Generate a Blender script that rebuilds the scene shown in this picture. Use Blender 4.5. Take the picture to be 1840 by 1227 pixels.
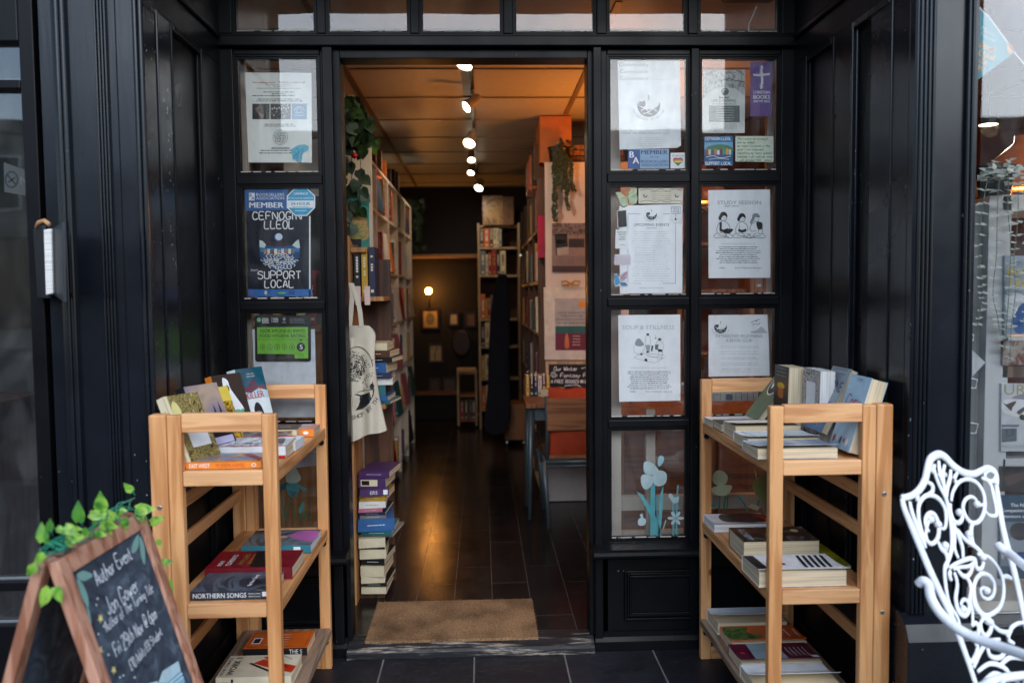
import bpy, math, random
from mathutils import Vector, Matrix
for o in list(bpy.data.objects): bpy.data.objects.remove(o)
C = bpy.context.scene.collection
SC = bpy.context.scene
R = math.radians
rnd = random.Random(7)
# ------------------------------------------------------------------ camera
FPX, YAW, PIT, ROLL = 1500.0, .036, .058, .010
CAM = Vector((0, -3.0, 1.31))
_f = Vector((math.sin(YAW)*math.cos(PIT), math.cos(YAW)*math.cos(PIT), -math.sin(PIT)))
_r = Vector((math.cos(YAW), -math.sin(YAW), 0)); _u = _r.cross(_f)
_c, _s = math.cos(ROLL), math.sin(ROLL)
cd = bpy.data.cameras.new('camera'); cam = bpy.data.objects.new('camera', cd); C.objects.link(cam)
# image x axis (to the right) and image y axis (up) in the world, after the small roll
def ray(px, py):
    a, b = px-920, py-613.5
    X = _c*a - _s*b; Y = _s*a + _c*b
    return _f*FPX + _r*X - _u*Y
ex = (ray(921, 613.5)-ray(920, 613.5)).normalized(); ey = (ray(920, 612.5)-ray(920, 613.5)).normalized()
Mc = Matrix((ex, ey, -_f)).transposed().to_4x4(); Mc.translation = CAM
cam.matrix_world = Mc
cd.sensor_width = 36; cd.lens = FPX/1840*36; cd.clip_start = .05; cd.clip_end = 500
cd.dof.use_dof = True; cd.dof.focus_distance = 2.95; cd.dof.aperture_fstop = 2.2
SC.camera = cam
# ------------------------------------------------------------------ world, sun, exposure
w = bpy.data.worlds.new("World"); SC.world = w; w.use_nodes = True
nt = w.node_tree; nt.nodes.clear()
sky = nt.nodes.new('ShaderNodeTexSky'); sky.sky_type = 'NISHITA'; sky.sun_disc = False
sky.sun_elevation = R(27); sky.sun_rotation = R(166); sky.air_density = 1.0; sky.dust_density = .6; sky.ozone_density = 1.5
bg = nt.nodes.new('ShaderNodeBackground'); bg.inputs[1].default_value = .13
wo = nt.nodes.new('ShaderNodeOutputWorld')
nt.links.new(sky.outputs[0], bg.inputs[0]); nt.links.new(bg.outputs[0], wo.inputs[0])
sd = bpy.data.lights.new('sun', 'SUN'); sd.energy = 2.0; sd.angle = R(75); sd.color = (.86, .93, 1)
so = bpy.data.objects.new('sun', sd); C.objects.link(so)
so.rotation_euler = (R(63), 0, R(14))
SC.view_settings.view_transform = 'Standard'; SC.view_settings.look = 'None'
SC.view_settings.exposure = 0.92; SC.view_settings.gamma = 1.0
SC.cycles.use_denoising = True
SC.cycles.max_bounces = 10; SC.cycles.transparent_max_bounces = 24
SC.cycles.sample_clamp_indirect = 6.0
# ------------------------------------------------------------------ helpers
def hexc(h):
    h = h.lstrip('#'); o = []
    for i in (0, 2, 4):
        v = int(h[i:i+2], 16)/255; o.append(v/12.92 if v <= .04045 else ((v+.055)/1.055)**2.4)
    return tuple(o)
_m = {}
def newmat(name):
    m = bpy.data.materials.new(name); m.use_nodes = True
    return m, m.node_tree, m.node_tree.nodes['Principled BSDF']
def N(nt, t, **k):
    n = nt.nodes.new(t)
    for a, b in k.items(): setattr(n, a, b)
    return n
def ramp(nt, fac, stops):
    r = N(nt, 'ShaderNodeValToRGB'); nt.links.new(fac, r.inputs[0])
    e = r.color_ramp.elements
    while len(e) < len(stops): e.new(.5)
    for q, (p, c) in zip(e, stops): q.position = p; q.color = (*c, 1) if len(c) == 3 else c
    return r.outputs[0]
def coord(nt, scale=(1, 1, 1), rot=(0, 0, 0), loc=(0, 0, 0), kind='Object'):
    g = N(nt, 'ShaderNodeTexCoord') if kind != 'World' else N(nt, 'ShaderNodeNewGeometry')
    mp = N(nt, 'ShaderNodeMapping'); mp.inputs['Scale'].default_value = scale; mp.inputs['Rotation'].default_value = rot; mp.inputs['Location'].default_value = loc
    nt.links.new(g.outputs['Position' if kind == 'World' else kind], mp.inputs[0]); return mp.outputs[0]
def bump(nt, bs, h, strength=.3, dist=.002):
    b = N(nt, 'ShaderNodeBump'); b.inputs['Strength'].default_value = strength; b.inputs['Distance'].default_value = dist
    nt.links.new(h, b.inputs['Height']); nt.links.new(b.outputs[0], bs.inputs['Normal'])
def flat(h, rough=.5, key=None, metal=0, var=.12, spec=.5, emit=0):
    """a plain painted or printed surface with slight unevenness"""
    k = (h, rough, metal, var, emit, spec)
    if k in _m: return _m[k]
    c = hexc(h) if isinstance(h, str) else h
    m, t, b = newmat('surface_%d' % len(_m)); b.inputs['Roughness'].default_value = rough; b.inputs['Metallic'].default_value = metal
    b.inputs['Specular IOR Level'].default_value = spec
    no = N(t, 'ShaderNodeTexNoise'); no.inputs['Scale'].default_value = 22; no.inputs['Detail'].default_value = 5
    t.links.new(coord(t), no.inputs['Vector'])
    t.links.new(ramp(t, no.outputs[0], [(.3, tuple(x*(1-var) for x in c)), (.7, tuple(min(1, x*(1+var)) for x in c))]), b.inputs['Base Color'])
    if emit:
        b.inputs['Emission Color'].default_value = (*c, 1); b.inputs['Emission Strength'].default_value = emit
    _m[k] = m; return m
def pic(name, cols, scale=18, rough=.35, dist=1.5, tex='noise'):
    """a printed picture read as blotches of its main colours"""
    if name in _m: return _m[name]
    m, t, b = newmat(name); b.inputs['Roughness'].default_value = rough
    if tex == 'noise':
        n = N(t, 'ShaderNodeTexNoise'); n.inputs['Distortion'].default_value = dist; n.inputs['Detail'].default_value = 4
    else: n = N(t, 'ShaderNodeTexVoronoi')
    n.inputs['Scale'].default_value = scale
    t.links.new(coord(t), n.inputs['Vector'])
    k = len(cols); lo, hi = (.3, .7) if tex == 'noise' else (0, .8)
    t.links.new(ramp(t, n.outputs[0], [(lo+(hi-lo)*i/(k-1), hexc(c)) for i, c in enumerate(cols)]), b.inputs['Base Color'])
    _m[name] = m; return m
def mk_paint(name, c, rough, chips=.0, coat=.0, spec=.5):
    m, t, b = newmat(name)
    v = coord(t, kind='World')
    n1 = N(t, 'ShaderNodeTexNoise'); n1.inputs['Scale'].default_value = 5; n1.inputs['Detail'].default_value = 6; t.links.new(v, n1.inputs['Vector'])
    base = ramp(t, n1.outputs[0], [(.3, tuple(x*.8 for x in c)), (.7, tuple(x*1.25 for x in c))])
    n2 = N(t, 'ShaderNodeTexNoise'); n2.inputs['Scale'].default_value = 95; n2.inputs['Detail'].default_value = 2; t.links.new(coord(t, (1, 1, .6), kind='World'), n2.inputs['Vector'])
    if chips:
        n4 = N(t, 'ShaderNodeTexNoise'); n4.inputs['Scale'].default_value = 3.2; t.links.new(coord(t, (1, 1, .5), loc=(3, 1, 2), kind='World'), n4.inputs['Vector'])
        mu = N(t, 'ShaderNodeMath', operation='MULTIPLY_ADD'); t.links.new(n4.outputs[0], mu.inputs[0]); mu.inputs[1].default_value = .55; t.links.new(n2.outputs[0], mu.inputs[2])
        mask = ramp(t, mu.outputs[0], [(1.058-chips*.02, (0, 0, 0)), (1.066-chips*.02, (1, 1, 1))]) if False else None
        gt = N(t, 'ShaderNodeMath', operation='GREATER_THAN'); t.links.new(mu.outputs[0], gt.inputs[0]); gt.inputs[1].default_value = 1.118-chips*.015; mask = gt.outputs[0]
        mx = N(t, 'ShaderNodeMix', data_type='RGBA'); t.links.new(mask, mx.inputs[0]); t.links.new(base, mx.inputs[6]); mx.inputs[7].default_value = (.32, .33, .34, 1)
        t.links.new(mx.outputs[2], b.inputs['Base Color'])
    else: t.links.new(base, b.inputs['Base Color'])
    t.links.new(ramp(t, n1.outputs[0], [(.3, (rough*.8,)*3), (.7, (rough*1.3,)*3)]), b.inputs['Roughness'])
    n3 = N(t, 'ShaderNodeTexNoise'); n3.inputs['Scale'].default_value = 60; n3.inputs['Detail'].default_value = 3; t.links.new(coord(t, (1, 1, .08), kind='World'), n3.inputs['Vector'])
    bump(t, b, n3.outputs[0], .25, .0015)
    b.inputs['Specular IOR Level'].default_value = spec
    return m
PAINT = mk_paint('navy_black_paint', (.0055, .0072, .0115), .24, 1.0, .25, .42)
PAINTK = mk_paint('black_paint', (.0045, .0047, .006), .34, .6, .1, .17)
PAINTW = mk_paint('white_inner_paint', (.5, .46, .4), .5)
def mk_wood(name, c1, c2, axis, sc=1.0, rough=.5):
    m, t, b = newmat(name); s = [34*sc]*3; s[axis] = 2.2*sc
    no = N(t, 'ShaderNodeTexNoise'); no.inputs['Scale'].default_value = 1; no.inputs['Detail'].default_value = 7; no.inputs['Distortion'].default_value = .7
    t.links.new(coord(t, tuple(s), kind='World'), no.inputs['Vector'])
    s2 = [5*sc]*3; s2[axis] = 1.2
    n2 = N(t, 'ShaderNodeTexNoise'); n2.inputs['Scale'].default_value = 1; n2.inputs['Detail'].default_value = 3; t.links.new(coord(t, tuple(s2), kind='World'), n2.inputs['Vector'])
    a = ramp(t, no.outputs[0], [(.30, tuple(q*.84 for q in c1)), (.42, c1), (.55, c2), (.63, tuple(q*.9 for q in c2)), (.75, c2)])
    mx = N(t, 'ShaderNodeMix', data_type='RGBA', blend_type='MULTIPLY'); mx.inputs[0].default_value = .8
    t.links.new(a, mx.inputs[6]); t.links.new(ramp(t, n2.outputs[0], [(.3, (.78, .71, .65)), (.5, (1, .97, .94)), (.72, (1.16, 1.14, 1.12))]), mx.inputs[7])
    # knots
    vo = N(t, 'ShaderNodeTexVoronoi'); vo.inputs['Scale'].default_value = 4.6; s3 = [1.6]*3; s3[axis] = .9; t.links.new(coord(t, tuple(s3), kind='World'), vo.inputs['Vector'])
    mk = N(t, 'ShaderNodeMix', data_type='RGBA', blend_type='MULTIPLY'); mk.inputs[0].default_value = 1
    t.links.new(mx.outputs[2], mk.inputs[6]); t.links.new(ramp(t, vo.outputs[0], [(.03, (.35, .22, .14)), (.07, (1, 1, 1))]), mk.inputs[7])
    t.links.new(mk.outputs[2], b.inputs['Base Color']); b.inputs['Roughness'].default_value = rough
    bump(t, b, no.outputs[0], .2, .001); return m
PZ = mk_wood('pine_upright', (.56, .24, .082), (.78, .40, .165), 2)
PX = mk_wood('pine_across', (.60, .275, .11), (.82, .45, .21), 0)
PY = mk_wood('pine_lengthwise', (.55, .235, .08), (.77, .39, .16), 1)
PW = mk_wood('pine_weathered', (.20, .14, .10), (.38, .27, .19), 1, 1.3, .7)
OZ = mk_wood('oak_upright', (.30, .13, .04), (.50, .25, .09), 2)
MAH = mk_wood('board_frame_wood', (.36, .15, .09), (.60, .32, .22), 2, 1.2)
DKW = mk_wood('dark_wood', (.05, .02, .01), (.12, .05, .022), 2)
WARM = mk_wood('warm_cabinet_wood', (.16, .06, .02), (.33, .14, .05), 2)
def mk_glass(name='window_glass', tint=(1, 1, 1), refl=1.0):
    m = bpy.data.materials.new(name); m.use_nodes = True; t = m.node_tree; t.nodes.clear()
    o = N(t, 'ShaderNodeOutputMaterial'); tr = N(t, 'ShaderNodeBsdfTransparent'); tr.inputs[0].default_value = (*tint, 1)
    g = N(t, 'ShaderNodeBsdfGlossy'); g.inputs['Roughness'].default_value = .01
    fr = N(t, 'ShaderNodeFresnel'); fr.inputs[0].default_value = 1.52
    ma = N(t, 'ShaderNodeMath', operation='MULTIPLY'); ma.inputs[1].default_value = refl; t.links.new(fr.outputs[0], ma.inputs[0])
    no = N(t, 'ShaderNodeTexNoise'); no.inputs['Scale'].default_value = 2.2; t.links.new(coord(t, kind='World'), no.inputs['Vector'])
    bp = N(t, 'ShaderNodeBump'); bp.inputs['Strength'].default_value = .06; bp.inputs['Distance'].default_value = .02; t.links.new(no.outputs[0], bp.inputs['Height']); t.links.new(bp.outputs[0], g.inputs['Normal'])
    mx = N(t, 'ShaderNodeMixShader'); t.links.new(ma.outputs[0], mx.inputs[0]); t.links.new(tr.outputs[0], mx.inputs[1]); t.links.new(g.outputs[0], mx.inputs[2])
    df = N(t, 'ShaderNodeBsdfDiffuse'); df.inputs[0].default_value = (.6, .6, .58, 1); n2 = N(t, 'ShaderNodeTexNoise'); n2.inputs['Scale'].default_value = 9; n2.inputs['Detail'].default_value = 7; n2.inputs['Distortion'].default_value = 1.5; t.links.new(coord(t, (1, 1, .5), kind='World'), n2.inputs['Vector'])
    m3 = N(t, 'ShaderNodeMixShader'); t.links.new(ramp(t, n2.outputs[0], [(.45, (0, 0, 0)), (.8, (.055, .055, .055))]), m3.inputs[0]); t.links.new(mx.outputs[0], m3.inputs[1]); t.links.new(df.outputs[0], m3.inputs[2])
    t.links.new(m3.outputs[0], o.inputs[0]); return m
GLASS = mk_glass(refl=1.0)
def mk_tiles(name, tw, tl, off, c1, c2, grout, rough, stag=.5, scuff=.0, gw=.004):
    """rectangular slate tiles whose long side runs into the shop"""
    m, t, b = newmat(name)
    v = coord(t, rot=(0, 0, R(90)), loc=(0, off, 0), kind='World')
    br = N(t, 'ShaderNodeTexBrick'); br.offset = stag; br.inputs['Scale'].default_value = 1; br.inputs['Mortar Size'].default_value = gw*.5; br.inputs['Mortar Smooth'].default_value = .2
    br.inputs['Brick Width'].default_value = tl; br.inputs['Row Height'].default_value = tw; br.inputs['Bias'].default_value = 0
    br.inputs['Color1'].default_value = (*c1, 1); br.inputs['Color2'].default_value = (*c2, 1); br.inputs['Mortar'].default_value = (*grout, 1)
    t.links.new(v, br.inputs['Vector'])
    n = N(t, 'ShaderNodeTexNoise'); n.inputs['Scale'].default_value = 7; n.inputs['Detail'].default_value = 9; n.inputs['Roughness'].default_value = .65; n.inputs['Distortion'].default_value = .6
    t.links.new(coord(t, kind='World'), n.inputs['Vector'])
    mx = N(t, 'ShaderNodeMix', data_type='RGBA', blend_type='MULTIPLY'); mx.inputs[0].default_value = 1
    t.links.new(br.outputs[0], mx.inputs[6]); t.links.new(ramp(t, n.outputs[0], [(.3, (.6, .6, .6)), (.72, (1.5, 1.5, 1.5))]), mx.inputs[7])
    out = mx.outputs[2]
    if scuff:
        n2 = N(t, 'ShaderNodeTexNoise'); n2.inputs['Scale'].default_value = 30; n2.inputs['Detail'].default_value = 8; n2.inputs['Distortion'].default_value = 2.5; n2.inputs['Roughness'].default_value = .7
        t.links.new(coord(t, (1, 2.2, 1), kind='World'), n2.inputs['Vector'])
        m2 = N(t, 'ShaderNodeMix', data_type='RGBA'); t.links.new(ramp(t, n2.outputs[0], [(.56, (0, 0, 0)), (.8, (scuff,)*3)]), m2.inputs[0]); t.links.new(out, m2.inputs[6]); m2.inputs[7].default_value = (.13, .15, .19, 1)
        out = m2.outputs[2]
    t.links.new(out, b.inputs['Base Color'])
    t.links.new(ramp(t, n.outputs[0], [(.3, (rough*.8,)*3), (.7, (rough*1.35,)*3)]), b.inputs['Roughness'])
    ad = N(t, 'ShaderNodeMath', operation='MULTIPLY_ADD'); t.links.new(br.outputs['Fac'], ad.inputs[0]); ad.inputs[1].default_value = -1.2; t.links.new(n.outputs[0], ad.inputs[2])
    b.inputs['Specular IOR Level'].default_value = .3
    bump(t, b, ad.outputs[0], .5, .003); return m
PAPER = flat('#f3f6f8', .55, var=.02); PAPER2 = flat('#dfe3dd', .55, var=.04); CREAM = flat('#dccfae', .6, var=.06); PAGES = None
INK = flat('#15161a', .5); GREYINK = flat('#8d9298', .5); LIGHTINK = flat('#b4bac0', .5); WHITE = flat('#eef0f0', .5, var=.02)
def mk_pages(name, c, axis_scale):
    m, t, b = newmat(name); n = N(t, 'ShaderNodeTexNoise'); n.inputs['Scale'].default_value = 1; n.inputs['Detail'].default_value = 2
    t.links.new(coord(t, axis_scale), n.inputs['Vector'])
    t.links.new(ramp(t, n.outputs[0], [(.3, tuple(x*.62 for x in c)), (.65, c)]), b.inputs['Base Color']); b.inputs['Roughness'].default_value = .8; return m
PG = mk_pages('page_edges_cream', (.74, .60, .40), (4, 4, 420)); PGW = mk_pages('page_edges_white', (.82, .80, .76), (4, 4, 420))

class MB:
    def __init__(s): s.v = []; s.f = []; s.mi = []; s.mats = []; s.M = None; s.uvs = None
    def mid(s, m):
        if m not in s.mats: s.mats.append(m)
        return s.mats.index(m)
    def add(s, vs, fs, m):
        k = len(s.v); i = s.mid(m)
        s.v += [(s.M @ Vector(v)) if s.M else Vector(v) for v in vs]
        s.f += [tuple(a+k for a in f) for f in fs]; s.mi += [i]*len(fs)
    def box(s, x0, x1, y0, y1, z0, z1, m, M=None):
        vs = [Vector((x, y, z)) for x in (x0, x1) for y in (y0, y1) for z in (z0, z1)]
        if M is not None: vs = [M @ v for v in vs]
        s.add(vs, [(0, 1, 3, 2), (4, 6, 7, 5), (0, 4, 5, 1), (2, 3, 7, 6), (0, 2, 6, 4), (1, 5, 7, 3)], m); return s
    def prism(s, poly, vec, m):
        """closed polygon of 3-D points pushed along vec"""
        n = len(poly); p = [Vector(a) for a in poly]; q = [a+Vector(vec) for a in p]
        s.add(p+q, [tuple(range(n))[::-1], tuple(range(n, 2*n))]+[(i, (i+1) % n, n+(i+1) % n, n+i) for i in range(n)], m); return s
    def tube(s, pts, r, m, n=8, taper=None):
        pts = [Vector(p) for p in pts]; vs = []; L = len(pts); up = Vector((.13, .21, .97))
        for i, p in enumerate(pts):
            d = (pts[min(i+1, L-1)]-pts[max(i-1, 0)]).normalized(); a = d.cross(up)
            if a.length < .05: a = d.cross(Vector((1, 0, 0)))
            a.normalize(); b = d.cross(a); rr = r if taper is None else r*taper[i]
            for k in range(n): t = 2*math.pi*k/n; vs.append(p+(a*math.cos(t)+b*math.sin(t))*rr)
        fs = [(i*n+k, i*n+(k+1) % n, (i+1)*n+(k+1) % n, (i+1)*n+k) for i in range(L-1) for k in range(n)]
        fs += [tuple(range(n))[::-1], tuple(range((L-1)*n, L*n))]
        s.add(vs, fs, m); return s
    def lathe(s, prof, m, M=None, n=20):
        vs = []; M = M or Matrix()
        for r, z in prof:
            for k in range(n): t = 2*math.pi*k/n; vs.append(M @ Vector((r*math.cos(t), r*math.sin(t), z)))
        L = len(prof); fs = [(i*n+k, i*n+(k+1) % n, (i+1)*n+(k+1) % n, (i+1)*n+k) for i in range(L-1) for k in range(n)]
        if prof[0][0] > 1e-4: fs.append(tuple(range(n))[::-1])
        if prof[-1][0] > 1e-4: fs.append(tuple(range((L-1)*n, L*n)))
        s.add(vs, fs, m); return s
    def build(s, name, parent=None, smooth=False, bevel=0, label=None, cat=None, group=None, kind=None, local=False, origin=None):
        me = bpy.data.meshes.new(name); o = bpy.data.objects.new(name, me); C.objects.link(o)
        vs = s.v
        if parent is not None:
            o.parent = parent; root = parent
            while root.parent: root = root.parent
            if not local:
                Mi = (Matrix.LocRotScale(root.location, root.rotation_euler, root.scale)).inverted(); vs = [Mi @ v for v in vs]
                if root != parent and root.type == 'MESH': pass
        elif not local:
            if origin is None:
                n = len(vs); origin = Vector((sum(v.x for v in vs)/n, sum(v.y for v in vs)/n, min(v.z for v in vs)))
            origin = Vector(origin); vs = [v-origin for v in vs]; o.location = origin
        me.from_pydata([tuple(v) for v in vs], [], s.f)
        for m in s.mats: me.materials.append(m)
        me.polygons.foreach_set('material_index', s.mi)
        me.update()
        if bevel:
            b = o.modifiers.new('bevel', 'BEVEL'); b.width = bevel; b.segments = 2; b.limit_method = 'ANGLE'; b.angle_limit = R(40)
        if smooth:
            for p in me.polygons: p.use_smooth = True
        tag(o, label, cat, group, kind); return o
def tag(o, label=None, cat=None, group=None, kind=None):
    if label: o['label'] = label
    if cat: o['category'] = cat
    if group: o['group'] = group
    if kind: o['kind'] = kind
    return o
def thing(name, loc, label, cat, group=None, M=None):
    o = bpy.data.objects.new(name, None); C.objects.link(o); o.empty_display_size = .1
    if M is not None:
        l, q, sc_ = M.decompose(); o.location = l; o.rotation_euler = q.to_euler()
    else: o.location = loc
    return tag(o, label, cat, group)
def bar(name, parent, x0, x1, y0, y1, z0, z1, m, bevel=.002, **k):
    return MB().box(x0, x1, y0, y1, z0, z1, m).build(name, parent, bevel=bevel, **k)
def smoothpts(p, k=5, closed=False):
    p = [Vector(a) for a in p]; n = len(p); out = []
    if n < 3: return p
    for i in range(n if closed else n-1):
        g = (lambda j: p[j % n]) if closed else (lambda j: p[max(0, min(n-1, j))])
        a, b, c, d = g(i-1), g(i), g(i+1), g(i+2)
        for j in range(k):
            t = j/k
            out.append(.5*((2*b)+(c-a)*t+(2*a-5*b+4*c-d)*t*t+(3*b-a-3*c+d)*t*t*t))
    if not closed: out.append(p[-1])
    else: out.append(out[0])
    return out
_tc = {}
def glyphs(txt):
    if txt in _tc: return _tc[txt]
    cu = bpy.data.curves.new('t', 'FONT'); cu.body = txt; cu.resolution_u = 2; cu.size = 1
    ob = bpy.data.objects.new('t', cu); me = bpy.data.meshes.new_from_object(ob)
    vs = [(v.co.x, v.co.y) for v in me.vertices]; fs = [tuple(p.vertices) for p in me.polygons]
    bpy.data.objects.remove(ob); bpy.data.curves.remove(cu); bpy.data.meshes.remove(me)
    _tc[txt] = (vs, fs); return _tc[txt]
SF = {k: v.split() for k, v in {
 'A':'022842 1434','B':'020838463505 3544433202','C':'4738180604123243','D':'02082846442202','E':'48080242 0535','F':'480802 0535','G':'473818060412324424','H':'0802 4842 0545','I':'2822','J':'3833221203','K':'0802 480542','L':'080242','M':'0208254842','N':'02084248','O':'183846443212040618','P':'02083847463505','Q':'183846443212040618 2341','R':'02083847463505 2542','S':'4738180706354443321203','T':'0848 2822','U':'080312324348','V':'082248','W':'0812263248','X':'0842 4802','Y':'082548 2522','Z':'08480242',
 'a':'351504031232 3532','b':'08023243443505','c':'351504031232','d':'38321203041535','e':'043435150403122232','f':'38281712 0525','g':'35150403133335 35312010','h':'0802 0415253432','i':'2522 2726','j':'251110 2726','k':'0802 350332','l':'181322','m':'0502 04152522 24354542','n':'0502 0415253432','o':'152534332212030415','p':'0500 05253433221203','q':'35150403123530','r':'0502 041525','s':'351504332202','t':'17132232 0525','u':'0503122232 3532','v':'051235','w':'0512243245','x':'0532 3502','y':'0513 350210','z':'05350232',
 '0':'183846443212040618','1':'072822','2':'071838470242','3':'073847252544320313','4':'3832 380444','5':'48080535443202','6':'38160312324344351504','7':'084812','8':'18384635150618 15444332120415','9':'451506071838474322','£':'47382817130242 0535','@':'3525142335 35334447381806031242','/':'0248',"'":'2826','&':'4216273615031233','.':'2223','-':'0535',',':'2211','!':'2824 2322',':':'2324 2627','?':'071838472524 2322'}.items()}
def strokes_of(ch):
    out = []
    for st in SF.get(ch, []):
        st = st[:len(st)//2*2]; out.append([(int(st[i]), int(st[i+1])) for i in range(0, len(st), 2)])
    return out
class Plane:
    """a flat face in the world: origin, two directions along it and the normal towards the viewer"""
    def __init__(s, O, U, V, step=.0004):
        s.O = Vector(O); s.U = Vector(U).normalized(); s.V = Vector(V).normalized(); s.N = s.U.cross(s.V); s.step = step
    def px(s, px, py):
        d = ray(px, py); t = (s.O-CAM).dot(s.N)/d.dot(s.N); q = CAM+d*t-s.O
        return (q.dot(s.U), q.dot(s.V))
    def pt(s, u, v, l=0): return s.O+s.U*u+s.V*v+s.N*(l*s.step)
class Ink:
    """draws flat marks on a Plane into a mesh; coordinates go through conv (photo pixels, crop pixels or metres)"""
    def __init__(s, mb, pl, conv=None, unit=1.0): s.mb = mb; s.pl = pl; s.conv = conv or (lambda a, b: (a, b)); s.k = unit
    def poly(s, pts, m, l=1):
        q = [s.pl.pt(*s.conv(*p), l) for p in pts]; s.mb.add(q, [tuple(range(len(q)))], m)
    def blob(s, pts, m, l=1, k=4): s.poly([(a.x, a.y) for a in smoothpts([(x, y, 0) for x, y in pts], k, True)[:-1]], m, l)
    def rect(s, x0, y0, x1, y1, m, l=1): s.poly([(x0, y1), (x1, y1), (x1, y0), (x0, y0)], m, l)
    def ell(s, x, y, rx, ry, m, l=1, n=20): s.poly([(x+rx*math.cos(2*math.pi*i/n), y+ry*math.sin(2*math.pi*i/n)) for i in range(n)], m, l)
    def ring(s, x, y, rx, ry, w, m, l=1, a0=0, a1=360, n=28):
        s.line([(x+rx*math.cos(R(a0+(a1-a0)*i/n)), y+ry*math.sin(R(a0+(a1-a0)*i/n))) for i in range(n+1)], w, m, l)
    def line(s, pts, w, m, l=1, smooth=False):
        if smooth: pts = [(a.x, a.y) for a in smoothpts([(x, y, 0) for x, y in pts], 4)]
        uv = [Vector((*s.conv(*p), 0)) for p in pts]; w = w*s.k/2; vs = []; n = len(uv)
        for i in range(n):
            d = (uv[min(n-1, i+1)]-uv[max(0, i-1)])
            if d.length < 1e-9: d = Vector((1, 0, 0))
            d.normalize(); nn = Vector((-d.y, d.x, 0))*w
            vs += [s.pl.pt(uv[i].x+nn.x, uv[i].y+nn.y, l), s.pl.pt(uv[i].x-nn.x, uv[i].y-nn.y, l)]
        s.mb.add(vs, [(2*i, 2*i+1, 2*i+3, 2*i+2) for i in range(n-1)], m)
    def rows(s, x0, x1, y0, y1, n, w, m, l=1, seed=1, center=True, full=.97):
        """tiny body text, unreadable in the photograph, as broken rows"""
        rr = random.Random(seed)
        for i in range(n):
            y = y0+(y1-y0)*(i/(max(1, n-1))); L = (x1-x0)*rr.uniform(.8, 1)*full; a = (x0+x1)/2-L/2 if center else x0; x = a
            while x < a+L:
                q = min(a+L, x+(x1-x0)*rr.uniform(.03, .09)); s.line([(x, y), (q, y)], w*rr.uniform(.7, 1.2), m, l); x = q+(x1-x0)*.013
    def text(s, txt, x, y, m, h=None, w=None, align='l', l=1, rot=0, bold=0, shear=0):
        """print; (x, y) is the baseline start (or middle); h = capital height, w = width to fill"""
        vs, fs = glyphs(txt)
        if not vs: return
        x0 = min(v[0] for v in vs); x1 = max(v[0] for v in vs); W = x1-x0; sy = h/.70 if h else w/W; sx = (w/W) if w else sy
        flip = -1 if s.flip() else 1; ox = {'l': 0, 'c': -W*sx/2, 'r': -W*sx}[align]
        c, sn = math.cos(R(rot)), math.sin(R(rot)); out = []
        for vx, vy in vs:
            a = (vx-x0)*sx+ox+vy*sy*shear; b = vy*sy
            out.append((x+a*c+b*sn, y+(a*sn-b*c)) if flip < 0 else (x+a*c-b*sn, y+a*sn+b*c))
        offs = [(0, 0)] if not bold else [(0, 0), (bold*sx, 0)]
        for j, (dx, dy) in enumerate(offs):
            q = [s.pl.pt(*s.conv(a+dx, b+dy), l+j*.05) for a, b in out]; s.mb.add(q, fs, m)
    def flip(s):
        a = s.conv(0, 0); b = s.conv(0, 1); return b[1] < a[1]
    def hand(s, txt, x, y, m, h, w=None, lw=1, l=1, rot=0, jit=.25, align='l', slant=.12, seed=3):
        """pen, brush or chalk writing made of strokes"""
        rr = random.Random(seed); flip = -1 if s.flip() else 1; sy = h/6; adv = 0; st = []
        for ch in txt:
            if ch == ' ': adv += 3.4; continue
            ss = strokes_of(ch); mx = max([p[0] for q in ss for p in q] or [2])
            mn = min([p[0] for q in ss for p in q] or [0]); dy = rr.uniform(-jit, jit)
            for q in ss: st.append([(adv+a-mn+rr.uniform(-jit, jit)*.5+slant*b, b-2+dy+rr.uniform(-jit, jit)*.5) for a, b in q])
            adv += mx-mn+1.5
        sx = w/max(adv, 1) if w else sy*.75; ox = -adv*sx/2 if align == 'c' else 0; c, sn = math.cos(R(rot)), math.sin(R(rot))
        for q in st:
            pts = []
            for a, b in q:
                A, B = a*sx+ox, b*sy
                pts.append((x+A*c+B*sn, y+A*sn-B*c) if flip < 0 else (x+A*c-B*sn, y+A*sn+B*c))
            s.line(pts, lw, m, l, smooth=len(pts) > 2)
def crop(ox, oy, k): return lambda a, b: (ox+a/k, oy+b/k)
def pxink(mb, pl, cr=None, d=3.0):
    cr = cr or (lambda a, b: (a, b))
    a, b = cr(0, 0), cr(1, 0)
    return Ink(mb, pl, lambda x, y: pl.px(*cr(x, y)), (b[0]-a[0])*d/FPX)
class SInk(Ink):
    """Ink on a book: x along 0..1, y across 0..1 (asp = length of y over length of x)"""
    def text(s, txt, x, y, m, h=None, w=None, align='l', l=1, rot=0, bold=0, shear=0):
        vs, fs = glyphs(txt); x0 = min(v[0] for v in vs); W = max(v[0] for v in vs)-x0; sy = h*s.asp/.70; sx = w/W if w else sy
        ox = {'l': 0, 'c': -W*sx/2, 'r': -W*sx}[align]; c, sn = math.cos(R(rot)), math.sin(R(rot))
        q = [((a-x0)*sx+ox, b*sy) for a, b in vs]
        for k in ([0, bold*sx] if bold else [0]): s.mb.add([s.pl.pt(*s.conv(x+(p+k)*c-r*sn, y+((p+k)*sn+r*c)/s.asp), l+(.05 if k else 0)) for p, r in q], fs, m)
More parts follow.
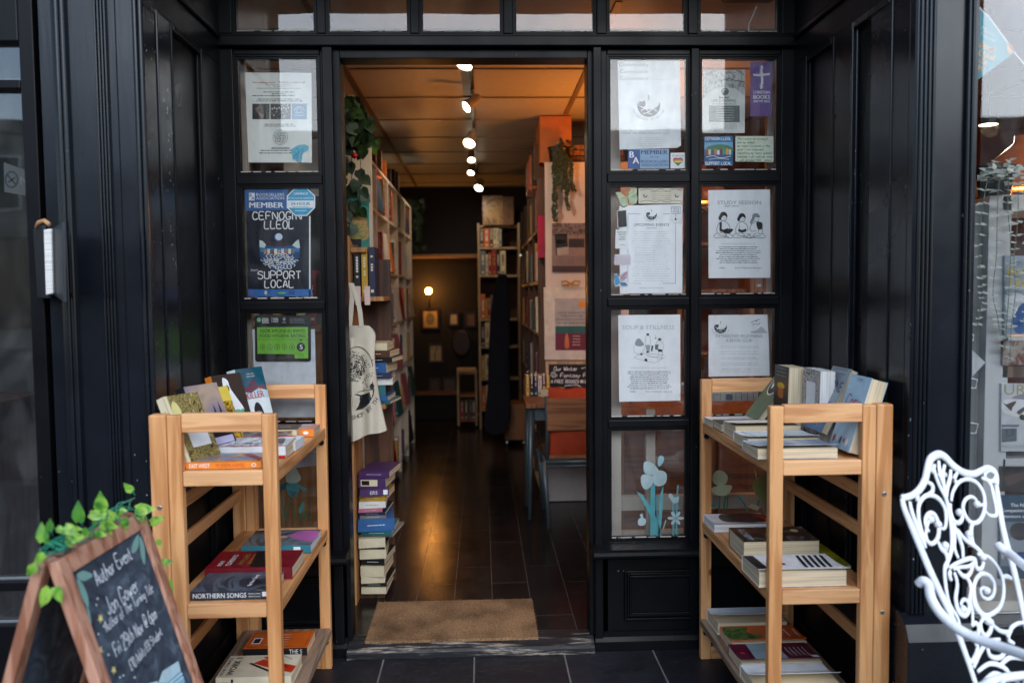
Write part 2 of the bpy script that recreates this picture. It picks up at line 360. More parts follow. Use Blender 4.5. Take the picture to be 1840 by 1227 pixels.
# ================================================================== SETTING
def XZ(px, py, Y):
    d = ray(px, py); t = (Y-CAM.y)/d.y; q = CAM+d*t; return q.x, q.z
OUT = mk_tiles('outside_slate', .326, .62, .367, (.014, .014, .018), (.021, .021, .026), (.17, .165, .16), .42, .35, .8, .007)
INN = mk_tiles('inside_slate', .158, .6, .128, (.011, .008, .0075), (.017, .0125, .0115), (.09, .08, .072), .19, .37, .15, .0035)
def rough_sheet(name, x0, x1, y0, y1, z, m):
    mb = MB(); mb.box(x0, x1, y0, y1, z-.2, z, m); return mb.build(name, kind='structure')
rough_sheet('pavement', -6, 6, -4.4, .0, 0, OUT)
road_m = flat('#3a3b3d', .85); rough_sheet('road', -40, 40, -18, -4.4, -.1, road_m)
rough_sheet('far_pavement', -40, 40, -20, -18, .02, flat('#77746f', .8))
rough_sheet('ground', -60, 60, -60, 60, -.35, flat('#55544f', .9))
rough_sheet('shop_floor', -1.5, 4.2, .0, 5.75, .04, INN)
CEIL = flat('#c6c0b4', .42, var=.05)
cl = MB().box(-1.5, 4.2, .12, 5.75, 2.38, 2.42, CEIL).box(-1.5, 4.2, .10, .12, 2.376, 2.8, CEIL).build('ceiling', kind='structure')
gm = flat('#8c7a62', .35, metal=.3)
g = MB()
for k in range(9): g.box(-1.5, 4.2, .46+.585*k, .475+.585*k, 2.374, 2.379, gm)
for x in (-1.78, -.63, .52, 1.67, 2.82): g.box(x-.012, x+.012, .12, 5.7, 2.372, 2.3785, gm)
g.build('grid_bar', cl)
# opposite side of the street, seen only as reflections in the glass and gloss paint
bm_ = MB(); pale = flat('#a8a296', .8, var=.08); stone2 = flat('#9a9488', .8); wg = flat('#14171b', .1)
op = thing('terrace_building', (0, -20.00, 0), 'pale rendered terrace building across the street, seen only as reflections', 'building')
MB().box(-26, 26, -23.00, -20.00, 0, 5.4, pale).build('wall', op)
MB().box(-26.2, 26.2, -20.35, -19.90, 5.4, 5.7, stone2).build('cornice', op)
MB().box(-26, 26, -19.99, -19.90, 2.9, 3.15, stone2).build('string_course', op)
for x in range(-24, 25, 3):
    wn = MB().box(x-.55, x+.55, -19.97, -19.93, 3.5, 4.9, flat('#e4e2dc', .5)).build('window', op)
    MB().box(x-.47, x+.47, -19.96, -19.92, 3.58, 4.82, wg).build('pane', wn)
    if x % 2 == 0:
        wn = MB().box(x-1.2, x+1.2, -19.98, -19.93, .5, 2.8, flat('#3d2f28', .5)).build('shop_window', op)
        MB().box(x-1.1, x+1.1, -19.96, -19.91, .6, 2.7, wg).build('pane', wn)
    else: MB().box(x-.5, x+.5, -19.98, -19.90, 0, 2.4, flat('#6b1e1a', .4)).build('door', op)
# ------------------------------------------------------------------ the shop's own shell
def wall(name, label, x0, x1, y0, y1, z0, z1, m, **k):
    return MB().box(x0, x1, y0, y1, z0, z1, m).build(name, label=label, cat='wall', **k)
DARKW = flat('#0e0d10', .8, var=.1); DARKU = flat('#2c2d33', .8, var=.1)
bw = thing('back_wall', (0, 5.65, 0), 'dark charcoal wall at the far end of the shop with a pale ledge across it', 'wall')
MB().box(-1.5, 4.2, 5.6, 5.7, .0, 1.69, DARKW).build('lower_wall', bw)
MB().box(-1.5, 4.2, 5.5, 5.7, 1.705, 2.4, DARKU).build('upper_wall', bw)
MB().box(-.95, -.03, 5.44, 5.6, 1.672, 1.7045, flat('#b99064', .5)).build('ledge', bw)
MB().box(-.95, -.03, 5.575, 5.6, .045, .075, flat('#8a6a48', .5)).build('skirting', bw)
wall('side_wall', 'dark brown inner wall behind the white bookcase', -1.5, -1.42, .1, 5.6, 0, 2.4, flat('#3a2a1f', .8))
wall('side_wall', 'terracotta orange inner wall far beyond the window posters', 3.4, 3.5, -.7, 5.6, 0, 2.6, flat('#8a4a26', .8))
wall('partition_wall', 'brown partition wall standing behind the poster windows of the shop', 1.02, 3.4, 2.9, 3.0, .04, 2.378, flat('#6e3d20', .8))
sf = thing('shopfront', (.1, 0, 0), 'black painted timber shopfront round the open doorway with small paned windows', 'shopfront')
ZR = [(1.745, 2.135), (1.30, 1.687), (.858, 1.245), (.41, .805)]
PL = (-.842, -.571); PR1 = (.468, .739); PR2 = (.797, 1.066)
def post(x0, x1, y0=-.01, y1=.07, z0=.0, z1=2.1695, name='post', m=PAINTK): return bar(name, sf, x0, x1, y0, y1, z0, z1, m, .003)
post(-.935, -.856); post(-.557, -.487, y0=0, y1=.09); post(-.545, -.510, y0=-.028, y1=-.002, z1=2.1692)
post(.385, .455, y0=0, y1=.09); post(.402, .432, y0=-.028, y1=-.002, z1=2.1692); post(.753, .783, y0=-.018); post(1.08, 1.165)
def rails(x0, x1):
    for a, b in ((1.687, 1.745), (1.245, 1.30), (.805, .858)):
        bar('rail', sf, x0, x1, -.006, .06, a+.013, b-.013, PAINTK, .003)
    bar('rail', sf, x0, x1, -.004, .07, .345, .397, PAINTK, .003); bar('rail', sf, x0, x1, -.004, .07, 2.148, 2.17, PAINTK, .003)
rails(-.856, -.557); rails(.455, .753); rails(.783, 1.08)
def sash(xr, zr, top=False):
    """glazing bead round one pane and the pane itself; bead profile steps back to the glass"""
    mb = MB(); x0, x1 = xr; z0, z1 = zr; e = .0145
    for k, (yy, o) in enumerate(((-.001, e), (.004, e*.55))):
        a, b = (o, o-e*.45) if k == 0 else (o, 0)
        mb.box(x0-a, x0-b, yy, .03, z0-a, z1+a, PAINTK); mb.box(x1+b, x1+a, yy, .03, z0-a, z1+a, PAINTK)
        mb.box(x0-b, x1+b, yy, .03, z0-a, z0-b, PAINTK); mb.box(x0-b, x1+b, yy, .03, z1+b, z1+a, PAINTK)
    s = mb.build('sash', sf)
    MB().box(x0-.003, x1+.003, .0062, .0085, z0-.003, z1+.003, GLASS).build('pane', s)
    # thin run of cracked putty showing pale along the lower edge
    pm = MB(); pr = random.Random(int((x0*31+z0*17)*100))
    a = x0
    while a < x1-.01:
        b = min(x1, a+pr.uniform(.01, .05)); pm.box(a, b, .0030, .0058, z0-.002, z0+pr.uniform(.0005, .0028), flat('#b6aca0', .8)); a = b+pr.uniform(0, .03)
    pm.build('putty', s)
for xr in (PL, PR1, PR2):
    for zr in ZR: sash(xr, zr)
# transom
bar('transom_rail', sf, -.91, 1.135, -.035, .09, 2.170, 2.206, PAINTK, .004)
bar('head_rail', sf, -.935, 1.165, -.012, .08, 2.2065, 2.218, PAINTK, .002)
bar('door_head', sf, -.487, .385, .0, .09, 2.137, 2.1695, PAINTK, .002)
TM = [(XZ(a, 40, 0)[0], XZ(b, 40, 0)[0]) for a, b in ((563, 592), (731, 760), (898, 928), (1065, 1096), (1229, 1260))]
xs = [-.842]+[v for ab in TM for v in ab]+[1.067]
for a, b in TM: bar('glazing_bar', sf, a+.013, b-.013, -.012, .06, 2.2185, 2.62, PAINTK, .003)
post(-.935, -.856, z0=2.2185, z1=2.62); post(1.08, 1.165, z0=2.2185, z1=2.62)
for i in range(6): sash((xs[2*i], xs[2*i+1]), (2.232, 2.60))
bar('fascia', sf, -.9, 1.125, -.02, .09, 2.6205, 3.1, PAINTK)
MB().box(-1.9, 3.0, -.84, -.03, 2.625, 2.66, PAINTK).build('soffit', sf)
MB().box(-2.6, 4.2, -.95, -.8405, 2.605, 3.4, PAINT).build('signboard', sf)
# stall risers
def riser(x0, x1, px0, px1):
    bar('stall_riser', sf, x0, x1, .0, .07, .0, .344, PAINTK, .002)
    s = MB(); 
    prof = [(.0, .356), (-.078, .356), (-.088, .362), (-.091, .372), (-.088, .383), (-.078, .390), (.0, .396)]
    s.prism([(x0-.012, y-.0045, z) for y, z in prof], (x1-x0+.024, 0, 0), PAINTK); s.build('sill', sf, bevel=.002)
    pm = MB(); z0, z1 = .105, .290
    for k, (g_, hgt) in enumerate(((0, .016), (.011, .009), (.019, .014))):
        a0, a1, b0, b1 = px0+g_, px1-g_, z0+g_, z1-g_; t_ = .008
        for q in ((a0, a0+t_, b0, b1), (a1-t_, a1, b0, b1), (a0+t_, a1-t_, b0, b0+t_), (a0+t_, a1-t_, b1-t_, b1)):
            pm.box(q[0], q[1], -hgt, .001, q[2], q[3], PAINTK)
    pm.build('panel_moulding', sf, bevel=.002)
    k = MB(); k.prism([(x0, y, z) for y, z in ((-.001, 0), (-.034, 0), (-.034, .035), (-.026, .05), (-.01, .062), (-.001, .064))], (x1-x0, 0, 0), PAINTK); k.build('skirting', sf, bevel=.002)
riser(.40, 1.124, .512, 1.01); riser(-.898, -.50, -.86, -.56)
# threshold with worn paint
tm, tt, tb = newmat('worn_threshold_paint')
n1 = N(tt, 'ShaderNodeTexNoise'); n1.inputs['Scale'].default_value = 5; n1.inputs['Detail'].default_value = 8; n1.inputs['Roughness'].default_value = .7; tt.links.new(coord(tt, (1, 9, 9), kind='World'), n1.inputs['Vector'])
tt.links.new(ramp(tt, n1.outputs[0], [(.50, (.010, .010, .012)), (.56, (.06, .055, .05)), (.62, (.32, .27, .22))]), tb.inputs['Base Color']); tb.inputs['Roughness'].default_value = .6
bump(tt, tb, n1.outputs[0], .6, .003)
th = MB(); th.prism([(-.50, y, z) for y, z in ((.05, 0), (-.055, 0), (-.055, .022), (-.048, .032), (-.03, .038), (-.012, .047), (.05, .052))], (.897, 0, 0), tm); th.build('threshold', sf, bevel=.002)
# reveal walls with panels
def reeds(x, y, w, n, h):
    """plan points of n half-round reeds between x and x+w, standing h proud of y"""
    o = []
    for i in range(n):
        for k in range(7):
            t = math.pi*k/6; r = w/n/2; o.append((x+w/n*(i+.5)-r*.96*math.cos(t), y-h*math.sin(t)))
    return o
def reveal(side, xf, yf, name, label, beads, panels):
    t = thing(name, (xf, yf/2, 0), label, 'wall')
    s = side
    bx = lambda nm, x0, x1, y0, y1, z0, z1, b=.002: bar(nm, t, min(x0, x1), max(x0, x1), y0, y1, z0, z1, PAINT if y1 < -.4 else PAINTK, b)
    bx('backing_board', xf+s*.016, xf+s*.075, yf+.03, -.012, 0, 2.62)
    ys = [yf+.03]+[v for p in panels for v in p]+[-.012]
    for i in range(0, len(ys), 2): bx('stile', xf, xf+s*.0165, ys[i], ys[i+1], .36, 2.11)
    bx('top_rail', xf, xf+s*.0165, yf+.03, -.012, 2.1105, 2.195); bx('cornice_bead', xf-s*.012, xf+s*.0165, yf+.03, -.036, 2.1955, 2.215, .005)
    bx('frieze_board', xf, xf+s*.0165, yf+.03, -.012, 2.2155, 2.62); bx('lower_rail', xf, xf+s*.0165, yf+.03, -.012, .14, .3595); bx('skirting', xf-s*.012, xf+s*.0165, yf+.03, -.036, 0, .1395, .006)
    for y0, y1 in panels:
        m = MB(); mat_ = PAINT if y1 < -.3 else PAINTK
        for (a, b, c_) in ((y0, y0+.012, .012), (y0+.012, y0+.02, .004), (y1-.012, y1, .012), (y1-.02, y1-.012, .004)):
            m.box(min(xf-s*.004, xf+s*.016), max(xf-s*.004, xf+s*.016), a, b, .36, 2.11, mat_) if c_ > .01 else m.box(min(xf+s*.006, xf+s*.016), max(xf+s*.006, xf+s*.016), a, b, .36, 2.11, mat_)
        m.box(min(xf-s*.004, xf+s*.016), max(xf-s*.004, xf+s*.016), y0+.02, y1-.02, 2.09, 2.11, mat_)
        m.box(min(xf-s*.004, xf+s*.016), max(xf-s*.004, xf+s*.016), y0+.02, y1-.02, .36, .38, mat_)
        m.build('panel_bead', t, bevel=.003)
    return t
reveal(-1, -.90, -.75, 'panelled_wall', 'black panelled side wall of the recess behind the bookcase with the chalkboard beside it', None, [(-.715, -.575), (-.475, -.20)])
reveal(1, 1.125, -.85, 'panelled_wall', 'black panelled side wall of the recess between the poster windows and the white chair', None, [(-.73, -.475), (-.35, -.115)])
# pilasters: one plan profile pushed up
def pilaster(name, label, prof, back, loc):
    t = thing(name, loc, label, 'pilaster')
    m = MB(); poly = [(x, y, .445) for x, y in prof]+[(x, y, .445) for x, y in back]
    m.prism(poly, (0, 0, 2.3), PAINT); m.build('shaft', t)
    return t
XL = lambda px: XZ(px, 300, -.75)[0]; XR = lambda px: XZ(px, 300, -.85)[0]
pl = [(XL(62), -.70), (XL(100), -.70), (XL(100), -.745)]+reeds(XL(106), -.748, XL(127)-XL(106), 2, .007)+[(XL(129), -.738), (XL(177), -.738)]+reeds(XL(177), -.745, XL(200)-XL(177), 4, .008)+[(XL(201), -.742), (XL(213), -.742), (XL(214), -.738), (XL(243), -.738)]+reeds(XL(245), -.742, XL(264)-XL(245), 2, .008)+[(-.899, -.73)]
pt_ = pilaster('pilaster', 'navy black moulded pilaster between the glazed door and the recess, beside the chalkboard', pl, [(-.899, -.60), (XL(62), -.60)], (-1.0, -.7, 0))
pr = [(1.126, -.60), (1.126, -.846), (XR(1646), -.85)]+reeds(XR(1648), -.85, XR(1678)-XR(1648), 4, .008)+[(XR(1679), -.842), (XR(1733), -.842)]+reeds(XR(1733), -.848, XR(1748)-XR(1733), 2, .009)+[(XR(1750), -.845), (XR(1756), -.845)]
pt2 = pilaster('pilaster', 'navy black moulded pilaster beside the white metal chair and the shop window', pr, [(XR(1756), -.60)], (1.2, -.8, 0))
def plinth(t, x0, x1, y, yb):
    m = MB(); m.prism([(x0, yb, 0), (x0, y, 0), (x0, y, .385), (x0, y+.02, .425), (x0, y+.055, .4445), (x0, yb, .4445)], (x1-x0, 0, 0), PAINT); m.build('plinth', t, bevel=.003)
plinth(pt_, XL(100), -.885, -.80, -.60); plinth(pt2, 1.108, XR(1752), -.90, -.60)
# neighbouring glazed door on the left
dr = thing('glazed_door', (-1.5, -.68, 0), 'narrow black glazed door at the edge of the shopfront with a no smoking sticker', 'door')
xg = XZ(43, 300, -.70)[0]; xo = XZ(70, 300, -.70)[0]
zz = [XZ(30, y, -.70)[1] for y in (75, 143, 160, 1044, 1062, 1122)]
bar('stile', dr, xg, xo-.001, -.70, -.64, .0, 2.7, PAINTK, .003); bar('stile', dr, xg-.75, xg-.62, -.70, -.64, .0, 2.7, PAINTK, .003)
for a, b in ((zz[0], 2.7), (zz[2], zz[1]), (zz[4], zz[3]), (0, zz[5])): bar('rail', dr, xg-.6195, xg-.0005, -.70, -.64, a, b, PAINTK, .004)
for a, b in ((zz[1], zz[0]), (zz[3], zz[2]), (zz[5], zz[4])):
    MB().box(xg-.61, xg-.002, -.672, -.668, a+.001, b-.001, mk_glass('street_glass', refl=1.8) if 'sg' not in _m else _m['sg']).build('pane', dr)
    m = MB(); cm = flat('#8b9093', .4, metal=.4); m.box(xg-.007, xg-.001, -.682, -.674, a, b, cm); m.box(xg-.61, xg-.0075, -.682, -.674, a, a+.005, cm); m.build('glazing_bead', dr)
wall('inner_wall', 'dark inner wall glimpsed through the narrow glazed door', -2.4, -1.0, .0, .08, 0, 2.7, flat('#2a2620', .8))
MB().box(-2.3, -1.55, -.35, -.05, .0, .95, DKW).box(-2.32, -1.53, -.37, -.03, .95, .98, DKW).build('dark_cabinet', label='low dark cabinet standing behind the narrow glazed door', cat='cabinet')
# right-hand shop window
sw = thing('shop_window', (1.9, -.8, 0), 'large display window beyond the white metal chair with a white inner frame', 'window')
xw = XZ(1756, 500, -.82)[0]; zs = XZ(1800, 1108, -.85)[1]
MB().box(xw, xw+1.6, -.825, -.821, zs, 2.6, mk_glass('display_glass', refl=1.0)).build('pane', sw)
bar('sill', sw, xw, xw+1.6, -.90, -.77, zs-.035, zs-.002, PAINT, .004); bar('stall_riser', sw, xw, xw+1.6, -.84, -.78, 0, zs-.036, PAINT)
bar('end_post', sw, xw+1.6, xw+1.7, -.86, -.78, 0, 2.6, PAINT)
wf = MB(); zb = XZ(1800, 1090, -.80)[1]
bar('inner_sill', sw, xw+.001, xw+1.6, -.815, -.70, zs, zs+.03, PAINTW, .003)
# no smoking sticker
pn = Plane((0, -.6735, 0), (1, 0, 0), (0, 0, 1)); mb = MB(); ik = pxink(mb, pn, d=2.33)
ik.poly([(7, 292), (46, 306), (46, 352), (8, 345)], flat('#3c403f', .5)); ik.ring(21, 323, 11, 14, 3, INK, 2); ik.line([(13, 314), (29, 332)], 3, INK, 2); ik.line([(15, 328), (28, 319)], 3, INK, 2); ik.text('N', 37, 332, flat('#55595a', .5), h=14, l=2)
mb.build('no_smoking_sticker', label='grey square no smoking sticker inside the narrow glazed door', cat='sticker')
# book shaped door handle
hb = thing('door_pull', (*XZ(88, 540, -.74)[:1], -.74, 1.30), 'open book shaped door pull with black covers and white pages on the narrow door', 'door handle')
H = lambda x, y, Y: Vector((XZ(x, y, Y)[0], Y, XZ(x, y, Y)[1]))
m = MB(); a, b, c_, d_ = H(59, 412, -.72), H(76, 404, -.80), H(86, 536, -.80), H(67, 535, -.72)
m.prism([a, b, c_, d_], (.006, .006, 0), flat('#0c1220', .4)); m.build('cover', hb, bevel=.001)
m = MB(); m.prism([H(93, 412, -.80), H(111, 399, -.86), H(114, 543, -.86), H(95, 528, -.80)], (.007, .004, 0), flat('#1b2029', .4)); m.build('cover', hb, bevel=.001)
m = MB(); m.prism([H(78, 413, -.815), H(92, 411, -.815), H(95, 527, -.815), H(82, 530, -.815)], (0, .09, 0), PGW); m.build('pages', hb, bevel=.002)
m = MB(); m.tube([H(66, 409, -.76), H(70, 400, -.77), H(80, 397, -.78), H(88, 403, -.79)], .006, flat('#b98a5c', .6)); m.build('wooden_rod', hb, smooth=True)
# ================================================================== RACKS
STEEL = flat('#9a9a98', .35, metal=.8); BLK = flat('#111214', .5); SHZ = (.853, .500, .150)
def rack(name, label, xin, xout, s):
    """xin: aisle side x, xout: side against the wall; s = +1 if the wall is towards +x"""
    t = thing(name, ((xin+xout)/2, -.45, 0), label, 'bookshelf', 'folding wooden bookshelves outside the shop')
    def b(nm, xa, xb, y0, y1, z0, z1, m, bev=.003, par=None): return bar(nm, par or t, min(xa, xb), max(xa, xb), y0, y1, z0, z1, m, bev)
    for y0, y1 in ((-.815, -.789), (-.121, -.095)):
        far = y0 > -.5
        b('post', xin, xin+s*.037, y0, y1, .0, 1.001, PZ); b('post', xout-s*.082, xout-s*.0455, y0, y1, .0, 1.001, PZ)
        st = b('back_stile', xout-s*.0445, xout, y0-.002, y1+.012, .0, 1.003, PZ, .004)
        for z in (.76, .435) if not far else ():
            k = MB(); k.lathe([(0, 0), (.0062, 0), (.0062, .0012), (.0045, .002), (0, .0014)], STEEL, Matrix.Translation((xout-s*.022, y0-.0022, z)) @ Matrix.Rotation(R(90), 4, 'X'), 14)
            k.box(xout-s*.022-.0045, xout-s*.022+.0045, y0-.0047, y0-.0041, z-.0006, z+.0006, BLK); k.build('screw', st)
        x0, x1 = xin+s*.0375, xout-s*.0825
        b('end_rail', x0, x1, y0+.002, y1-.002, .955, 1.005 if not far else 1.003, PX); b('end_rail', x0, x1, y0+.002, y1-.002, .0, .045, PX)
        for z in SHZ: 
            if z > .2: b('end_rail', x0, x1, y0+.002, y1-.002, z-.040, z, PX)
    for i, z in enumerate(SHZ):
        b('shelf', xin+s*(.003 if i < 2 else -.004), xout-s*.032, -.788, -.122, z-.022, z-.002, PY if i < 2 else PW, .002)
        b('shelf_lip', xin+s*.003, xin+s*.0155, -.788, -.122, z-.036, z-.0225, PY, .002)
    for z in (.735, .625, .43, .315, .93, .06): b('back_slat', xout-s*.030, xout-s*.018, -.788, -.108, z-.0185, z+.0185, PY, .002)
    for z in SHZ:
        k = MB(); k.lathe([(0, -.004), (.009, -.004), (.009, .004), (0, .004)], BLK, Matrix.Translation((xin+s*.0165, -.1225, z-.052)) @ Matrix.Rotation(R(90), 4, 'X'), 12)
        k.box(xin+s*.0165-.005, xin+s*.0165+.005, -.1265, -.1225, z-.052, z-.03, BLK); k.build('shelf_bracket', t)
    return t
rack('folding_bookshelf', 'pine folding bookshelf by the chalkboard sign, with upright crime novels on its top shelf', -.541, -.868, -1)
rack('folding_bookshelf', 'pine folding bookshelf beside the white metal chair, with fanned leaning books on its top shelf', .766, 1.100, 1)
# ================================================================== BOOKS
def frame(P, X, Y, Z=None):
    X = Vector(X).normalized(); Y = Vector(Y); Y = (Y-X*Y.dot(X)).normalized(); Z = X.cross(Y)
    M = Matrix((X, Y, Z)).transposed().to_4x4(); M.translation = Vector(P); return M
def book(name, label, M, W, H, T, cov, deco=None, spine=None, page=None, curl=0, back=None, group=None, spm=None, bend=1.8, open_=0):
    """local axes: x from spine to fore edge, y up the spine, z through the thickness, front cover on top"""
    t = thing(name, None, label, 'book', group, M=M); page = page or PG; ct = .0011; spm = spm or cov; back = back or cov
    p = MB(); p.box(ct*1.3, W-.002, .0015, H-.0015, ct, T-ct, page); pp = p.build('pages', t, local=True)
    c = MB(); n = 8
    def zc(x): q = max(0, x/W-.35)/.65; return T+curl*(q**bend)
    c.box(0, W, 0, H, 0, ct, back); c.box(0, ct, 0, H, ct, T-ct, spm)
    for i in range(n):
        xa, xb = W*i/n, W*(i+1)/n; za, zb = zc(xa), zc(xb)
        c.add([(xa, 0, za-ct), (xb, 0, zb-ct), (xb, H, zb-ct), (xa, H, za-ct), (xa, 0, za), (xb, 0, zb), (xb, H, zb), (xa, H, za)],
              [(0, 3, 2, 1), (4, 5, 6, 7), (0, 1, 5, 4), (3, 7, 6, 2)]+([(0, 4, 7, 3)] if i == 0 else [])+([(1, 2, 6, 5)] if i == n-1 else []), cov)
    class CP(Plane):
        def pt(s, u, v, l=0): return Vector((u, v, zc(u)+l*.0003))
    if deco:
        di = SInk(c, CP((0, 0, 0), (1, 0, 0), (0, 1, 0)), lambda a, b: (a*W, b*H), W); di.asp = H/W; deco(di, W, H)
    if spine:
        si = SInk(c, Plane((0, H, 0), (0, -1, 0), (0, 0, 1), .0003), lambda a, b: (a*H, b*T), T); si.asp = T/H; spine(si, H, T)
    c.build('cover', t, local=True); return t
def flat_spine_front(x, y, z, rot=0):
    """lying flat, spine towards the street (-y); H runs along world +x... spine text reads left to right"""
    # local x -> world +y, local y -> world -x, so local (H) starts at the right end
    a = R(rot); return frame((x, y, z), (-math.sin(a), math.cos(a), 0), (-math.cos(a), -math.sin(a), 0))
def flat_any(x, y, z, rot):
    a = R(rot); return frame((x, y, z), (math.cos(a), math.sin(a), 0), (-math.sin(a), math.cos(a), 0))
def AT(px, py, z):
    d = ray(px, py); t = (z-CAM.z)/d.z; q = CAM+d*t; return q.x, q.y
def tl(txt, x, y, w=None, h=None, m=WHITE, al='l', **k): return lambda i, W, H: i.text(txt, x, y, m, h=h, w=w, align=al, **k)
ORG = flat('#e8862c', .35); RED = flat('#c81e26', .35); NAVY = flat('#151c2c', .3); DGR = flat('#1f2224', .35); TEAL = flat('#1f6f80', .35); PURP = flat('#4a3470', .35)
Z1, Z2, Z3 = .8535, .5005, .1485
OG = 'books lying and standing on the folding bookshelves'
# ---- left rack, top shelf
book('book', 'orange paperback lying flat at street end of top shelf, author and title on spine', flat_spine_front(-.588, -.787, Z1), .129, .198, .018, pic('print_exit', ['#d88a3a', '#6d7fa0', '#d9a05a', '#b53a30', '#c9ced6'], 9),
     deco=lambda i, W, H: (i.rect(.0, 0, .08, 1, ORG), i.rect(.2, .1, .5, .6, flat('#8a97b4', .4)), i.poly([(.1, .05), (.3, .02), (.9, .3), (.8, .4)], flat('#a3202a', .4), 2)),
     spine=lambda i, W, H: (i.rect(0, 0, 1, 1, ORG, .5), i.text('EXIT WEST', .045, .2, WHITE, h=.6, w=.27), i.text('MOHSIN HAMID', .40, .2, flat('#c8401c', .4), h=.6, w=.38), i.ell(.90, .5, .03, .27, WHITE, 2), i.ell(.90, .5, .02, .18, flat('#d9722a', .4), 3)), group=OG, spm=ORG)
book('book', 'white paperback with drawn room on its cover and bright red spine, top shelf', flat_spine_front(-.556, -.652, Z1), .142, .232, .034, pic('print_plan', ['#e9e9ea', '#f1f1f2', '#8b9098', '#efefef', '#d7dade'], 11, dist=3),
     deco=lambda i, W, H: (i.rect(0, 0, .07, 1, RED), i.rect(.93, 0, 1, 1, RED), i.ell(.35, .5, .05, .06, DGR, 2), i.poly([(.25, .06), (.75, .1), (.8, .28), (.3, .22)], flat('#5a6066', .4), 2), i.line([(.2, .3), (.7, .4), (.6, .7), (.25, .65)], .012, DGR, 2), i.line([(.3, .9), (.8, .7)], .01, GREYINK, 2)), spm=flat('#e9e9e9', .4),
     spine=lambda i, W, H: (i.rect(0, 0, 1, .22, RED, 1),), group=OG, curl=.004)
book('book', 'dark grey and red covered paperback behind the red edged one on the top shelf', flat_spine_front(-.600, -.49, Z1), .13, .205, .030, pic('print_dusk', ['#22262a', '#3c4446', '#5f1c24', '#8a9a94', '#1b1d20'], 7), group=OG, spm=DGR)
book('book', 'chocolate brown paperback reaching towards the doorway edge of the top shelf', flat_any(-.735, -.375, Z1, 3), .15, .10, .036, pic('print_choc', ['#2b211e', '#3a2d29', '#33261f'], 5), deco=tl('PARIS', .6, .4, h=.08, w=.22), group=OG)
book('book', 'small white spined book standing out over the edge of the top shelf', frame((-.546, -.45, Z1), (-1, .05, 0), (-.05, -1, 0)), .12, .10, .028, flat('#e4e6e6', .4), group=OG, page=PGW)
book('book', 'small orange spined paperback at the far end of the top shelf', flat_spine_front(-.546, -.30, Z1), .11, .18, .024, pic('print_lilac', ['#8d8aa0', '#b4b6c4', '#c96f4a', '#9a98ac'], 8), spine=lambda i, W, H: (i.rect(0, 0, 1, 1, ORG, .5), i.text('101', .62, .25, flat('#5a2c10', .4), h=.45), i.ell(.85, .5, .05, .22, WHITE, 2)), spm=ORG, group=OG)
def lean_l(y, xb, lean, H, **k):
    X = Vector((.40, .92, 0)).normalized(); n = Vector((X.y, -X.x, 0)); up = -n*lean+Vector((0, 0, math.sqrt(H*H-lean*lean)))
    return dict(M=frame((xb, y, Z1), X, up), H=H, **k)
L = lean_l(-.778, -.800, .080, .196); book('book', 'cream novel with yellow green tree picture, nearest the street of the upright row', L['M'], .128, L['H'], .026, pic('print_tree', ['#2c2418', '#5a4a28', '#a8985a', '#3a2e20', '#c9b878', '#4a3824'], 46, dist=2.5),
     deco=lambda i, W, H: (i.rect(0, 0, .1, 1, CREAM), i.ell(.22, .75, .12, .16, flat('#d9cf8a', .4), 2), i.rect(.3, .22, .85, .5, WHITE, 2)), spm=CREAM, spine=lambda i, W, H: i.text('SEVEN FALLEN', .2, .3, flat('#b9a678'), h=.4, w=.6), group=OG)
L = lean_l(-.668, -.795, .075, .205); book('book', 'thick black novel with dusk city skyline and tall towers on its cover', L['M'], .132, L['H'], .036, pic('print_sunset', ['#2c2c3a', '#4a4a60', '#85788a', '#b09a84', '#4a4a60'], 4.5, dist=.4),
     deco=lambda i, W, H: (i.poly([(0, 0), (1, 0), (1, .50), (.88, .52), (.84, .74), (.8, .52), (.72, .5), (.67, .70), (.62, .48), (.42, .46), (.3, .44), (.27, .80), (.24, .44), (.1, .46), (0, .44)], NAVY), i.rect(.05, .12, .95, .22, flat('#b9b4d0', .4), 2)), spm=DGR, group=OG)
L = lean_l(-.552, -.785, .065, .186); book('book', 'yellow and black paperback with white splash, third in the upright row', L['M'], .112, L['H'], .024, pic('print_gold', ['#151515', '#1a1a1a', '#d9b22c', '#1c1c1c', '#c79a3a', '#e8e0c0'], 16, dist=3),
     deco=lambda i, W, H: i.rect(.0, .75, 1, 1, flat('#e0c552', .4)), group=OG)
L = lean_l(-.430, -.800, .062, .212); book('book', 'charcoal novel with pale sketched man and teal lettering, orange spine', L['M'], .132, L['H'], .028, pic('print_char', ['#232628', '#2e3133', '#26282b'], 6),
     deco=lambda i, W, H: (i.blob([(.35, .95), (.5, .9), (.52, .78), (.66, .62), (.8, .45), (.7, .4), (.45, .45), (.3, .55), (.38, .7), (.3, .82)], WHITE), i.blob([(.42, .84), (.48, .8), (.46, .74), (.4, .78)], DGR, 2), i.hand('JACK KEROUAC', .2, .38, flat('#4fb89a', .4), .06, w=.6, lw=.03, l=3, jit=.1), i.hand('and the hippos', .4, .24, flat('#4fb89a', .4), .05, w=.5, lw=.02, l=3), i.hand('LAST WORDS', .45, .04, WHITE, .1, w=.5, lw=.04, l=3)), spm=ORG, spine=lambda i, W, H: i.text('PENGUIN', .3, .3, INK, h=.4), group=OG)
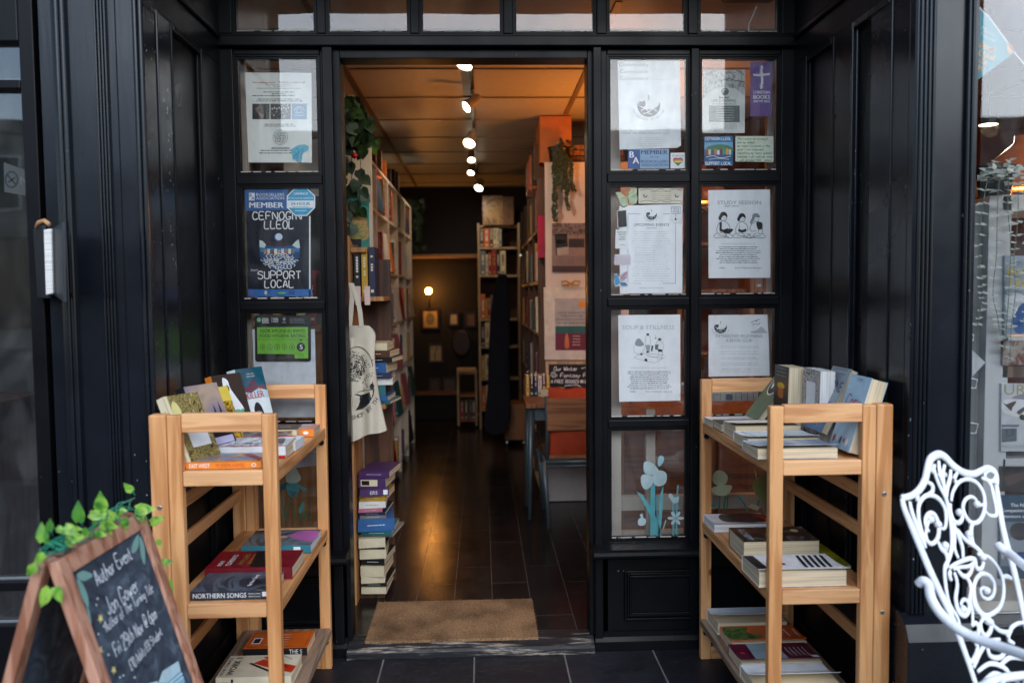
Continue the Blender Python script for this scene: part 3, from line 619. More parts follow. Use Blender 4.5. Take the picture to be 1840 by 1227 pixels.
L = lean_l(-.305, -.775, .055, .218); M_ = L['M']; book('book', 'teal and white thriller with red title and black arched doorway, farthest of the upright row', M_, .134, L['H'], .034, pic('print_teal', ['#1d5f74', '#2a7385', '#185064', '#3c8798'], 4, dist=.6),
     deco=lambda i, W, H: (i.poly([(0, 0), (1, 0), (1, .62), (.7, .68), (.4, .62), (.0, .66)], flat('#b9d3da', .4), 1), i.poly([(0, 0), (1, 0), (1, .5), (.5, .55), (0, .5)], flat('#dfe9ea', .4), 2), i.text('THE', .5, .735, flat('#b51c30'), h=.055, align='c', l=3), i.text('CHRISTMAS', .5, .645, flat('#b51c30'), h=.075, w=.84, align='c', l=3, bold=.02), i.text('KILLER', .5, .53, flat('#b51c30'), h=.10, w=.66, align='c', l=3, bold=.03), i.text('Twelve days.', .5, .90, WHITE, h=.022, align='c', l=3), i.text('Twelve victims.', .5, .86, WHITE, h=.022, align='c', l=3),
      i.poly([(.33, 0), (.33, .3), (.36, .39), (.43, .45), (.5, .47), (.57, .45), (.64, .39), (.67, .3), (.67, 0)], flat('#16242e'), 3), i.ell(.5, .27, .1, .07, flat('#5a7a8a'), 4)),
     spine=lambda i, W, H: (i.rect(0, 0, .45, 1, flat('#cfdfe2', .4)), i.text('THE CHRISTMAS KILLER', .05, .3, flat('#b51c30'), h=.42, w=.8, l=2)), spm=flat('#2a7385', .4), group=OG)
# ---- left rack, middle shelf
book('book', 'large dark blue grey art paperback lying flat, white capitals along its spine', flat_spine_front(-.572, -.787, Z2), .150, .213, .0235, pic('print_storm', ['#20242c', '#3a404c', '#5d6672', '#252a33', '#8a929c'], 5, dist=3),
     spine=lambda i, W, H: (i.rect(0, 0, 1, 1, flat('#2b3038', .4), .5), i.text('NORTHERN SONGS', .03, .22, flat('#dcdde0', .4), h=.56, w=.66, bold=.03), i.text('Poems of the', .72, .58, WHITE, h=.16, w=.15), i.text('North Country', .72, .26, WHITE, h=.16, w=.15), i.rect(.89, .3, .97, .85, WHITE, 2)), deco=lambda i, W, H: i.hand('Northern Songs', .25, .3, WHITE, .05, w=.6, lw=.014), group=OG)
book('book', 'crimson and black hardback with white script title behind the blue grey art paperback', flat_spine_front(-.550, -.632, Z2), .152, .248, .034, pic('print_crimson', ['#5c0d18', '#8f1626', '#701020', '#9d1f30'], 5), page=PG,
     deco=lambda i, W, H: (i.poly([(.05, .28), (.95, .3), (.95, .55), (.05, .5)], flat('#181315'), 1), i.text('RORY', .15, .84, WHITE, h=.05, w=.3, l=2, bold=.03), i.text('CLEMENTS', .15, .74, WHITE, h=.06, w=.62, l=2, bold=.03), i.text('HITLERS', .2, .60, flat('#a8873c'), h=.06, w=.6, l=2), i.text('SECRET', .2, .50, flat('#a8873c'), h=.06, w=.6, l=2), i.hand('Traitors', .2, .36, flat('#e6cbd0'), .06, w=.6, lw=.025, l=2), i.hand('song', .3, .25, flat('#e6cbd0'), .06, w=.4, lw=.025, l=2)), spm=flat('#701020', .4), group=OG, curl=.003)
book('book', 'teal spined paperback with magenta and black cover, far end of the middle shelf', flat_spine_front(-.546, -.395, Z2), .175, .215, .026, pic('print_mag', ['#15161a', '#1c1e22', '#7d8a92', '#22252a', '#b05aa0'], 5),
     deco=lambda i, W, H: (i.blob([(.2, .02), (.85, .02), (.9, .3), (.6, .42), (.45, .35)], flat('#c06ab4', .4)), i.blob([(.5, .42), (.62, .5), (.56, .56), (.44, .5)], flat('#d9a590', .4), 2)), spm=flat('#2c7c8c', .4), spine=lambda i, W, H: i.rect(.75, .2, .85, .8, WHITE), page=PGW, group=OG)
# ---- left rack, bottom shelf
book('book', 'cream and red work guide with a yellow wheel on its cover, bottom shelf', flat_spine_front(-.578, -.560, Z3), .150, .222, .034, flat('#e6dcc0', .5),
     deco=lambda i, W, H: (i.poly([(.15, .02), (.45, .0), (.8, .5), (.62, .62), (.3, .25)], flat('#d23a1e', .4)), i.poly([(.4, .1), (.95, .42), (.9, .52), (.5, .3)], flat('#d23a1e', .4)), i.line([(.2, .3), (.62, .66)], .06, INK, 2), i.ell(.5, .28, .12, .07, flat('#d9a81c', .4), 3), i.line([(.75, .1), (.95, .25)], .02, GREYINK, 3), i.text('HOW THINGS', .08, .93, INK, h=.05, w=.8, l=3, bold=.02), i.text('WORK 1', .08, .80, INK, h=.09, w=.8, l=3, bold=.05)),
     spine=lambda i, W, H: (i.text('HOW TO MAKE WORK', .02, .3, INK, h=.3, w=.14), i.text('1', .2, .15, INK, h=.7, bold=.1), i.rect(.18, .15, .4, .3, INK)), spm=flat('#e0d6ba', .5), group=OG)
book('book', 'bright orange book lying back cover up with black spine at far end of bottom shelf', flat_spine_front(-.576, -.345, Z3), .135, .205, .028, flat('#d9661e', .35),
     deco=lambda i, W, H: (i.line([(.08, .05), (.92, .05), (.92, .95), (.08, .95), (.08, .05)], .012, INK), i.rect(.25, .78, .6, .92, WHITE, 2), i.rect(.30, .80, .55, .90, INK, 3), [i.line([(.2+.07*k, .35), (.2+.07*k, .7)], .014, INK if k % 2 else WHITE, 2) for k in range(9)]), spm=INK, spine=lambda i, W, H: i.text('THE S', .72, .3, WHITE, h=.5, w=.2), group=OG)
# ---- right rack, top shelf: lying with the page edges towards the street
def R_(nm, lab, x0, y0, z, W, H, T, cov, **k):
    """lying with its tail towards the street and its fore edge towards the wall"""
    return book(nm, lab, frame((x0, y0, z), (1, 0, 0), (0, 1, 0)), W, H, T, cov, group=OG, **k)
def RT(lab, x0, y0, z, W, H, T, cov, **k):
    """lying with its fore edge towards the street"""
    return book('book', lab, frame((x0, y0+W, z), (0, -1, 0), (1, 0, 0)), W, H, T, cov, group=OG, **k)
RT('well thumbed paperback with pale blue cover lifted off its pages, street end of top shelf', .742, -.787, Z1, .135, .222, .028, pic('print_pb1', ['#b4c2d0', '#8796ac', '#d6d9dc', '#5f6e88'], 6), curl=.010, bend=1.2)
RT('paperback with line drawing in blue on a white cover, edges curling up', .762, -.640, Z1, .135, .21, .030, pic('print_pb2', ['#dfe3e6', '#ccd4da', '#eceeee', '#7d8794'], 9), curl=.008, deco=lambda i, W, H: (i.ell(.5, .55, .2, .1, GREYINK), i.ell(.5, .55, .16, .08, WHITE, 2), i.line([(.1, .1), (.9, .12)], .02, NAVY, 2), i.line([(.96, .02), (.96, .98)], .03, NAVY, 2)))
RT('thick cream paged paperback under loose curling papers on the top shelf', .775, -.480, Z1, .125, .205, .040, flat('#d9cfc0', .6), curl=.012, bend=1.0)
RT('thin charcoal covered paperback with white swirl near the far end of the top shelf', .771, -.345, Z1, .10, .16, .026, DGR, curl=.003, deco=lambda i, W, H: i.ring(.5, .3, .12, .08, .03, WHITE))
RT('white printed booklet at the far end of the top shelf by the poster window', .769, -.238, Z1, .10, .17, .020, pic('print_wht', ['#e6e8ec', '#d0d4dc', '#f0f0f2'], 12), curl=.004)
def lean_r(lab, y, xb, xt, z0, W, H, T, cov, **k):
    up = Vector((xt-xb, 0, math.sqrt(H*H-(xt-xb)**2))).normalized()
    return book('book', lab, frame((xb, y+W, z0), (0, -1, 0), up), W, H, T, cov, group=OG, **k)
lean_r('moss green book with round badger emblem leaning far back behind the upright ones', -.255, .925, 1.062, Z1, .135, .225, .018, flat('#6e7c5e', .5),
       deco=lambda i, W, H: (i.ell(.5, .68, .33, .19, WHITE), i.ell(.5, .68, .29, .165, INK, 2), i.blob([(.3, .72), (.5, .8), (.7, .7), (.6, .6), (.5, .68), (.4, .6)], WHITE, 3)))
lean_r('thick black novel with yellow dots on cover, cream page edges facing the street', -.42, 1.015, 1.020, Z1, .125, .213, .058, flat('#17181a', .35), deco=lambda i, W, H: (i.ell(.5, .70, .26, .05, flat('#d9b31e')), i.ell(.5, .56, .2, .05, flat('#c0692a')), i.ell(.5, .62, .2, .05, flat('#c0692a'), 2), i.text('THE COLONY', .95, .1, flat('#d9c41e'), h=.18, w=.9, align='r', l=3), i.rows(.1, .9, .85, .96, 3, .02, GREYINK)))
lean_r('black and white patterned book with open white page edges facing the street', -.565, 1.045, 1.05, Z1, .13, .215, .046, pic('print_bw', ['#111', '#1a1a1c'.replace('#111', '#111111'), '#d8d8d8', '#161616', '#e8e8e8'] if 0 else ['#111111', '#1a1a1c', '#c8c8cc', '#161616', '#e8e8e8'], 26, dist=3), page=PGW, curl=.006,
       deco=lambda i, W, H: (i.rect(.2, .48, .8, .82, WHITE), i.rows(.3, .7, .54, .76, 4, .03, INK, 2)))
lean_r('grey to blue novel with tall thin capitals across the cover, leaning back', -.612, 1.006, 1.096, Z1+.031, .132, .205, .020, pic('print_alone', ['#7f8a94', '#8f99a2', '#6f7d8a'], 4),
       deco=lambda i, W, H: (i.poly([(0, 0), (1, 0), (1, .45), (0, .5)], flat('#4f7196', .4)), i.text('ALONE', .5, .63, flat('#2c333c'), h=.16, w=.88, align='c', l=2), i.rect(.2, .12, .75, .32, flat('#7f9cba', .4), 2), i.rows(.1, .9, .9, .97, 2, .012, DGR, 2), i.line([(.4, .3), (.4, .1), (.6, .1)], .03, flat('#2c4a6a'), 3)))
lean_r('pale blue floral novel with pink script title leaning at the street end, thick cream pages', -.784, 1.038, 1.100, Z1, .128, .212, .046, pic('print_cosy', ['#a9c9dc', '#b9d6e4', '#9fc0d6', '#d9e6ec'], 7),
       deco=lambda i, W, H: (i.hand('Cosy', .5, .60, flat('#b5485a'), .13, w=.7, lw=.03, align='c', l=2), i.hand('Village', .5, .48, flat('#7a4a6a'), .06, w=.6, lw=.016, align='c', l=2), i.text('CRIME', .5, .92, flat('#5a7a92'), h=.05, align='c', l=2), [i.blob([(.1+.16*k, .06+.05*(k % 2)), (.18+.16*k, .1), (.16+.16*k, .17), (.08+.16*k, .13)], flat(c), 2) for k, c in enumerate(('#b53a44', '#e8e8ea', '#4d6a4a', '#c9566a', '#f0f0f0'))]))
# ---- right rack, middle shelf
RT('white paged paperback with navy and red cover at the far end of the middle shelf', .772, -.262, Z2, .135, .20, .026, flat('#e6e6e8', .4), deco=lambda i, W, H: (i.blob([(.05, .3), (.9, .25), (.95, .95), (.1, .98)], NAVY), i.rect(.2, .72, .9, .99, RED, 2), i.rows(.3, .8, .78, .94, 3, .02, WHITE, 3)), curl=.006, page=PGW)
RT('very thick paperback with brown and blue black cover on the middle shelf', .778, -.560, Z2, .150, .232, .058, pic('print_brn', ['#1b1a1e', '#3a2d24', '#2a2320', '#4a3a2c', '#70788a'], 9, dist=2.5), deco=lambda i, W, H: (i.ell(.3, .83, .1, .05, flat('#c9b68a')), i.text('ALCHEMY', .93, .08, flat('#c8ccd6'), h=.09, w=.8, rot=0, align='r', l=2), i.line([(.4, .5), (.5, .95)], .05, flat('#5a3420'), 2)))
RT('thin yellow and olive magazine style book poking out from under its neighbour', .80, -.655, Z2, .215, .265, .010, pic('print_yel', ['#c9b81e', '#8a8a1c', '#3a3c18', '#d6c94a'], 5), page=PGW)
RT('cream paged paperback with white and black striped cover, street end of middle shelf', .748, -.787, Z2, .150, .245, .042, pic('print_str', ['#e0dfe2', '#eceae8', '#d8d2d4'], 8), curl=.008, deco=lambda i, W, H: ([i.poly([(.1, .62+.07*k), (.9, .55+.07*k), (.9, .585+.07*k), (.1, .655+.07*k)], INK) for k in range(5)], i.rect(.05, .0, .95, .12, DGR, 2), i.ell(.6, .35, .08, .04, flat('#5a1c24'), 2)))
# ---- right rack, bottom shelf
RT('paperback with white front cover folded up and over, far end of bottom shelf', .785, -.262, Z3, .135, .24, .040, flat('#dfe6ea', .5), curl=.030, bend=1.3)
RT('paperback with red and green garden cover on the bottom shelf', .790, -.410, Z3, .135, .245, .034, pic('print_gard', ['#c4301c', '#d9641c', '#c93a20'], 3), curl=.010, deco=lambda i, W, H: (i.blob([(.1, .02), (.9, .02), (.95, .3), (.6, .48), (.4, .3), (.1, .35)], pic('print_leaf', ['#16240c', '#35521a', '#6f8a3a', '#20300f'], 30)), i.rows(.2, .8, .7, .95, 3, .03, WHITE, 2)))
RT('maroon and pale blue paperback with curled cover on the bottom shelf', .775, -.555, Z3, .138, .25, .034, flat('#5a1430', .4), curl=.012, deco=lambda i, W, H: (i.poly([(0, .22), (1, .18), (1, .58), (0, .6)], flat('#93aab2', .5)), i.ell(.5, .1, .06, .03, flat('#c8304a'), 2), i.rows(.2, .8, .68, .9, 5, .016, WHITE, 2), i.rect(.75, .9, .95, .98, WHITE, 2)))
RT('paperback with white cover rolled right back nearest the street on the bottom shelf', .768, -.700, Z3, .138, .25, .034, flat('#e8ebee', .45), curl=.034, bend=1.5)
RT('paperback low at the street end of the bottom shelf, only its pages showing', .765, -.787, Z3, .08, .25, .030, flat('#d9d4ca', .5))
# ================================================================== DOORMAT
def mk_mat():
    m, t, b = newmat('coir'); n = N(t, 'ShaderNodeTexNoise'); n.inputs['Scale'].default_value = 160; n.inputs['Detail'].default_value = 4; t.links.new(coord(t), n.inputs['Vector'])
    n2 = N(t, 'ShaderNodeTexNoise'); n2.inputs['Scale'].default_value = 6; n2.inputs['Detail'].default_value = 5; t.links.new(coord(t), n2.inputs['Vector'])
    mx = N(t, 'ShaderNodeMix', data_type='RGBA', blend_type='MULTIPLY'); mx.inputs[0].default_value = 1
    t.links.new(ramp(t, n.outputs[0], [(.3, (.17, .09, .04)), (.7, (.50, .31, .16))]), mx.inputs[6]); t.links.new(ramp(t, n2.outputs[0], [(.32, (.42, .36, .30)), (.55, (.95, .9, .85)), (.7, (1.2, 1.15, 1.1))]), mx.inputs[7])
    t.links.new(mx.outputs[2], b.inputs['Base Color']); b.inputs['Roughness'].default_value = .95; bump(t, b, n.outputs[0], 1, .006); return m
COIR = mk_mat(); mt = MB(); mt.box(-.437, .193, -.018, .366, .042, .054, COIR); mr = random.Random(3)
for i in range(15000):
    x = mr.uniform(-.44, .196); y = mr.uniform(-.021, .369); a = mr.uniform(0, 6.28); l_ = mr.uniform(.004, .011); dx, dy = math.cos(a)*l_, math.sin(a)*l_; z = .054+mr.uniform(.001, .006); px_, py_ = -dy*.12, dx*.12
    if not (-.436 < x < .192 and -.017 < y < .365): z = mr.uniform(.045, .058)
    mt.add([(x-px_, y-py_, z-.004), (x+px_, y+py_, z-.004), (x+dx, y+dy, z)], [(0, 1, 2)], COIR)
mt.build('doormat', label='worn brown coir doormat lying just inside the doorway', cat='doormat')
# ================================================================== CHALKBOARD SIGN
A0 = Vector((-.832, -1.413, .812)); A1 = Vector((-.815, -1.043, .812)); Ud = (A1-A0).normalized(); out = Vector((Ud.y, -Ud.x, 0))
sg = thing('chalkboard_sign', ((A0+A1)/2).to_tuple()[:2]+(0,), 'folding wooden chalkboard sign with chalked event notice and leafy garland on top', 'sandwich board')
CHB = None
def mk_chalk():
    m, t, b = newmat('chalk_smudged_board'); n = N(t, 'ShaderNodeTexNoise'); n.inputs['Scale'].default_value = 9; n.inputs['Detail'].default_value = 6; n.inputs['Distortion'].default_value = 2.2; t.links.new(coord(t, (1, 1, 1.4)), n.inputs['Vector'])
    t.links.new(ramp(t, n.outputs[0], [(.32, (.016, .022, .034)), (.52, (.045, .065, .095)), (.75, (.13, .17, .22))]), b.inputs['Base Color']); b.inputs['Roughness'].default_value = .8; return m
CHB = mk_chalk(); CHALK = flat('#e6e9ee', .9, var=.1)
Wd = (A1-A0).length
def leaf_frame(sgn, label_front):
    V = (Vector((0, 0, .80))-out*(.245*sgn)).normalized(); O = A0-V*.838; O += out*(.0225*sgn)
    P = Plane(O, Ud, V); Nn = P.N*(1 if sgn > 0 else 1)
    Mx = Matrix((Ud, V, P.N)).transposed().to_4x4(); Mx.translation = O
    th_ = (-.022, 0) if sgn > 0 else (0, .022)
    ft = .036
    for a in ((0, ft, 0, .838), (Wd-ft, Wd, 0, .838), (ft, Wd-ft, .838-.036, .838), (ft, Wd-ft, .09, .135)):
        MB().box(a[0], a[1], a[2], a[3], th_[0], th_[1], MAH, M=Mx).build('frame', sg, bevel=.003)
    mb = MB(); mb.box(ft, Wd-ft, .135, .838-.036, th_[0]+.008, th_[1]-.007, CHB, M=Mx); return P, mb, ft
P2, mb2, _ = leaf_frame(-1, 0); mb2.build('rear_board', sg)
P1, mb1, ft = leaf_frame(1, 1); Pb = Plane(P1.O+P1.N*(-.0068), P1.U, P1.V)
ck = pxink(mb1, Pb, crop(0, 860, 3.3444), 1.75)
def chalkline(txt, pts, h, lw, seed):
    # pts: left and right baseline points in crop pixels; the line follows the board's own direction between them
    (x0, y0), (x1, y1) = pts; a = Pb.px(*crop(0, 860, 3.3444)(x0, y0)); b = Pb.px(*crop(0, 860, 3.3444)(x1, y1))
    i2 = Ink(mb1, Pb, None, 1.0); i2.hand(txt, a[0], a[1], CHALK, h, w=b[0]-a[0], lw=lw, l=1, rot=-math.degrees(math.atan2(b[1]-a[1], b[0]-a[0])) if i2.flip() else math.degrees(math.atan2(b[1]-a[1], b[0]-a[0])), jit=.35, seed=seed, slant=.05)
chalkline('Author Event', [(585, 640), (800, 470)], .031, .0030, 1)
chalkline('Jon Gower', [(655, 820), (840, 665)], .035, .0030, 2)
chalkline('Author of The Turning Tide', [(640, 918), (925, 672)], .021, .0021, 3)
chalkline('Fri 29th Nov @ 6pm', [(700, 1068), (948, 830)], .028, .0026, 4)
chalkline('£10 Adult/£8 Student', [(790, 1150), (980, 930)], .020, .0020, 5)
LG = flat('#7fa9a0', .9); YL = flat('#e8d98a', .9); BL = flat('#7fb6cf', .9)
for p in ([(462, 575), (500, 552), (558, 578), (510, 612), (470, 600)], [(462, 600), (495, 630), (525, 700), (530, 770), (495, 720), (470, 650)], [(790, 440), (800, 380), (830, 335), (832, 400), (812, 440)], [(838, 345), (865, 400), (872, 470), (866, 515), (845, 450)], [(520, 760), (540, 810), (548, 870), (530, 830)]): ck.blob(p, LG, 1)
def star(x, y, r):
    ck.poly([(x+(r if k % 2 == 0 else r*.4)*math.cos(math.pi*k/5+.3)*.75, y+(r if k % 2 == 0 else r*.4)*math.sin(math.pi*k/5+.3)*1.25) for k in range(10)], YL, 1.5)
star(603, 838, 26); star(600, 1030, 28); star(682, 1148, 24)
for x, y in ((578, 757), (622, 885), (590, 932), (650, 1056), (740, 1180), (720, 1192), (585, 720), (808, 1192)): ck.ell(x, y, 5, 6, WHITE, 1.5)
ck.poly([(950, 1227), (975, 1155), (1070, 1093), (1085, 1150), (1000, 1227)], flat('#bcd6de', .9), 1.2); ck.poly([(1000, 1227), (1085, 1150), (1110, 1215), (1108, 1260), (990, 1260)], BL, 1.3); ck.line([(1010, 1235), (1095, 1165)], 6, WHITE, 1.6); ck.line([(1030, 1245), (1102, 1190)], 6, WHITE, 1.6); ck.poly([(895, 1227), (945, 1215), (960, 1260), (900, 1260)], flat('#cfe0e6', .9), 1.2)
mb1.build('board', sg)
hg = MB(); hg.box(-.012, .012, -.02, .02, -.003, .003, STEEL, M=Matrix.Translation(A0+Ud*.06+Vector((0, 0, .002)))); hg.build('hinge', sg)
# garland
gl = thing('leaf_garland', (-.8, -1.25, .8), 'artificial green pothos garland draped over the top of the chalkboard sign', 'garland')
GW = flat('#2f9c7c', .4); GL = pic('garland_leaf', ['#2f6a22', '#4f8a2c', '#9cc24a', '#3c7a26'], 26, .4, 1.0)
wm = MB(); gr = random.Random(11)
for k in range(5):
    pts = [A0+Ud*(Wd*t)+Vector((gr.uniform(-.012, .012), gr.uniform(-.01, .01), .012+.012*math.sin(7*t+k)+gr.uniform(0, .01))) for t in [i/7 for i in range(8)]]
    wm.tube(smoothpts(pts, 4), .0015, GW, 6)
for k in range(6):
    a = gr.uniform(0, 6.28); c0 = A0+Ud*.05+Vector((0, 0, .018)); wm.tube([c0+Vector((.02*math.cos(a+q*1.1), .02*math.sin(a+q*1.1), .010*math.sin(q*2+k))) for q in range(6)], .0014, GW, 6)
wm.build('wire', gl, smooth=True)
def leafmesh(mb, P, d, size, m, width=.36, up=(0, 0, 1), cup=.12, heart=True):
    P = Vector(P); d = Vector(d).normalized(); s_ = d.cross(Vector(up)); s_ = s_.normalized() if s_.length > .01 else Vector((1, 0, 0)); n = s_.cross(d)
    L_ = [(0, 0), (.04 if heart else .15, .6), (.25, 1.0), (.5, .86), (.75, .45), (1, 0)]; vs = []
    for a, w_ in L_: vs.append(P+d*(a*size)+n*(-cup*size*a*a))
    for a, w_ in L_[1:-1]:
        for sg_ in (1, -1): vs.append(P+d*((a-(.1 if heart and a < .1 else 0))*size)+s_*(sg_*w_*width*size)+n*(cup*size*(w_*.35)-cup*size*a*a))
    fs = []
    for q in range(4):
        A, B = 6+2*q, 7+2*q
        if q == 0: fs += [(0, 1, A), (0, B, 1)]
        else: fs += [(q, q+1, A, A-2), (q, B-2, B, q+1)]
    fs += [(4, 5, 12), (4, 13, 5)]; mb.add(vs, fs, m)
LV = [(262, 375, -10, -70, 110), (300, 310, 5, -60, 70), (390, 285, 60, 45, 95), (480, 255, -10, -100, 120), (440, 300, 30, 0, 55), (540, 210, 60, 20, 90), (612, 195, 0, -95, 120), (400, 355, 70, -10, 120), (570, 325, 60, 10, 75), (630, 270, 60, 20, 80), (750, 235, 10, 60, 80), (720, 185, 50, 10, 45), (815, 185, 70, 0, 110), (795, 75, -20, -30, 70), (265, 450, -60, 60, 90), (215, 520, -60, 60, 90), (905, 265, 75, -30, 85), (940, 370, 30, 20, 50), (965, 505, 60, -5, 70), (995, 610, 30, 60, 95), (300, 660, -70, 110, 130), (335, 650, 30, 80, 100), (610, 220, 25, -10, 40), (345, 290, 60, 50, 60)]
for k in range(26):
    t_ = gr.random(); LV.append((300+560*t_+gr.uniform(-25, 25), 395-190*t_+gr.uniform(-45, 45), gr.uniform(-70, 70), gr.uniform(-90, 60), gr.uniform(28, 62)))
for (lx, ly, dx, dy, ln) in LV:
    cx, cy = crop(0, 860, 3.3444)(lx, ly); t = max(0, min(1, (lx-300)/560)); Yd = A0.y+(A1.y-A0.y)*t-(.03 if ly < 480 else .0)
    if ly > 430 and lx < 400: Yd = A0.y-.02
    if lx > 890: Yd = A1.y+.02
    x_, z_ = XZ(cx, cy, Yd); s_ = ln/3.3444/1500*(Yd+3)*1.05; lm = MB()
    leafmesh(lm, (x_, Yd, z_), (dx, gr.uniform(-25, 5), -dy), s_, GL, .33, up=(gr.uniform(-.2, .2), -1, gr.uniform(.1, .5)), cup=gr.uniform(.05, .2))
    lm.tube([(x_, Yd, z_), (x_-dx*.0001, Yd+.01, z_-.012)], .0012, GW, 5); lm.build('leaf', gl, smooth=True)
# ================================================================== WHITE METAL CHAIR
WMET = flat('#f0f2f7', .42, var=.06)
_t = WMET.node_tree; _n = N(_t, 'ShaderNodeTexNoise'); _n.inputs['Scale'].default_value = 140; _n.inputs['Detail'].default_value = 4; _t.links.new(coord(_t, kind='World'), _n.inputs['Vector']); bump(_t, _t.nodes['Principled BSDF'], _n.outputs[0], .5, .0015); ch = thing('garden_chair', (1.05, -1.2, 0), 'white cast metal garden chair with scrolled openwork back and curling arms', 'chair')
T1 = Vector((.933, -1.146, .86)); T2 = Vector((1.24, -.99, .86)); Wv = (T2-T1).normalized(); Fv = Vector((Wv.y, -Wv.x, 0)); Vv = (Vector((0, 0, 1))-Fv*.30).normalized()
CB = Plane(T1-Vv*.45, Wv, Vv); cc = crop(1560, 780, 2.7455)
def cpt(x, y, off=0): u, v = CB.px(*cc(x, y)); return CB.O+CB.U*u+CB.V*v+CB.N*off
def scroll(mb, pts, r=.0068, off=0, k=4, tp=None):
    q = smoothpts([cpt(x, y, off) for x, y in pts], k); n = len(q); i0 = len(mb.v); mb.tube(q, r, WMET, 8, tp or [(.8+.35*math.sin(math.pi*min(1, 1.2*j/n))) for j in range(n)])
    for j in range(i0, len(mb.v)): v = mb.v[j]; d_ = (v-CB.O).dot(CB.N)-off; mb.v[j] = v-CB.N*(d_*.42)
m = MB(); scroll(m, [(165, 312), (190, 310), (222, 298), (255, 270), (280, 225), (292, 175), (308, 122), (345, 100), (378, 112), (420, 155), (470, 188), (520, 196), (560, 178), (590, 165), (618, 176), (634, 205), (634, 250)], .0092); m.build('top_rail', ch, smooth=True)
for p in ([(168, 318), (178, 365), (208, 440), (252, 545), (302, 665), (355, 780), (405, 885), (450, 1000), (490, 1110), (540, 1260), (590, 1400)], [(632, 250), (645, 340), (668, 480), (702, 610), (735, 740), (765, 880), (800, 1040), (835, 1180)]):
    m = MB(); scroll(m, p, .0088); m.build('back_frame', ch, smooth=True)
SCR = [[(560, 215), (585, 225), (612, 232), (628, 215), (622, 190), (600, 178), (580, 190), (578, 212), (595, 228)], [(575, 215), (605, 250), (620, 310), (632, 370), (630, 400), (600, 400), (580, 380)],
 [(283, 560), (268, 490), (250, 420), (250, 350), (275, 310), (310, 300), (350, 320), (378, 365), (385, 420), (378, 462), (358, 462), (348, 440)], [(300, 480), (283, 450), (285, 410), (305, 388), (330, 400), (345, 440), (348, 490), (335, 525), (310, 540), (290, 520), (285, 485), (295, 440), (305, 420)],
 [(205, 330), (215, 380), (240, 450), (268, 520), (285, 560)], [(240, 330), (245, 300)], [(290, 235), (315, 250), (318, 280), (300, 290)],
 [(410, 330), (418, 285), (445, 240), (485, 222), (530, 235), (562, 275), (575, 325), (572, 380), (550, 425), (515, 438), (485, 410), (468, 365), (478, 325), (505, 308), (530, 320), (540, 345), (555, 350), (575, 345)], [(405, 340), (408, 390), (425, 430), (450, 435), (465, 410), (458, 380), (445, 385)],
 [(322, 150), (332, 200), (355, 260), (385, 320), (402, 400), (412, 480), (412, 560), (395, 620), (378, 660), (382, 740), (400, 830), (440, 900), (450, 940)], [(348, 130), (352, 180), (365, 230), (385, 275)], [(378, 150), (368, 200), (375, 260), (390, 310)], [(408, 175), (404, 215), (392, 260), (388, 310)], [(330, 150), (315, 190)], [(345, 200), (385, 200)],
 [(440, 190), (425, 220), (440, 240), (460, 225)], [(412, 440), (425, 490), (425, 560), (445, 610)], [(420, 440), (445, 500), (465, 560), (468, 610)], [(440, 470), (480, 520), (530, 555), (560, 585), (565, 610)], [(520, 430), (508, 470), (515, 530), (545, 575)], [(490, 490), (500, 510), (515, 520)],
 [(345, 530), (362, 565), (385, 590), (392, 640), (378, 665)], [(375, 550), (390, 570)], [(400, 660), (430, 640), (470, 622), (510, 612), (530, 625), (500, 650), (455, 655), (420, 665)], [(440, 665), (470, 700), (500, 690), (520, 640)],
 [(540, 590), (595, 605), (640, 655), (665, 720), (668, 790), (650, 850), (610, 885), (570, 888), (538, 850), (522, 790), (526, 730), (555, 690), (595, 695), (622, 735), (620, 785), (595, 812), (565, 800), (555, 770), (570, 755), (585, 765)],
 [(425, 680), (440, 740), (432, 810), (445, 870), (475, 895), (498, 865), (492, 825), (470, 815), (458, 840), (470, 860)], [(455, 690), (490, 710), (508, 760), (502, 820), (515, 880), (515, 940)], [(660, 705), (685, 700), (708, 712)], [(405, 670), (402, 700), (412, 720)],
 [(530, 620), (535, 660), (560, 660), (570, 630)], [(500, 740), (520, 790), (528, 850), (555, 885)],
 [(555, 895), (585, 895), (606, 925), (604, 965), (582, 992), (560, 970), (555, 930), (575, 905), (590, 915)], [(510, 945), (530, 930), (546, 955), (540, 990), (525, 975)], [(610, 935), (650, 968), (695, 975), (710, 950), (745, 930), (790, 930)], [(700, 975), (690, 1010), (720, 1030)],
 [(480, 1080), (510, 1120), (540, 1060), (520, 1010), (500, 1000)], [(520, 1150), (560, 1060), (600, 1020), (650, 1010)], [(590, 1040), (600, 1090), (650, 1100), (690, 1060), (740, 1060)], [(540, 1170), (600, 1130), (670, 1150), (720, 1210), (760, 1240)], [(560, 1230), (620, 1180), (690, 1200)], [(650, 1140), (700, 1100), (770, 1110)]]
m = MB()
for p in SCR: scroll(m, p, .0054)
for x, y in ((345, 445), (308, 420), (450, 385), (585, 770), (468, 862), (565, 605), (590, 920), (600, 925), (497, 492), (380, 548), (537, 345)):
    c_ = cpt(x, y); m.lathe([(0, -.010), (.007, -.006), (.0095, 0), (.007, .006), (0, .010)], WMET, Matrix.Translation(c_), 10)
m.build('scrollwork', ch, smooth=True)
def rp(x, y, d): q = cc(x, y); r_ = ray(*q); return CAM+r_*(d/r_.y)
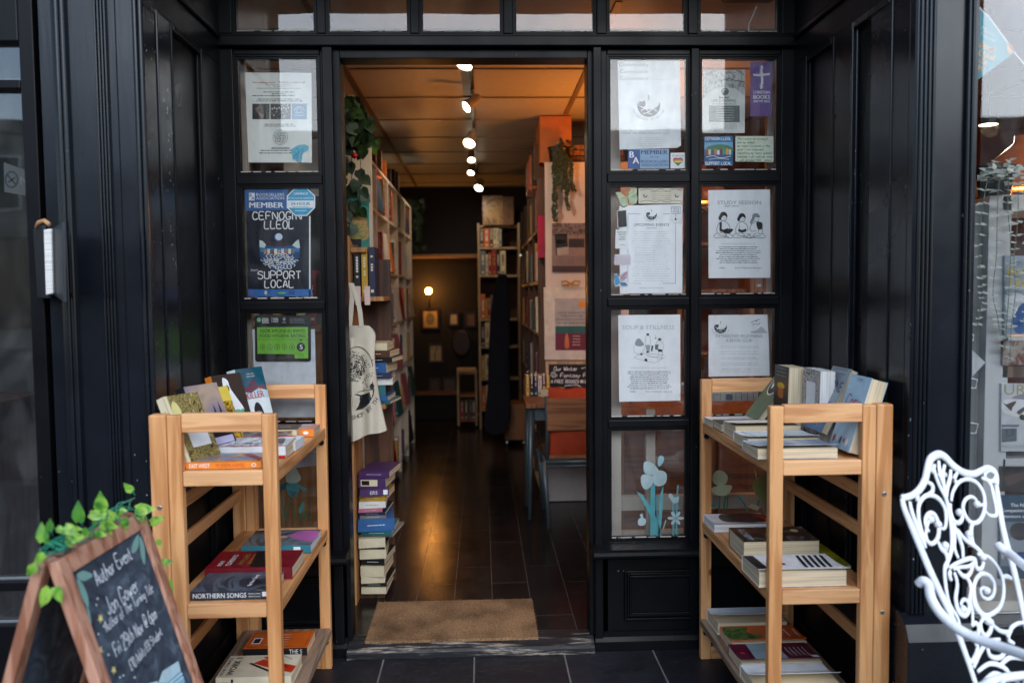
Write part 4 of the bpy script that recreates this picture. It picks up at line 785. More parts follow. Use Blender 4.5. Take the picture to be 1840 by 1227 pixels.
m = MB(); m.tube(smoothpts([rp(250, 738, 1.80), rp(272, 722, 1.79), rp(298, 745, 1.78), rp(312, 810, 1.76), (rp(358, 885, 1.74)), rp(430, 950, 1.71), rp(520, 1000, 1.68), rp(630, 1040, 1.64), rp(760, 1085, 1.58), rp(860, 1140, 1.52), rp(900, 1200, 1.48), rp(880, 1260, 1.47)], 5), .0105, WMET, 10); m.build('arm', ch, smooth=True)
m = MB(); m.tube(smoothpts([rp(640, 545, 1.97), rp(655, 560, 1.96), rp(700, 590, 1.94), rp(760, 640, 1.88), rp(840, 700, 1.80), rp(930, 760, 1.70)], 5), .0105, WMET, 10); m.build('arm', ch, smooth=True)
# seat and legs, mostly below the frame
SB1 = CB.pt(.03, .0); SB2 = CB.pt(.31, .0); sc_ = (SB1+SB2)/2+Fv*.21; sc_.z = .42
m = MB(); m.tube([sc_+(Wv*math.cos(a)*.2+Fv*math.sin(a)*.2) for a in [2*math.pi*k/28 for k in range(29)]], .011, WMET)
for k in range(14):
    a = 2*math.pi*k/14; d_ = Wv*math.cos(a)+Fv*math.sin(a); e_ = Wv*math.cos(a+.4)+Fv*math.sin(a+.4); m.tube(smoothpts([sc_+d_*.03, sc_+e_*.09, sc_+d_*.15, sc_+e_*.2], 3), .006, WMET, 6)
m.build('seat', ch, smooth=True)
for sx_ in (-1, 1):
    for sy_ in (-1, 1):
        a = sc_+Wv*(.15*sx_)+Fv*(.14*sy_); f_ = sc_+Wv*(.19*sx_)+Fv*(.19*sy_); f_.z = 0.012
        m = MB(); m.tube(smoothpts([a, a*.6+f_*.4+Fv*(.03*sy_), a*.25+f_*.75-Fv*(.01*sy_), f_], 5), .011, WMET); m.build('leg', ch, smooth=True)
# ================================================================== POSTERS AND STICKERS BEHIND THE PANES
PY0 = .0165
_lay = [0]
def sheet(name, label, cat, poly, base, draw=None, cr=None, group=None, y=None, curl=False, th=.0004):
    """paper on the inside of the glass; poly and marks in photo pixels (or crop pixels)"""
    y = y or PY0; cr = cr or (lambda a, b: (a, b)); pn = Plane((0, y, 0), (1, 0, 0), (0, 0, 1), .0004); mb = MB(); ik = pxink(mb, pn, cr, 3.0+y)
    q = [pn.pt(*pn.px(*cr(*p)), 0) for p in poly]
    mb.prism(q, (0, .0005, 0), base)
    if draw: draw(ik)
    return mb.build(name, label=label, cat=cat, group=group)
BLU = flat('#1f5f9e', .45); SKYB = flat('#3aa0cf', .4); RDI = flat('#a8433f', .5); GRN = flat('#7cc142', .4); LIL = flat('#6d4a8f', .45)
def moonlogo(i, x, y, s, m=INK, txt=True):
    """crescent of hills cradling a small tree, with lettering round it"""
    out = [(x+s*math.cos(R(a)), y+s*math.sin(R(a))) for a in range(-25, 206, 11)]; inn = [(x+s*.93*math.cos(R(a)), y-s*.28+s*.62*math.sin(R(a))) for a in range(190, -11, -11)]
    i.poly(out+inn, m, 1); i.line([(x-s*.7, y+s*.45), (x-s*.3, y+s*.25), (x, y+s*.55), (x+s*.4, y+s*.25), (x+s*.7, y+s*.5)], s*.07, PAPER, 2); i.line([(x-s*.5, y+s*.72), (x-s*.1, y+s*.62), (x+s*.3, y+s*.78)], s*.05, PAPER, 2)
    i.blob([(x-s*.85, y-s*.05), (x-s*.8, y-s*.4), (x-s*.6, y-s*.35), (x-s*.35, y-s*.45), (x-s*.3, y-s*.05), (x-s*.5, y+s*.1)], m); i.line([(x-s*.05, y-s*.5), (x+s*.05, y-s*.75), (x-s*.08, y-s*.95)], s*.06, m)
    if txt:
        T_ = 'THE BOOKSHOP BY THE SEA'
        for k, ch_ in enumerate(T_):
            a = R(165-k*150/len(T_)); i.text(ch_, x+s*1.32*math.cos(a), y+s*1.32*math.sin(a), GREYINK, h=s*.17, rot=-(math.degrees(a)-90), align='c')
cA = crop(430, 130, 6.8175)
sheet('poster', 'white event notice with three photographs and a round design, top pane left of the doorway', 'poster', [(70, 5), (885, 10), (890, 1108), (112, 1106)], PAPER2, lambda i: (
    i.text('Art walking tours', 165, 138, RDI, w=270, h=22, bold=.04), i.text('Teithiau cerdded celf', 485, 136, RDI, w=320, h=22, bold=.04), i.text('Abertawe yn ymddangos', 485, 163, INK, w=320, h=12, align='c'), i.text('Tours Dewisol', 485, 182, INK, w=150, h=12, align='c'), i.text('A Night on the Tiles, Rotherslade Legacy and New Romance', 485, 205, INK, w=550, h=13, align='c', bold=.03),
    i.rows(250, 720, 245, 245, 1, 8, DGR), i.rows(380, 590, 268, 268, 1, 8, INK), i.rows(160, 810, 290, 290, 1, 9, DGR, center=False), i.rows(160, 820, 332, 355, 2, 9, DGR),
    i.rect(160, 388, 372, 578, pic('photo_sculpture', ['#14120f', '#2a2723', '#161513', '#55483c'], 60)), i.blob([(200, 440), (250, 420), (240, 490), (300, 520), (280, 575), (250, 530), (210, 480)], flat('#7a6a5c', .5), 2), i.rect(382, 388, 632, 578, pic('photo_crowd', ['#1c1b19', '#45443e', '#23221f', '#b9b9ac'], 90)), [i.ell(405+k*28, 450-(k % 2)*12, 10, 13, flat('#c9c8be', .5), 2) for k in range(8)],
    i.rect(645, 388, 828, 578, flat('#6f93ad', .5)), i.ring(735, 480, 60, 55, 9, flat('#c2d3df', .5), 2, 180, 360), i.ring(735, 470, 30, 30, 7, flat('#c2d3df', .5), 2), i.line([(680, 500), (790, 500)], 7, flat('#c2d3df', .5), 2), i.line([(670, 530), (800, 530)], 7, flat('#c2d3df', .5), 2), i.rows(270, 720, 640, 662, 2, 8, INK),
    i.ring(502, 798, 90, 90, 4, INK), [i.ring(502+75*math.sqrt(k/60)*math.cos(k*2.4), 798+75*math.sqrt(k/60)*math.sin(k*2.4), 8, 7, 4, INK, 1, k*40, k*40+220, 6) for k in range(60)],
    i.rows(370, 640, 925, 940, 2, 8, INK), i.rows(210, 720, 960, 960, 1, 9, INK), i.rows(180, 830, 992, 992, 1, 9, INK)), cA)
sheet('butterfly_sticker', 'blue butterfly sticker on the corner of the top notice left of the doorway', 'sticker', [(628, 950), (660, 930), (720, 895), (800, 885), (850, 905), (845, 950), (780, 985), (765, 1020), (770, 1060), (750, 1105), (710, 1095), (680, 1070), (655, 1065), (645, 1000)], pic('butterfly_blue', ['#1f7f9c', '#3aa3be', '#7ab8c6', '#2a8ca8'], 40), None, cA, y=PY0-.0025)
c5 = crop(400, 300, 3.834)
sheet('poster', 'dark blue poster of a moonlit harbour bowl with white hand lettering, left of the doorway', 'poster', [(162, 150), (605, 150), (618, 892), (175, 895)], NAVY, lambda i: (
    i.rect(596, 340, 606, 890, WHITE), i.poly([(175, 843), (618, 843), (618, 890), (175, 895)], flat('#2f6fb8', .4)),
    i.hand('CEFNOGI\'N', 208, 362, WHITE, 50, w=345, lw=7.5, jit=.12, slant=0), i.hand('LLEOL', 290, 424, WHITE, 52, w=210, lw=7.5, jit=.12, slant=0), i.hand('SUPPORT', 245, 770, WHITE, 50, w=305, lw=7.5, jit=.12, slant=0), i.hand('LOCAL', 292, 830, WHITE, 48, w=208, lw=7.5, jit=.12, slant=0),
    i.ell(385, 484, 30, 28, flat('#2b5fae', .4)), i.ell(388, 482, 25, 24, flat('#d9e6f2', .4), 2),
    i.poly([(255, 505), (280, 515), (300, 540), (490, 540), (510, 510), (525, 500), (535, 560), (532, 610), (510, 660), (470, 695), (420, 712), (370, 712), (320, 695), (280, 660), (258, 620), (252, 560)], flat('#1d4f7d', .4)), i.poly([(255, 505), (275, 510), (300, 535), (290, 558), (256, 555)], flat('#cfdcd6', .4), 2), i.poly([(525, 500), (505, 512), (480, 540), (520, 565), (534, 556)], flat('#cfdcd6', .4), 2), i.poly([(300, 535), (310, 505), (350, 515), (430, 505), (470, 535), (430, 548), (340, 545)], flat('#3a1f2c', .4), 2), i.poly([(262, 560), (530, 560), (530, 585), (258, 585)], flat('#2f83b8', .4), 2),
    [i.rect(285+k*24, 572-(k*7 % 14), 303+k*24, 600, flat(c_, .5), 3) for k, c_ in enumerate(('#c98a5a', '#e0d6c0', '#7a4a3a', '#e8e2d0', '#b9a06a', '#dfe3e6', '#c46a4a', '#e9dcc0', '#8a6a5a'))],
    [i.ring(395+105*math.sqrt(k/46)*math.cos(k*2.4), 650+46*math.sqrt(k/46)*math.sin(k*2.4), 15, 10, 4.5, WHITE, 4, k*55, k*55+190, 7) for k in range(60)],
    i.hand('Diolch', 195, 716, WHITE, 12, w=50, lw=2), i.ell(298, 866, 10, 14, CREAM, 2), i.ell(410, 868, 30, 6, GRN, 2), i.rect(455, 850, 500, 880, flat('#2a4f9a', .4), 2), i.text('SE', 512, 872, WHITE, h=14), i.ring(200, 868, 9, 9, 3, RED, 2)), c5)
sheet('member_sticker', 'blue booksellers association member sticker with white letters, above the harbour poster', 'sticker', [(152, 158), (448, 150), (450, 298), (156, 304)], BLU, lambda i: (
    i.rect(182, 180, 222, 232, WHITE), i.text('B', 186, 207, BLU, h=22, l=2, bold=.05), i.text('A', 199, 228, BLU, h=22, l=2, bold=.05), i.text('BOOKSELLERS', 232, 201, WHITE, w=192, h=20), i.text('ASSOCIATION', 232, 226, WHITE, w=192, h=20), i.text('MEMBER', 183, 282, WHITE, w=234, h=38, bold=.06)), c5, y=PY0-.0025)
sheet('alarm_sticker', 'light blue octagonal alarm sticker reading 24-hour, on the harbour poster', 'sticker', [(540+106*math.cos(R(22.5+45*k)), 241+106*math.sin(R(22.5+45*k))) for k in range(8)][::-1], WHITE, lambda i: (
    i.poly([(540+98*math.cos(R(22.5+45*k)), 241+98*math.sin(R(22.5+45*k))) for k in range(8)], flat('#36a5cd', .4)), i.text('SANNCE', 540, 193, WHITE, w=95, h=17, align='c', bold=.05, l=2), i.text('Protected By SANNCE', 540, 222, WHITE, w=172, h=13, align='c', l=2), i.rect(448, 233, 632, 283, WHITE, 2), i.text('24-HOUR', 536, 264, flat('#2a7fa8', .4), w=132, h=21, align='c', l=3, bold=.04), i.rows(468, 608, 276, 276, 1, 4, flat('#5aa0bf'), 3), i.rows(490, 590, 302, 302, 1, 4, WHITE, 2)), c5, y=PY0-.004)
c6 = crop(400, 540, 3.834)
sheet('paper_notice', 'plain white sheet hanging behind the green rating sticker, left of the doorway', 'notice', [(205, 198), (635, 198), (650, 802), (262, 806), (215, 500)], flat('#ced6de', .5), None, c6, y=PY0+.004)
sheet('rating_sticker', 'black and green food hygiene rating sticker showing five, left of the doorway', 'sticker', [(232, 100), (596, 104), (608, 116), (609, 408), (598, 419), (236, 421), (225, 410), (220, 112)], INK, lambda i: (
    i.poly([(238, 184), (588, 182), (590, 398), (497, 398), (495, 370), (240, 366)], GRN), i.text('SGÔR HYLENDID BWYD', 256, 221, INK, w=314, h=24, l=2, bold=.02), i.text('FOOD HYGIENE RATING', 256, 254, INK, w=314, h=24, l=2, bold=.02), i.line([(240, 268), (590, 267)], 2, INK, 2),
    [(i.ring(276+50.5*k, 320, 17, 19, 2.5, INK, 2), i.text(str(k), 276+50.5*k, 329, INK, h=18, align='c', l=2, bold=.05)) for k in range(5)], i.ell(540, 320, 29, 30, INK, 2), i.text('5', 540, 335, WHITE, h=32, align='c', l=3, bold=.08), i.poly([(530, 268), (551, 268), (540, 281)], INK, 2), i.rows(520, 565, 370, 384, 2, 4, flat('#3a6a1c'), 2),
    i.ell(251, 133, 16, 17, flat('#3aa86a', .4)), i.ring(251, 133, 8, 9, 3, WHITE, 2), i.rows(272, 325, 124, 152, 4, 5, WHITE, 1, center=False), i.line([(340, 115), (340, 152)], 2, WHITE), i.rows(348, 390, 124, 146, 3, 5, WHITE, 1, center=False), i.ell(424, 128, 10, 12, GREYINK), i.rows(408, 440, 148, 154, 2, 4, GREYINK), i.rows(462, 580, 124, 152, 4, 3.5, GREYINK, 1, center=False)), c6, y=PY0-.001)
sheet('paper_notice', 'white sheet with two printed lines low behind the left bookshelf', 'notice', [(520, 985), (662, 975), (668, 1132), (490, 1152)], flat('#c4ccd4', .5), lambda i: (i.text('in to the sound', 590, 1026, INK, w=62, h=8), i.text('happy and calm love', 562, 1058, INK, w=92, h=8)), c6, y=PY0)
# painted flowers cling to the glass
def iris(name, label, cr, draw, cat='window sticker'):
    pn = Plane((0, PY0, 0), (1, 0, 0), (0, 0, 1), .0004); mb = MB(); draw(pxink(mb, pn, cr, 3.0)); return mb.build(name, label=label, cat=cat)
cB = crop(430, 760, 6.137); PALE = flat('#b9c4b4', .6); TQ = flat('#3f9a9c', .6); TQ2 = flat('#1f6f86', .6); GR1 = flat('#2f7a5a', .6)
iris('iris_sticker', 'pale iris with teal petals and stems stuck on the glass behind the left bookshelf', cB, lambda i: (
    i.blob([(520, 500), (560, 480), (620, 490), (660, 560), (680, 610), (650, 650), (600, 660), (530, 655), (510, 600)], PALE), i.blob([(450, 700), (480, 665), (540, 655), (560, 700), (520, 720), (460, 740)], TQ2, 2), i.blob([(520, 680), (600, 660), (660, 680), (650, 760), (590, 810), (540, 780)], TQ, 3), i.blob([(540, 740), (600, 750), (640, 760), (590, 812)], TQ2, 4), i.blob([(650, 670), (700, 700), (745, 720), (710, 750), (660, 700)], TQ, 2),
    i.line([(590, 800), (600, 900), (625, 1075)], 14, GR1), i.line([(570, 820), (530, 950), (510, 1075)], 12, GR1), i.line([(460, 730), (470, 850), (500, 1000), (525, 1075)], 16, GR1), i.blob([(660, 940), (700, 870), (722, 880), (710, 950), (670, 1000)], TQ, 2), i.poly([(650, 1075), (680, 980), (700, 990), (670, 1075)], GR1), i.poly([(690, 1060), (730, 970), (770, 915), (750, 980), (715, 1060)], GR1), i.poly([(745, 1065), (770, 1020), (800, 990), (780, 1060)], GR1)))
c_6 = crop(1060, 740, 2.6667); ICE = flat('#cfe9ec', .5); AQ = flat('#5fc0c8', .5)
iris('iris_sticker', 'tall icy blue iris with aqua stems stuck on the low pane right of the doorway', c_6, lambda i: (
    i.blob([(258, 245), (275, 236), (300, 245), (318, 262), (330, 285), (300, 300), (262, 290)], ICE), i.blob([(245, 310), (265, 298), (300, 310), (300, 345), (270, 372), (248, 350)], ICE, 2), i.blob([(305, 290), (345, 280), (368, 300), (362, 340), (330, 355), (305, 340)], ICE, 3), i.blob([(325, 245), (330, 215), (345, 208), (356, 225), (345, 250), (330, 262)], flat('#9fd6e6', .5), 2),
    i.line([(302, 350), (300, 460), (300, 596)], 22, AQ), i.poly([(222, 378), (250, 395), (290, 450), (330, 530), (345, 596), (318, 596), (290, 500), (250, 420)], AQ, 2), i.poly([(322, 596), (330, 480), (335, 400), (352, 350), (350, 420), (345, 500), (335, 596)], AQ, 2), i.line([(320, 400), (325, 596)], 8, flat('#3f9fae', .5), 3),
    i.blob([(230, 520), (245, 505), (268, 515), (262, 540), (235, 542)], ICE, 3), i.poly([(238, 490), (252, 485), (256, 505), (246, 508)], ICE, 3), i.poly([(348, 560), (362, 515), (366, 520), (354, 560)], flat('#b9d6c8', .5), 2)))
iris('narcissus_sticker', 'small pale narcissus with aqua stems stuck beside the tall icy iris', c_6, lambda i: (
    i.line([(400, 596), (400, 460), (405, 400)], 9, AQ), i.line([(415, 596), (415, 470), (418, 400), (422, 350)], 8, AQ), i.blob([(376, 400), (388, 390), (405, 410), (425, 405), (422, 430), (400, 435)], ICE, 2), [i.blob([(411, 508), (411+26*math.cos(R(a-18)), 508+24*math.sin(R(a-18))), (411+40*math.cos(R(a)), 508+36*math.sin(R(a))), (411+26*math.cos(R(a+18)), 508+24*math.sin(R(a+18)))], ICE, 3) for a in range(0, 360, 60)], i.ell(411, 508, 9, 8, flat('#9fc8b8', .5), 4)))
YC = flat('#d3d8ae', .6); YG = flat('#a9b46a', .6)
iris('iris_sticker', 'cream iris stuck on the low pane behind the right bookshelf', c_6, lambda i: (
    i.blob([(590, 300), (610, 280), (640, 285), (660, 310), (650, 345), (615, 352), (590, 335)], YC), i.blob([(580, 370), (615, 352), (680, 352), (665, 390), (640, 402), (600, 395)], YC, 2), i.line([(622, 400), (618, 475)], 8, GR1), i.line([(650, 400), (640, 475)], 7, GR1), i.line([(660, 410), (655, 475)], 5, GR1), i.ell(593, 446, 12, 10, TQ, 2)))
iris('daffodil_sticker', 'yellow daffodil with long green leaf stuck by the far edge of the low pane', c_6, lambda i: (
    i.blob([(785, 330), (810, 310), (850, 305), (852, 400), (825, 430), (800, 400), (780, 370)], YG), i.poly([(788, 272), (800, 300), (800, 330), (792, 310)], YC, 2), i.line([(708, 400), (740, 440), (755, 475)], 9, TQ), i.line([(810, 420), (800, 475)], 10, TQ), i.line([(835, 430), (832, 475)], 12, YC), i.blob([(760, 455), (780, 440), (810, 455), (800, 470)], YC, 2)))
# ---- right of the doorway, first column
c3 = crop(1060, 0, 3.835)
sheet('poster', 'large white poster with grey serif headings and crescent emblem, top pane right of the doorway', 'poster', [(190, 418), (620, 418), (628, 1005), (600, 1020), (205, 1032)], flat('#dfe4e4', .5), lambda i: (
    i.text('Community', 200, 460, GREYINK, w=204, h=27), i.text('Connection', 206, 507, GREYINK, w=196, h=26), i.text('Conscience', 208, 554, GREYINK, w=194, h=26), i.rows(412, 600, 436, 550, 9, 3, LIGHTINK, 1), moonlogo(i, 405, 730, 78, flat('#4a4d50', .5)),
    i.text('AND THE INDEPENDENT BOOKSHOP AND TEA BAR', 392, 905, GREYINK, w=325, h=9, align='c'), i.text('COFFEE · TEA ROOMS · EXHIBITION SPACE', 385, 924, GREYINK, w=330, h=9, align='c'), i.rows(320, 510, 950, 1005, 5, 2.5, LIGHTINK)), c3)
sheet('member_sticker', 'blue and pale booksellers association member sticker under the crescent poster', 'sticker', [(262, 1032), (545, 1028), (545, 1162), (264, 1165)], flat('#8fb0cf', .45), lambda i: (
    i.rect(262, 1034, 346, 1163, flat('#1f4f94', .4)), i.text('B', 272, 1088, WHITE, h=44, l=2, bold=.06), i.text('A', 294, 1128, WHITE, h=44, l=2, bold=.06), i.text('MEMBER', 352, 1064, flat('#1f3f74'), w=182, h=28, bold=.05), i.text('OF THE', 445, 1090, flat('#1f3f74'), w=58, h=12, align='c'), i.text('BOOKSELLERS', 352, 1122, flat('#1f3f74'), w=186, h=17, bold=.03), i.text('ASSOCIATION', 355, 1146, flat('#1f3f74'), w=182, h=17, bold=.03)), c3, y=PY0-.001)
sheet('heart_sticker', 'white sticker with rainbow heart beside the member sticker', 'sticker', [(556, 1055), (658, 1053), (658, 1160), (556, 1162)], WHITE, lambda i: (
    i.text('YOU ARE LOVED', 607, 1080, INK, w=82, h=11, align='c'), [i.poly([(a, yy0), (b, yy0), (b2, yy1), (a2, yy1)], flat(c_, .4), 2) for (a, b, yy0, a2, b2, yy1, c_) in ((578, 636, 1092, 573, 641, 1102, '#c8303a'), (573, 641, 1102, 576, 638, 1111, '#e08a2a'), (576, 638, 1111, 583, 631, 1120, '#e8d03a'), (583, 631, 1120, 592, 622, 1129, '#3a9a4a'), (592, 622, 1129, 607, 607, 1141, '#3a5aa8'))], i.line([(607, 1098), (595, 1089), (580, 1091), (573, 1104), (580, 1118), (607, 1143), (634, 1118), (641, 1104), (634, 1091), (619, 1089), (607, 1098)], 3, INK, 3)), c3)
sheet('poster', 'life drawing poster with rocky photograph and dark green text box', 'poster', [(778, 488), (1070, 484), (1067, 918), (776, 918)], flat('#d5d9d4', .5), lambda i: (
    i.poly([(778, 490), (1068, 486), (1068, 665), (1040, 640), (1000, 612), (930, 600), (860, 612), (810, 650), (778, 690)], pic('photo_rock', ['#4a4d4c', '#8d908c', '#c4c8c4', '#6d706c'], 24, dist=3)), i.line([(900, 560), (960, 545), (1010, 560), (1065, 565)], 6, DGR, 2), i.ell(930, 632, 27, 26, flat('#2a3028')), i.ring(930, 632, 17, 16, 4, flat('#7a8a6a'), 2), i.hand('Bank Vault', 890, 680, INK, 14, w=70, lw=3), i.text('LIFE DRAWING', 840, 705, INK, w=165, h=20, bold=.02), i.text('AT THE BANK VAULT', 843, 724, INK, w=162, h=12),
    i.rect(820, 730, 1032, 844, flat('#3a4a48', .4)), i.rows(860, 1000, 745, 830, 6, 5, flat('#a9b4ac'), 2), i.rows(820, 1030, 858, 885, 3, 4, GREYINK)), c3)
sheet('purple_sticker', 'tall purple sticker with white vine wound cross and bold capitals', 'sticker', [(1106, 430), (1260, 428), (1252, 800), (1104, 802)], LIL, lambda i: (
    i.line([(1185, 452), (1182, 500), (1186, 560), (1180, 615)], 13, WHITE, 1, True), i.line([(1126, 515), (1160, 522), (1240, 510)], 11, WHITE, 1, True), [i.ring(1183, 465+k*22, 13, 9, 3, WHITE, 2, k*60, k*60+230, 8) for k in range(7)], [i.ring(1135+k*18, 516, 8, 8, 2.5, WHITE, 2, k*70, k*70+230, 8) for k in range(6)],
    i.text('CHRISTIAN', 1182, 648, WHITE, w=114, h=21, align='c', bold=.06), i.text('BOOKS', 1182, 684, WHITE, w=114, h=28, align='c', bold=.08), i.text('ARE MY BAG', 1182, 708, WHITE, w=114, h=17, align='c', bold=.06)), c3)
sheet('postcard', 'blue harbour postcard reading support local, lower left corner of its pane', 'postcard', [(788, 942), (986, 940), (986, 1140), (790, 1142)], flat('#2f74a8', .45), lambda i: (
    i.hand('CEFNOGI\'N LLEOL', 795, 966, WHITE, 17, w=182, lw=3.2, jit=.1, slant=0), i.poly([(790, 985), (985, 980), (985, 1020), (790, 1030)], flat('#7ab4d6')), i.blob([(800, 1020), (860, 1000), (920, 998), (975, 1015), (980, 1045), (850, 1050)], flat('#4f8a5a'), 2), [i.rect(796+k*20, 1040-(k*9 % 16), 813+k*20, 1068, flat(c_, .5), 3) for k, c_ in enumerate(('#b53a3a', '#e8d9a0', '#3a5a9a', '#d98a5a', '#e8e8e8', '#8a3a4a', '#4a9a9a', '#e0b04a', '#c9c9c9'))], i.poly([(790, 1070), (985, 1066), (985, 1115), (790, 1115)], flat('#1f5f94'), 2), i.line([(800, 1085), (850, 1075), (900, 1090), (970, 1078)], 4, WHITE, 3, True), i.line([(820, 1100), (880, 1092), (960, 1100)], 3, WHITE, 3), i.hand('SUPPORT LOCAL', 795, 1137, WHITE, 19, w=185, lw=4, jit=.1, slant=0)), c3, y=PY0-.001)
sheet('handwritten_note', 'pale card with seven lines of green handwriting beside the harbour postcard', 'note', [(1003, 940), (1265, 940), (1265, 1118), (1003, 1114)], flat('#e4ead8', .6), lambda i: [i.hand(t_, 1014, 965+k*24.5, flat('#3f8f3a', .6), 15, w=w_, lw=2.6, seed=k+5, slant=.2) for k, (t_, w_) in enumerate((('The Lord is my strength', 215), ('and my shield', 118), ('my heart trusted in Him', 226), ('and I am helped', 180), ('therefore my heart greatly', 244), ('rejoices. I will with my song', 244), ('I will praise Him  amen', 240)))], c3)
c4 = crop(1080, 300, 4.7206)
def bodytext(i, x0, x1, y0, y1, n, w=3, m=GREYINK, seed=2): i.rows(x0, x1, y0, y1, n, w, m, 1, seed)
sheet('poster', 'white upcoming events list with thin ruled frame and crescent emblem', 'poster', [(155, 330), (692, 316), (690, 1070), (160, 1074)], PAPER, lambda i: (
    moonlogo(i, 428, 405, 46), i.line([(230, 398), (335, 400)], 3, flat('#5a6a84')), i.line([(524, 398), (585, 398)], 3, flat('#5a6a84')), i.line([(632, 400), (632, 988)], 3, flat('#5a6a84')), i.line([(228, 400), (228, 988), (340, 988)], 3, flat('#5a6a84')), i.line([(632, 988), (520, 988)], 3, flat('#5a6a84')),
    i.text('UPCOMING EVENTS', 428, 503, flat('#3a3d44'), w=300, h=24, align='c'), i.rows(375, 485, 520, 520, 1, 5, GREYINK), i.rows(250, 600, 550, 965, 22, 3.2, LIGHTINK, 1, 9, True, .95), i.rows(300, 560, 1026, 1026, 1, 4, LIGHTINK)), c4)
sheet('paper_strip', 'cream landscape card with scrolled borders and two little crescents', 'card', [(318, 180), (698, 182), (692, 312), (318, 312)], flat('#e2dcc8', .6), lambda i: (
    [i.line([(330, 200+s_), (400, 190+s_), (460, 205+s_), (505, 190+s_), (560, 205+s_), (620, 190+s_), (690, 200+s_)], 3, DGR, 1, True) for s_ in (0, 95)], moonlogo(i, 375, 243, 18, txt=False), moonlogo(i, 643, 243, 18, txt=False), i.rows(400, 620, 212, 212, 1, 4, flat('#9a7a4a')), i.rows(420, 610, 232, 278, 4, 4, flat('#a8926a'))), c4)
sheet('butterfly_sticker', 'pale green butterfly sticker at the top corner of the events pane', 'sticker', [(122, 215), (160, 215), (200, 245), (225, 265), (232, 225), (255, 180), (285, 168), (305, 185), (302, 230), (312, 265), (300, 310), (275, 328), (240, 300), (226, 280), (225, 325), (195, 348), (165, 325), (150, 270)], pic('butterfly_green', ['#8fae84', '#b9c8a4', '#d2d6b0', '#a4b890'], 30), lambda i: (i.line([(160, 320), (190, 342), (220, 330)], 8, flat('#3a5a68')), i.line([(270, 322), (300, 312)], 7, flat('#3a5a68')), i.line([(228, 262), (232, 300)], 6, DGR)), c4, y=PY0-.001)
sheet('sticker', 'small dark book spine sticker below the green butterfly', 'sticker', [(135, 372), (215, 362), (228, 510), (140, 520)], WHITE, lambda i: (i.poly([(140, 376), (212, 368), (220, 506), (146, 514)], flat('#2a2624')), i.line([(178, 374), (184, 508)], 3, flat('#6a5a4a'), 2), i.line([(205, 372), (212, 505)], 4, flat('#5a4a3a'), 2)), c4, y=PY0-.002)
sheet('sticker', 'small white sticker with slogan about buying books', 'sticker', [(124, 530), (228, 530), (232, 697), (120, 692)], WHITE, lambda i: (i.text('BOOKS ARE', 178, 560, INK, w=78, h=13, align='c'), i.text('BETTER', 182, 582, INK, w=56, h=13, align='c'), i.text('THAN', 182, 603, INK, w=46, h=13, align='c'), i.text('PEOPLE', 180, 622, INK, w=56, h=13, align='c'), i.rows(155, 210, 663, 663, 1, 4, GREYINK)), c4, y=PY0-.002)
sheet('sticker', 'small lilac patterned label sticker of tiny scallops', 'sticker', [(118, 742), (240, 742), (252, 760), (250, 832), (115, 832), (112, 790)], flat('#ded6de', .5), lambda i: [i.ring(135+21*(k % 6), 762+17*(k//6), 9, 7, 2, flat('#9a8a9a'), 1, 0, 180, 6) for k in range(24)], c4, y=PY0-.002)
sheet('butterfly_sticker', 'blue and pink butterfly sticker at the lower corner of the events pane', 'sticker', [(112, 908), (135, 905), (150, 935), (180, 900), (225, 878), (228, 930), (215, 985), (240, 1005), (215, 1022), (150, 1010), (120, 1018), (108, 965), (120, 940)], flat('#e4dfe4', .5), lambda i: (i.blob([(118, 915), (135, 912), (150, 945), (160, 985), (125, 1005), (115, 965)], SKYB), i.blob([(160, 935), (185, 905), (220, 888), (220, 930), (190, 960)], flat('#c9a9b9'), 1), i.line([(160, 960), (220, 890)], 4, flat('#4a2a3a'), 2), i.line([(165, 975), (215, 935)], 4, flat('#4a2a3a'), 2), i.blob([(160, 985), (200, 980), (225, 1005), (180, 1008)], flat('#3a86b4'), 2)), c4, y=PY0-.002)
sheet('sticker', 'square sticker reading mental health matters on the events list', 'sticker', [(586, 328), (690, 330), (684, 478), (584, 474)], flat('#eceef0', .5), lambda i: (i.line([(597, 342), (674, 342), (674, 398), (597, 398), (597, 342)], 3, flat('#2a4a74')), i.text('MENTAL', 636, 360, flat('#2a4a74'), w=54, h=10, align='c'), i.text('HEALTH', 636, 375, flat('#2a4a74'), w=54, h=10, align='c'), i.text('MATTERS', 636, 390, flat('#2a4a74'), w=60, h=10, align='c'), i.line([(632, 400), (633, 440)], 3, DGR), i.ell(633, 445, 8, 10, DGR)), c4, y=PY0-.002)
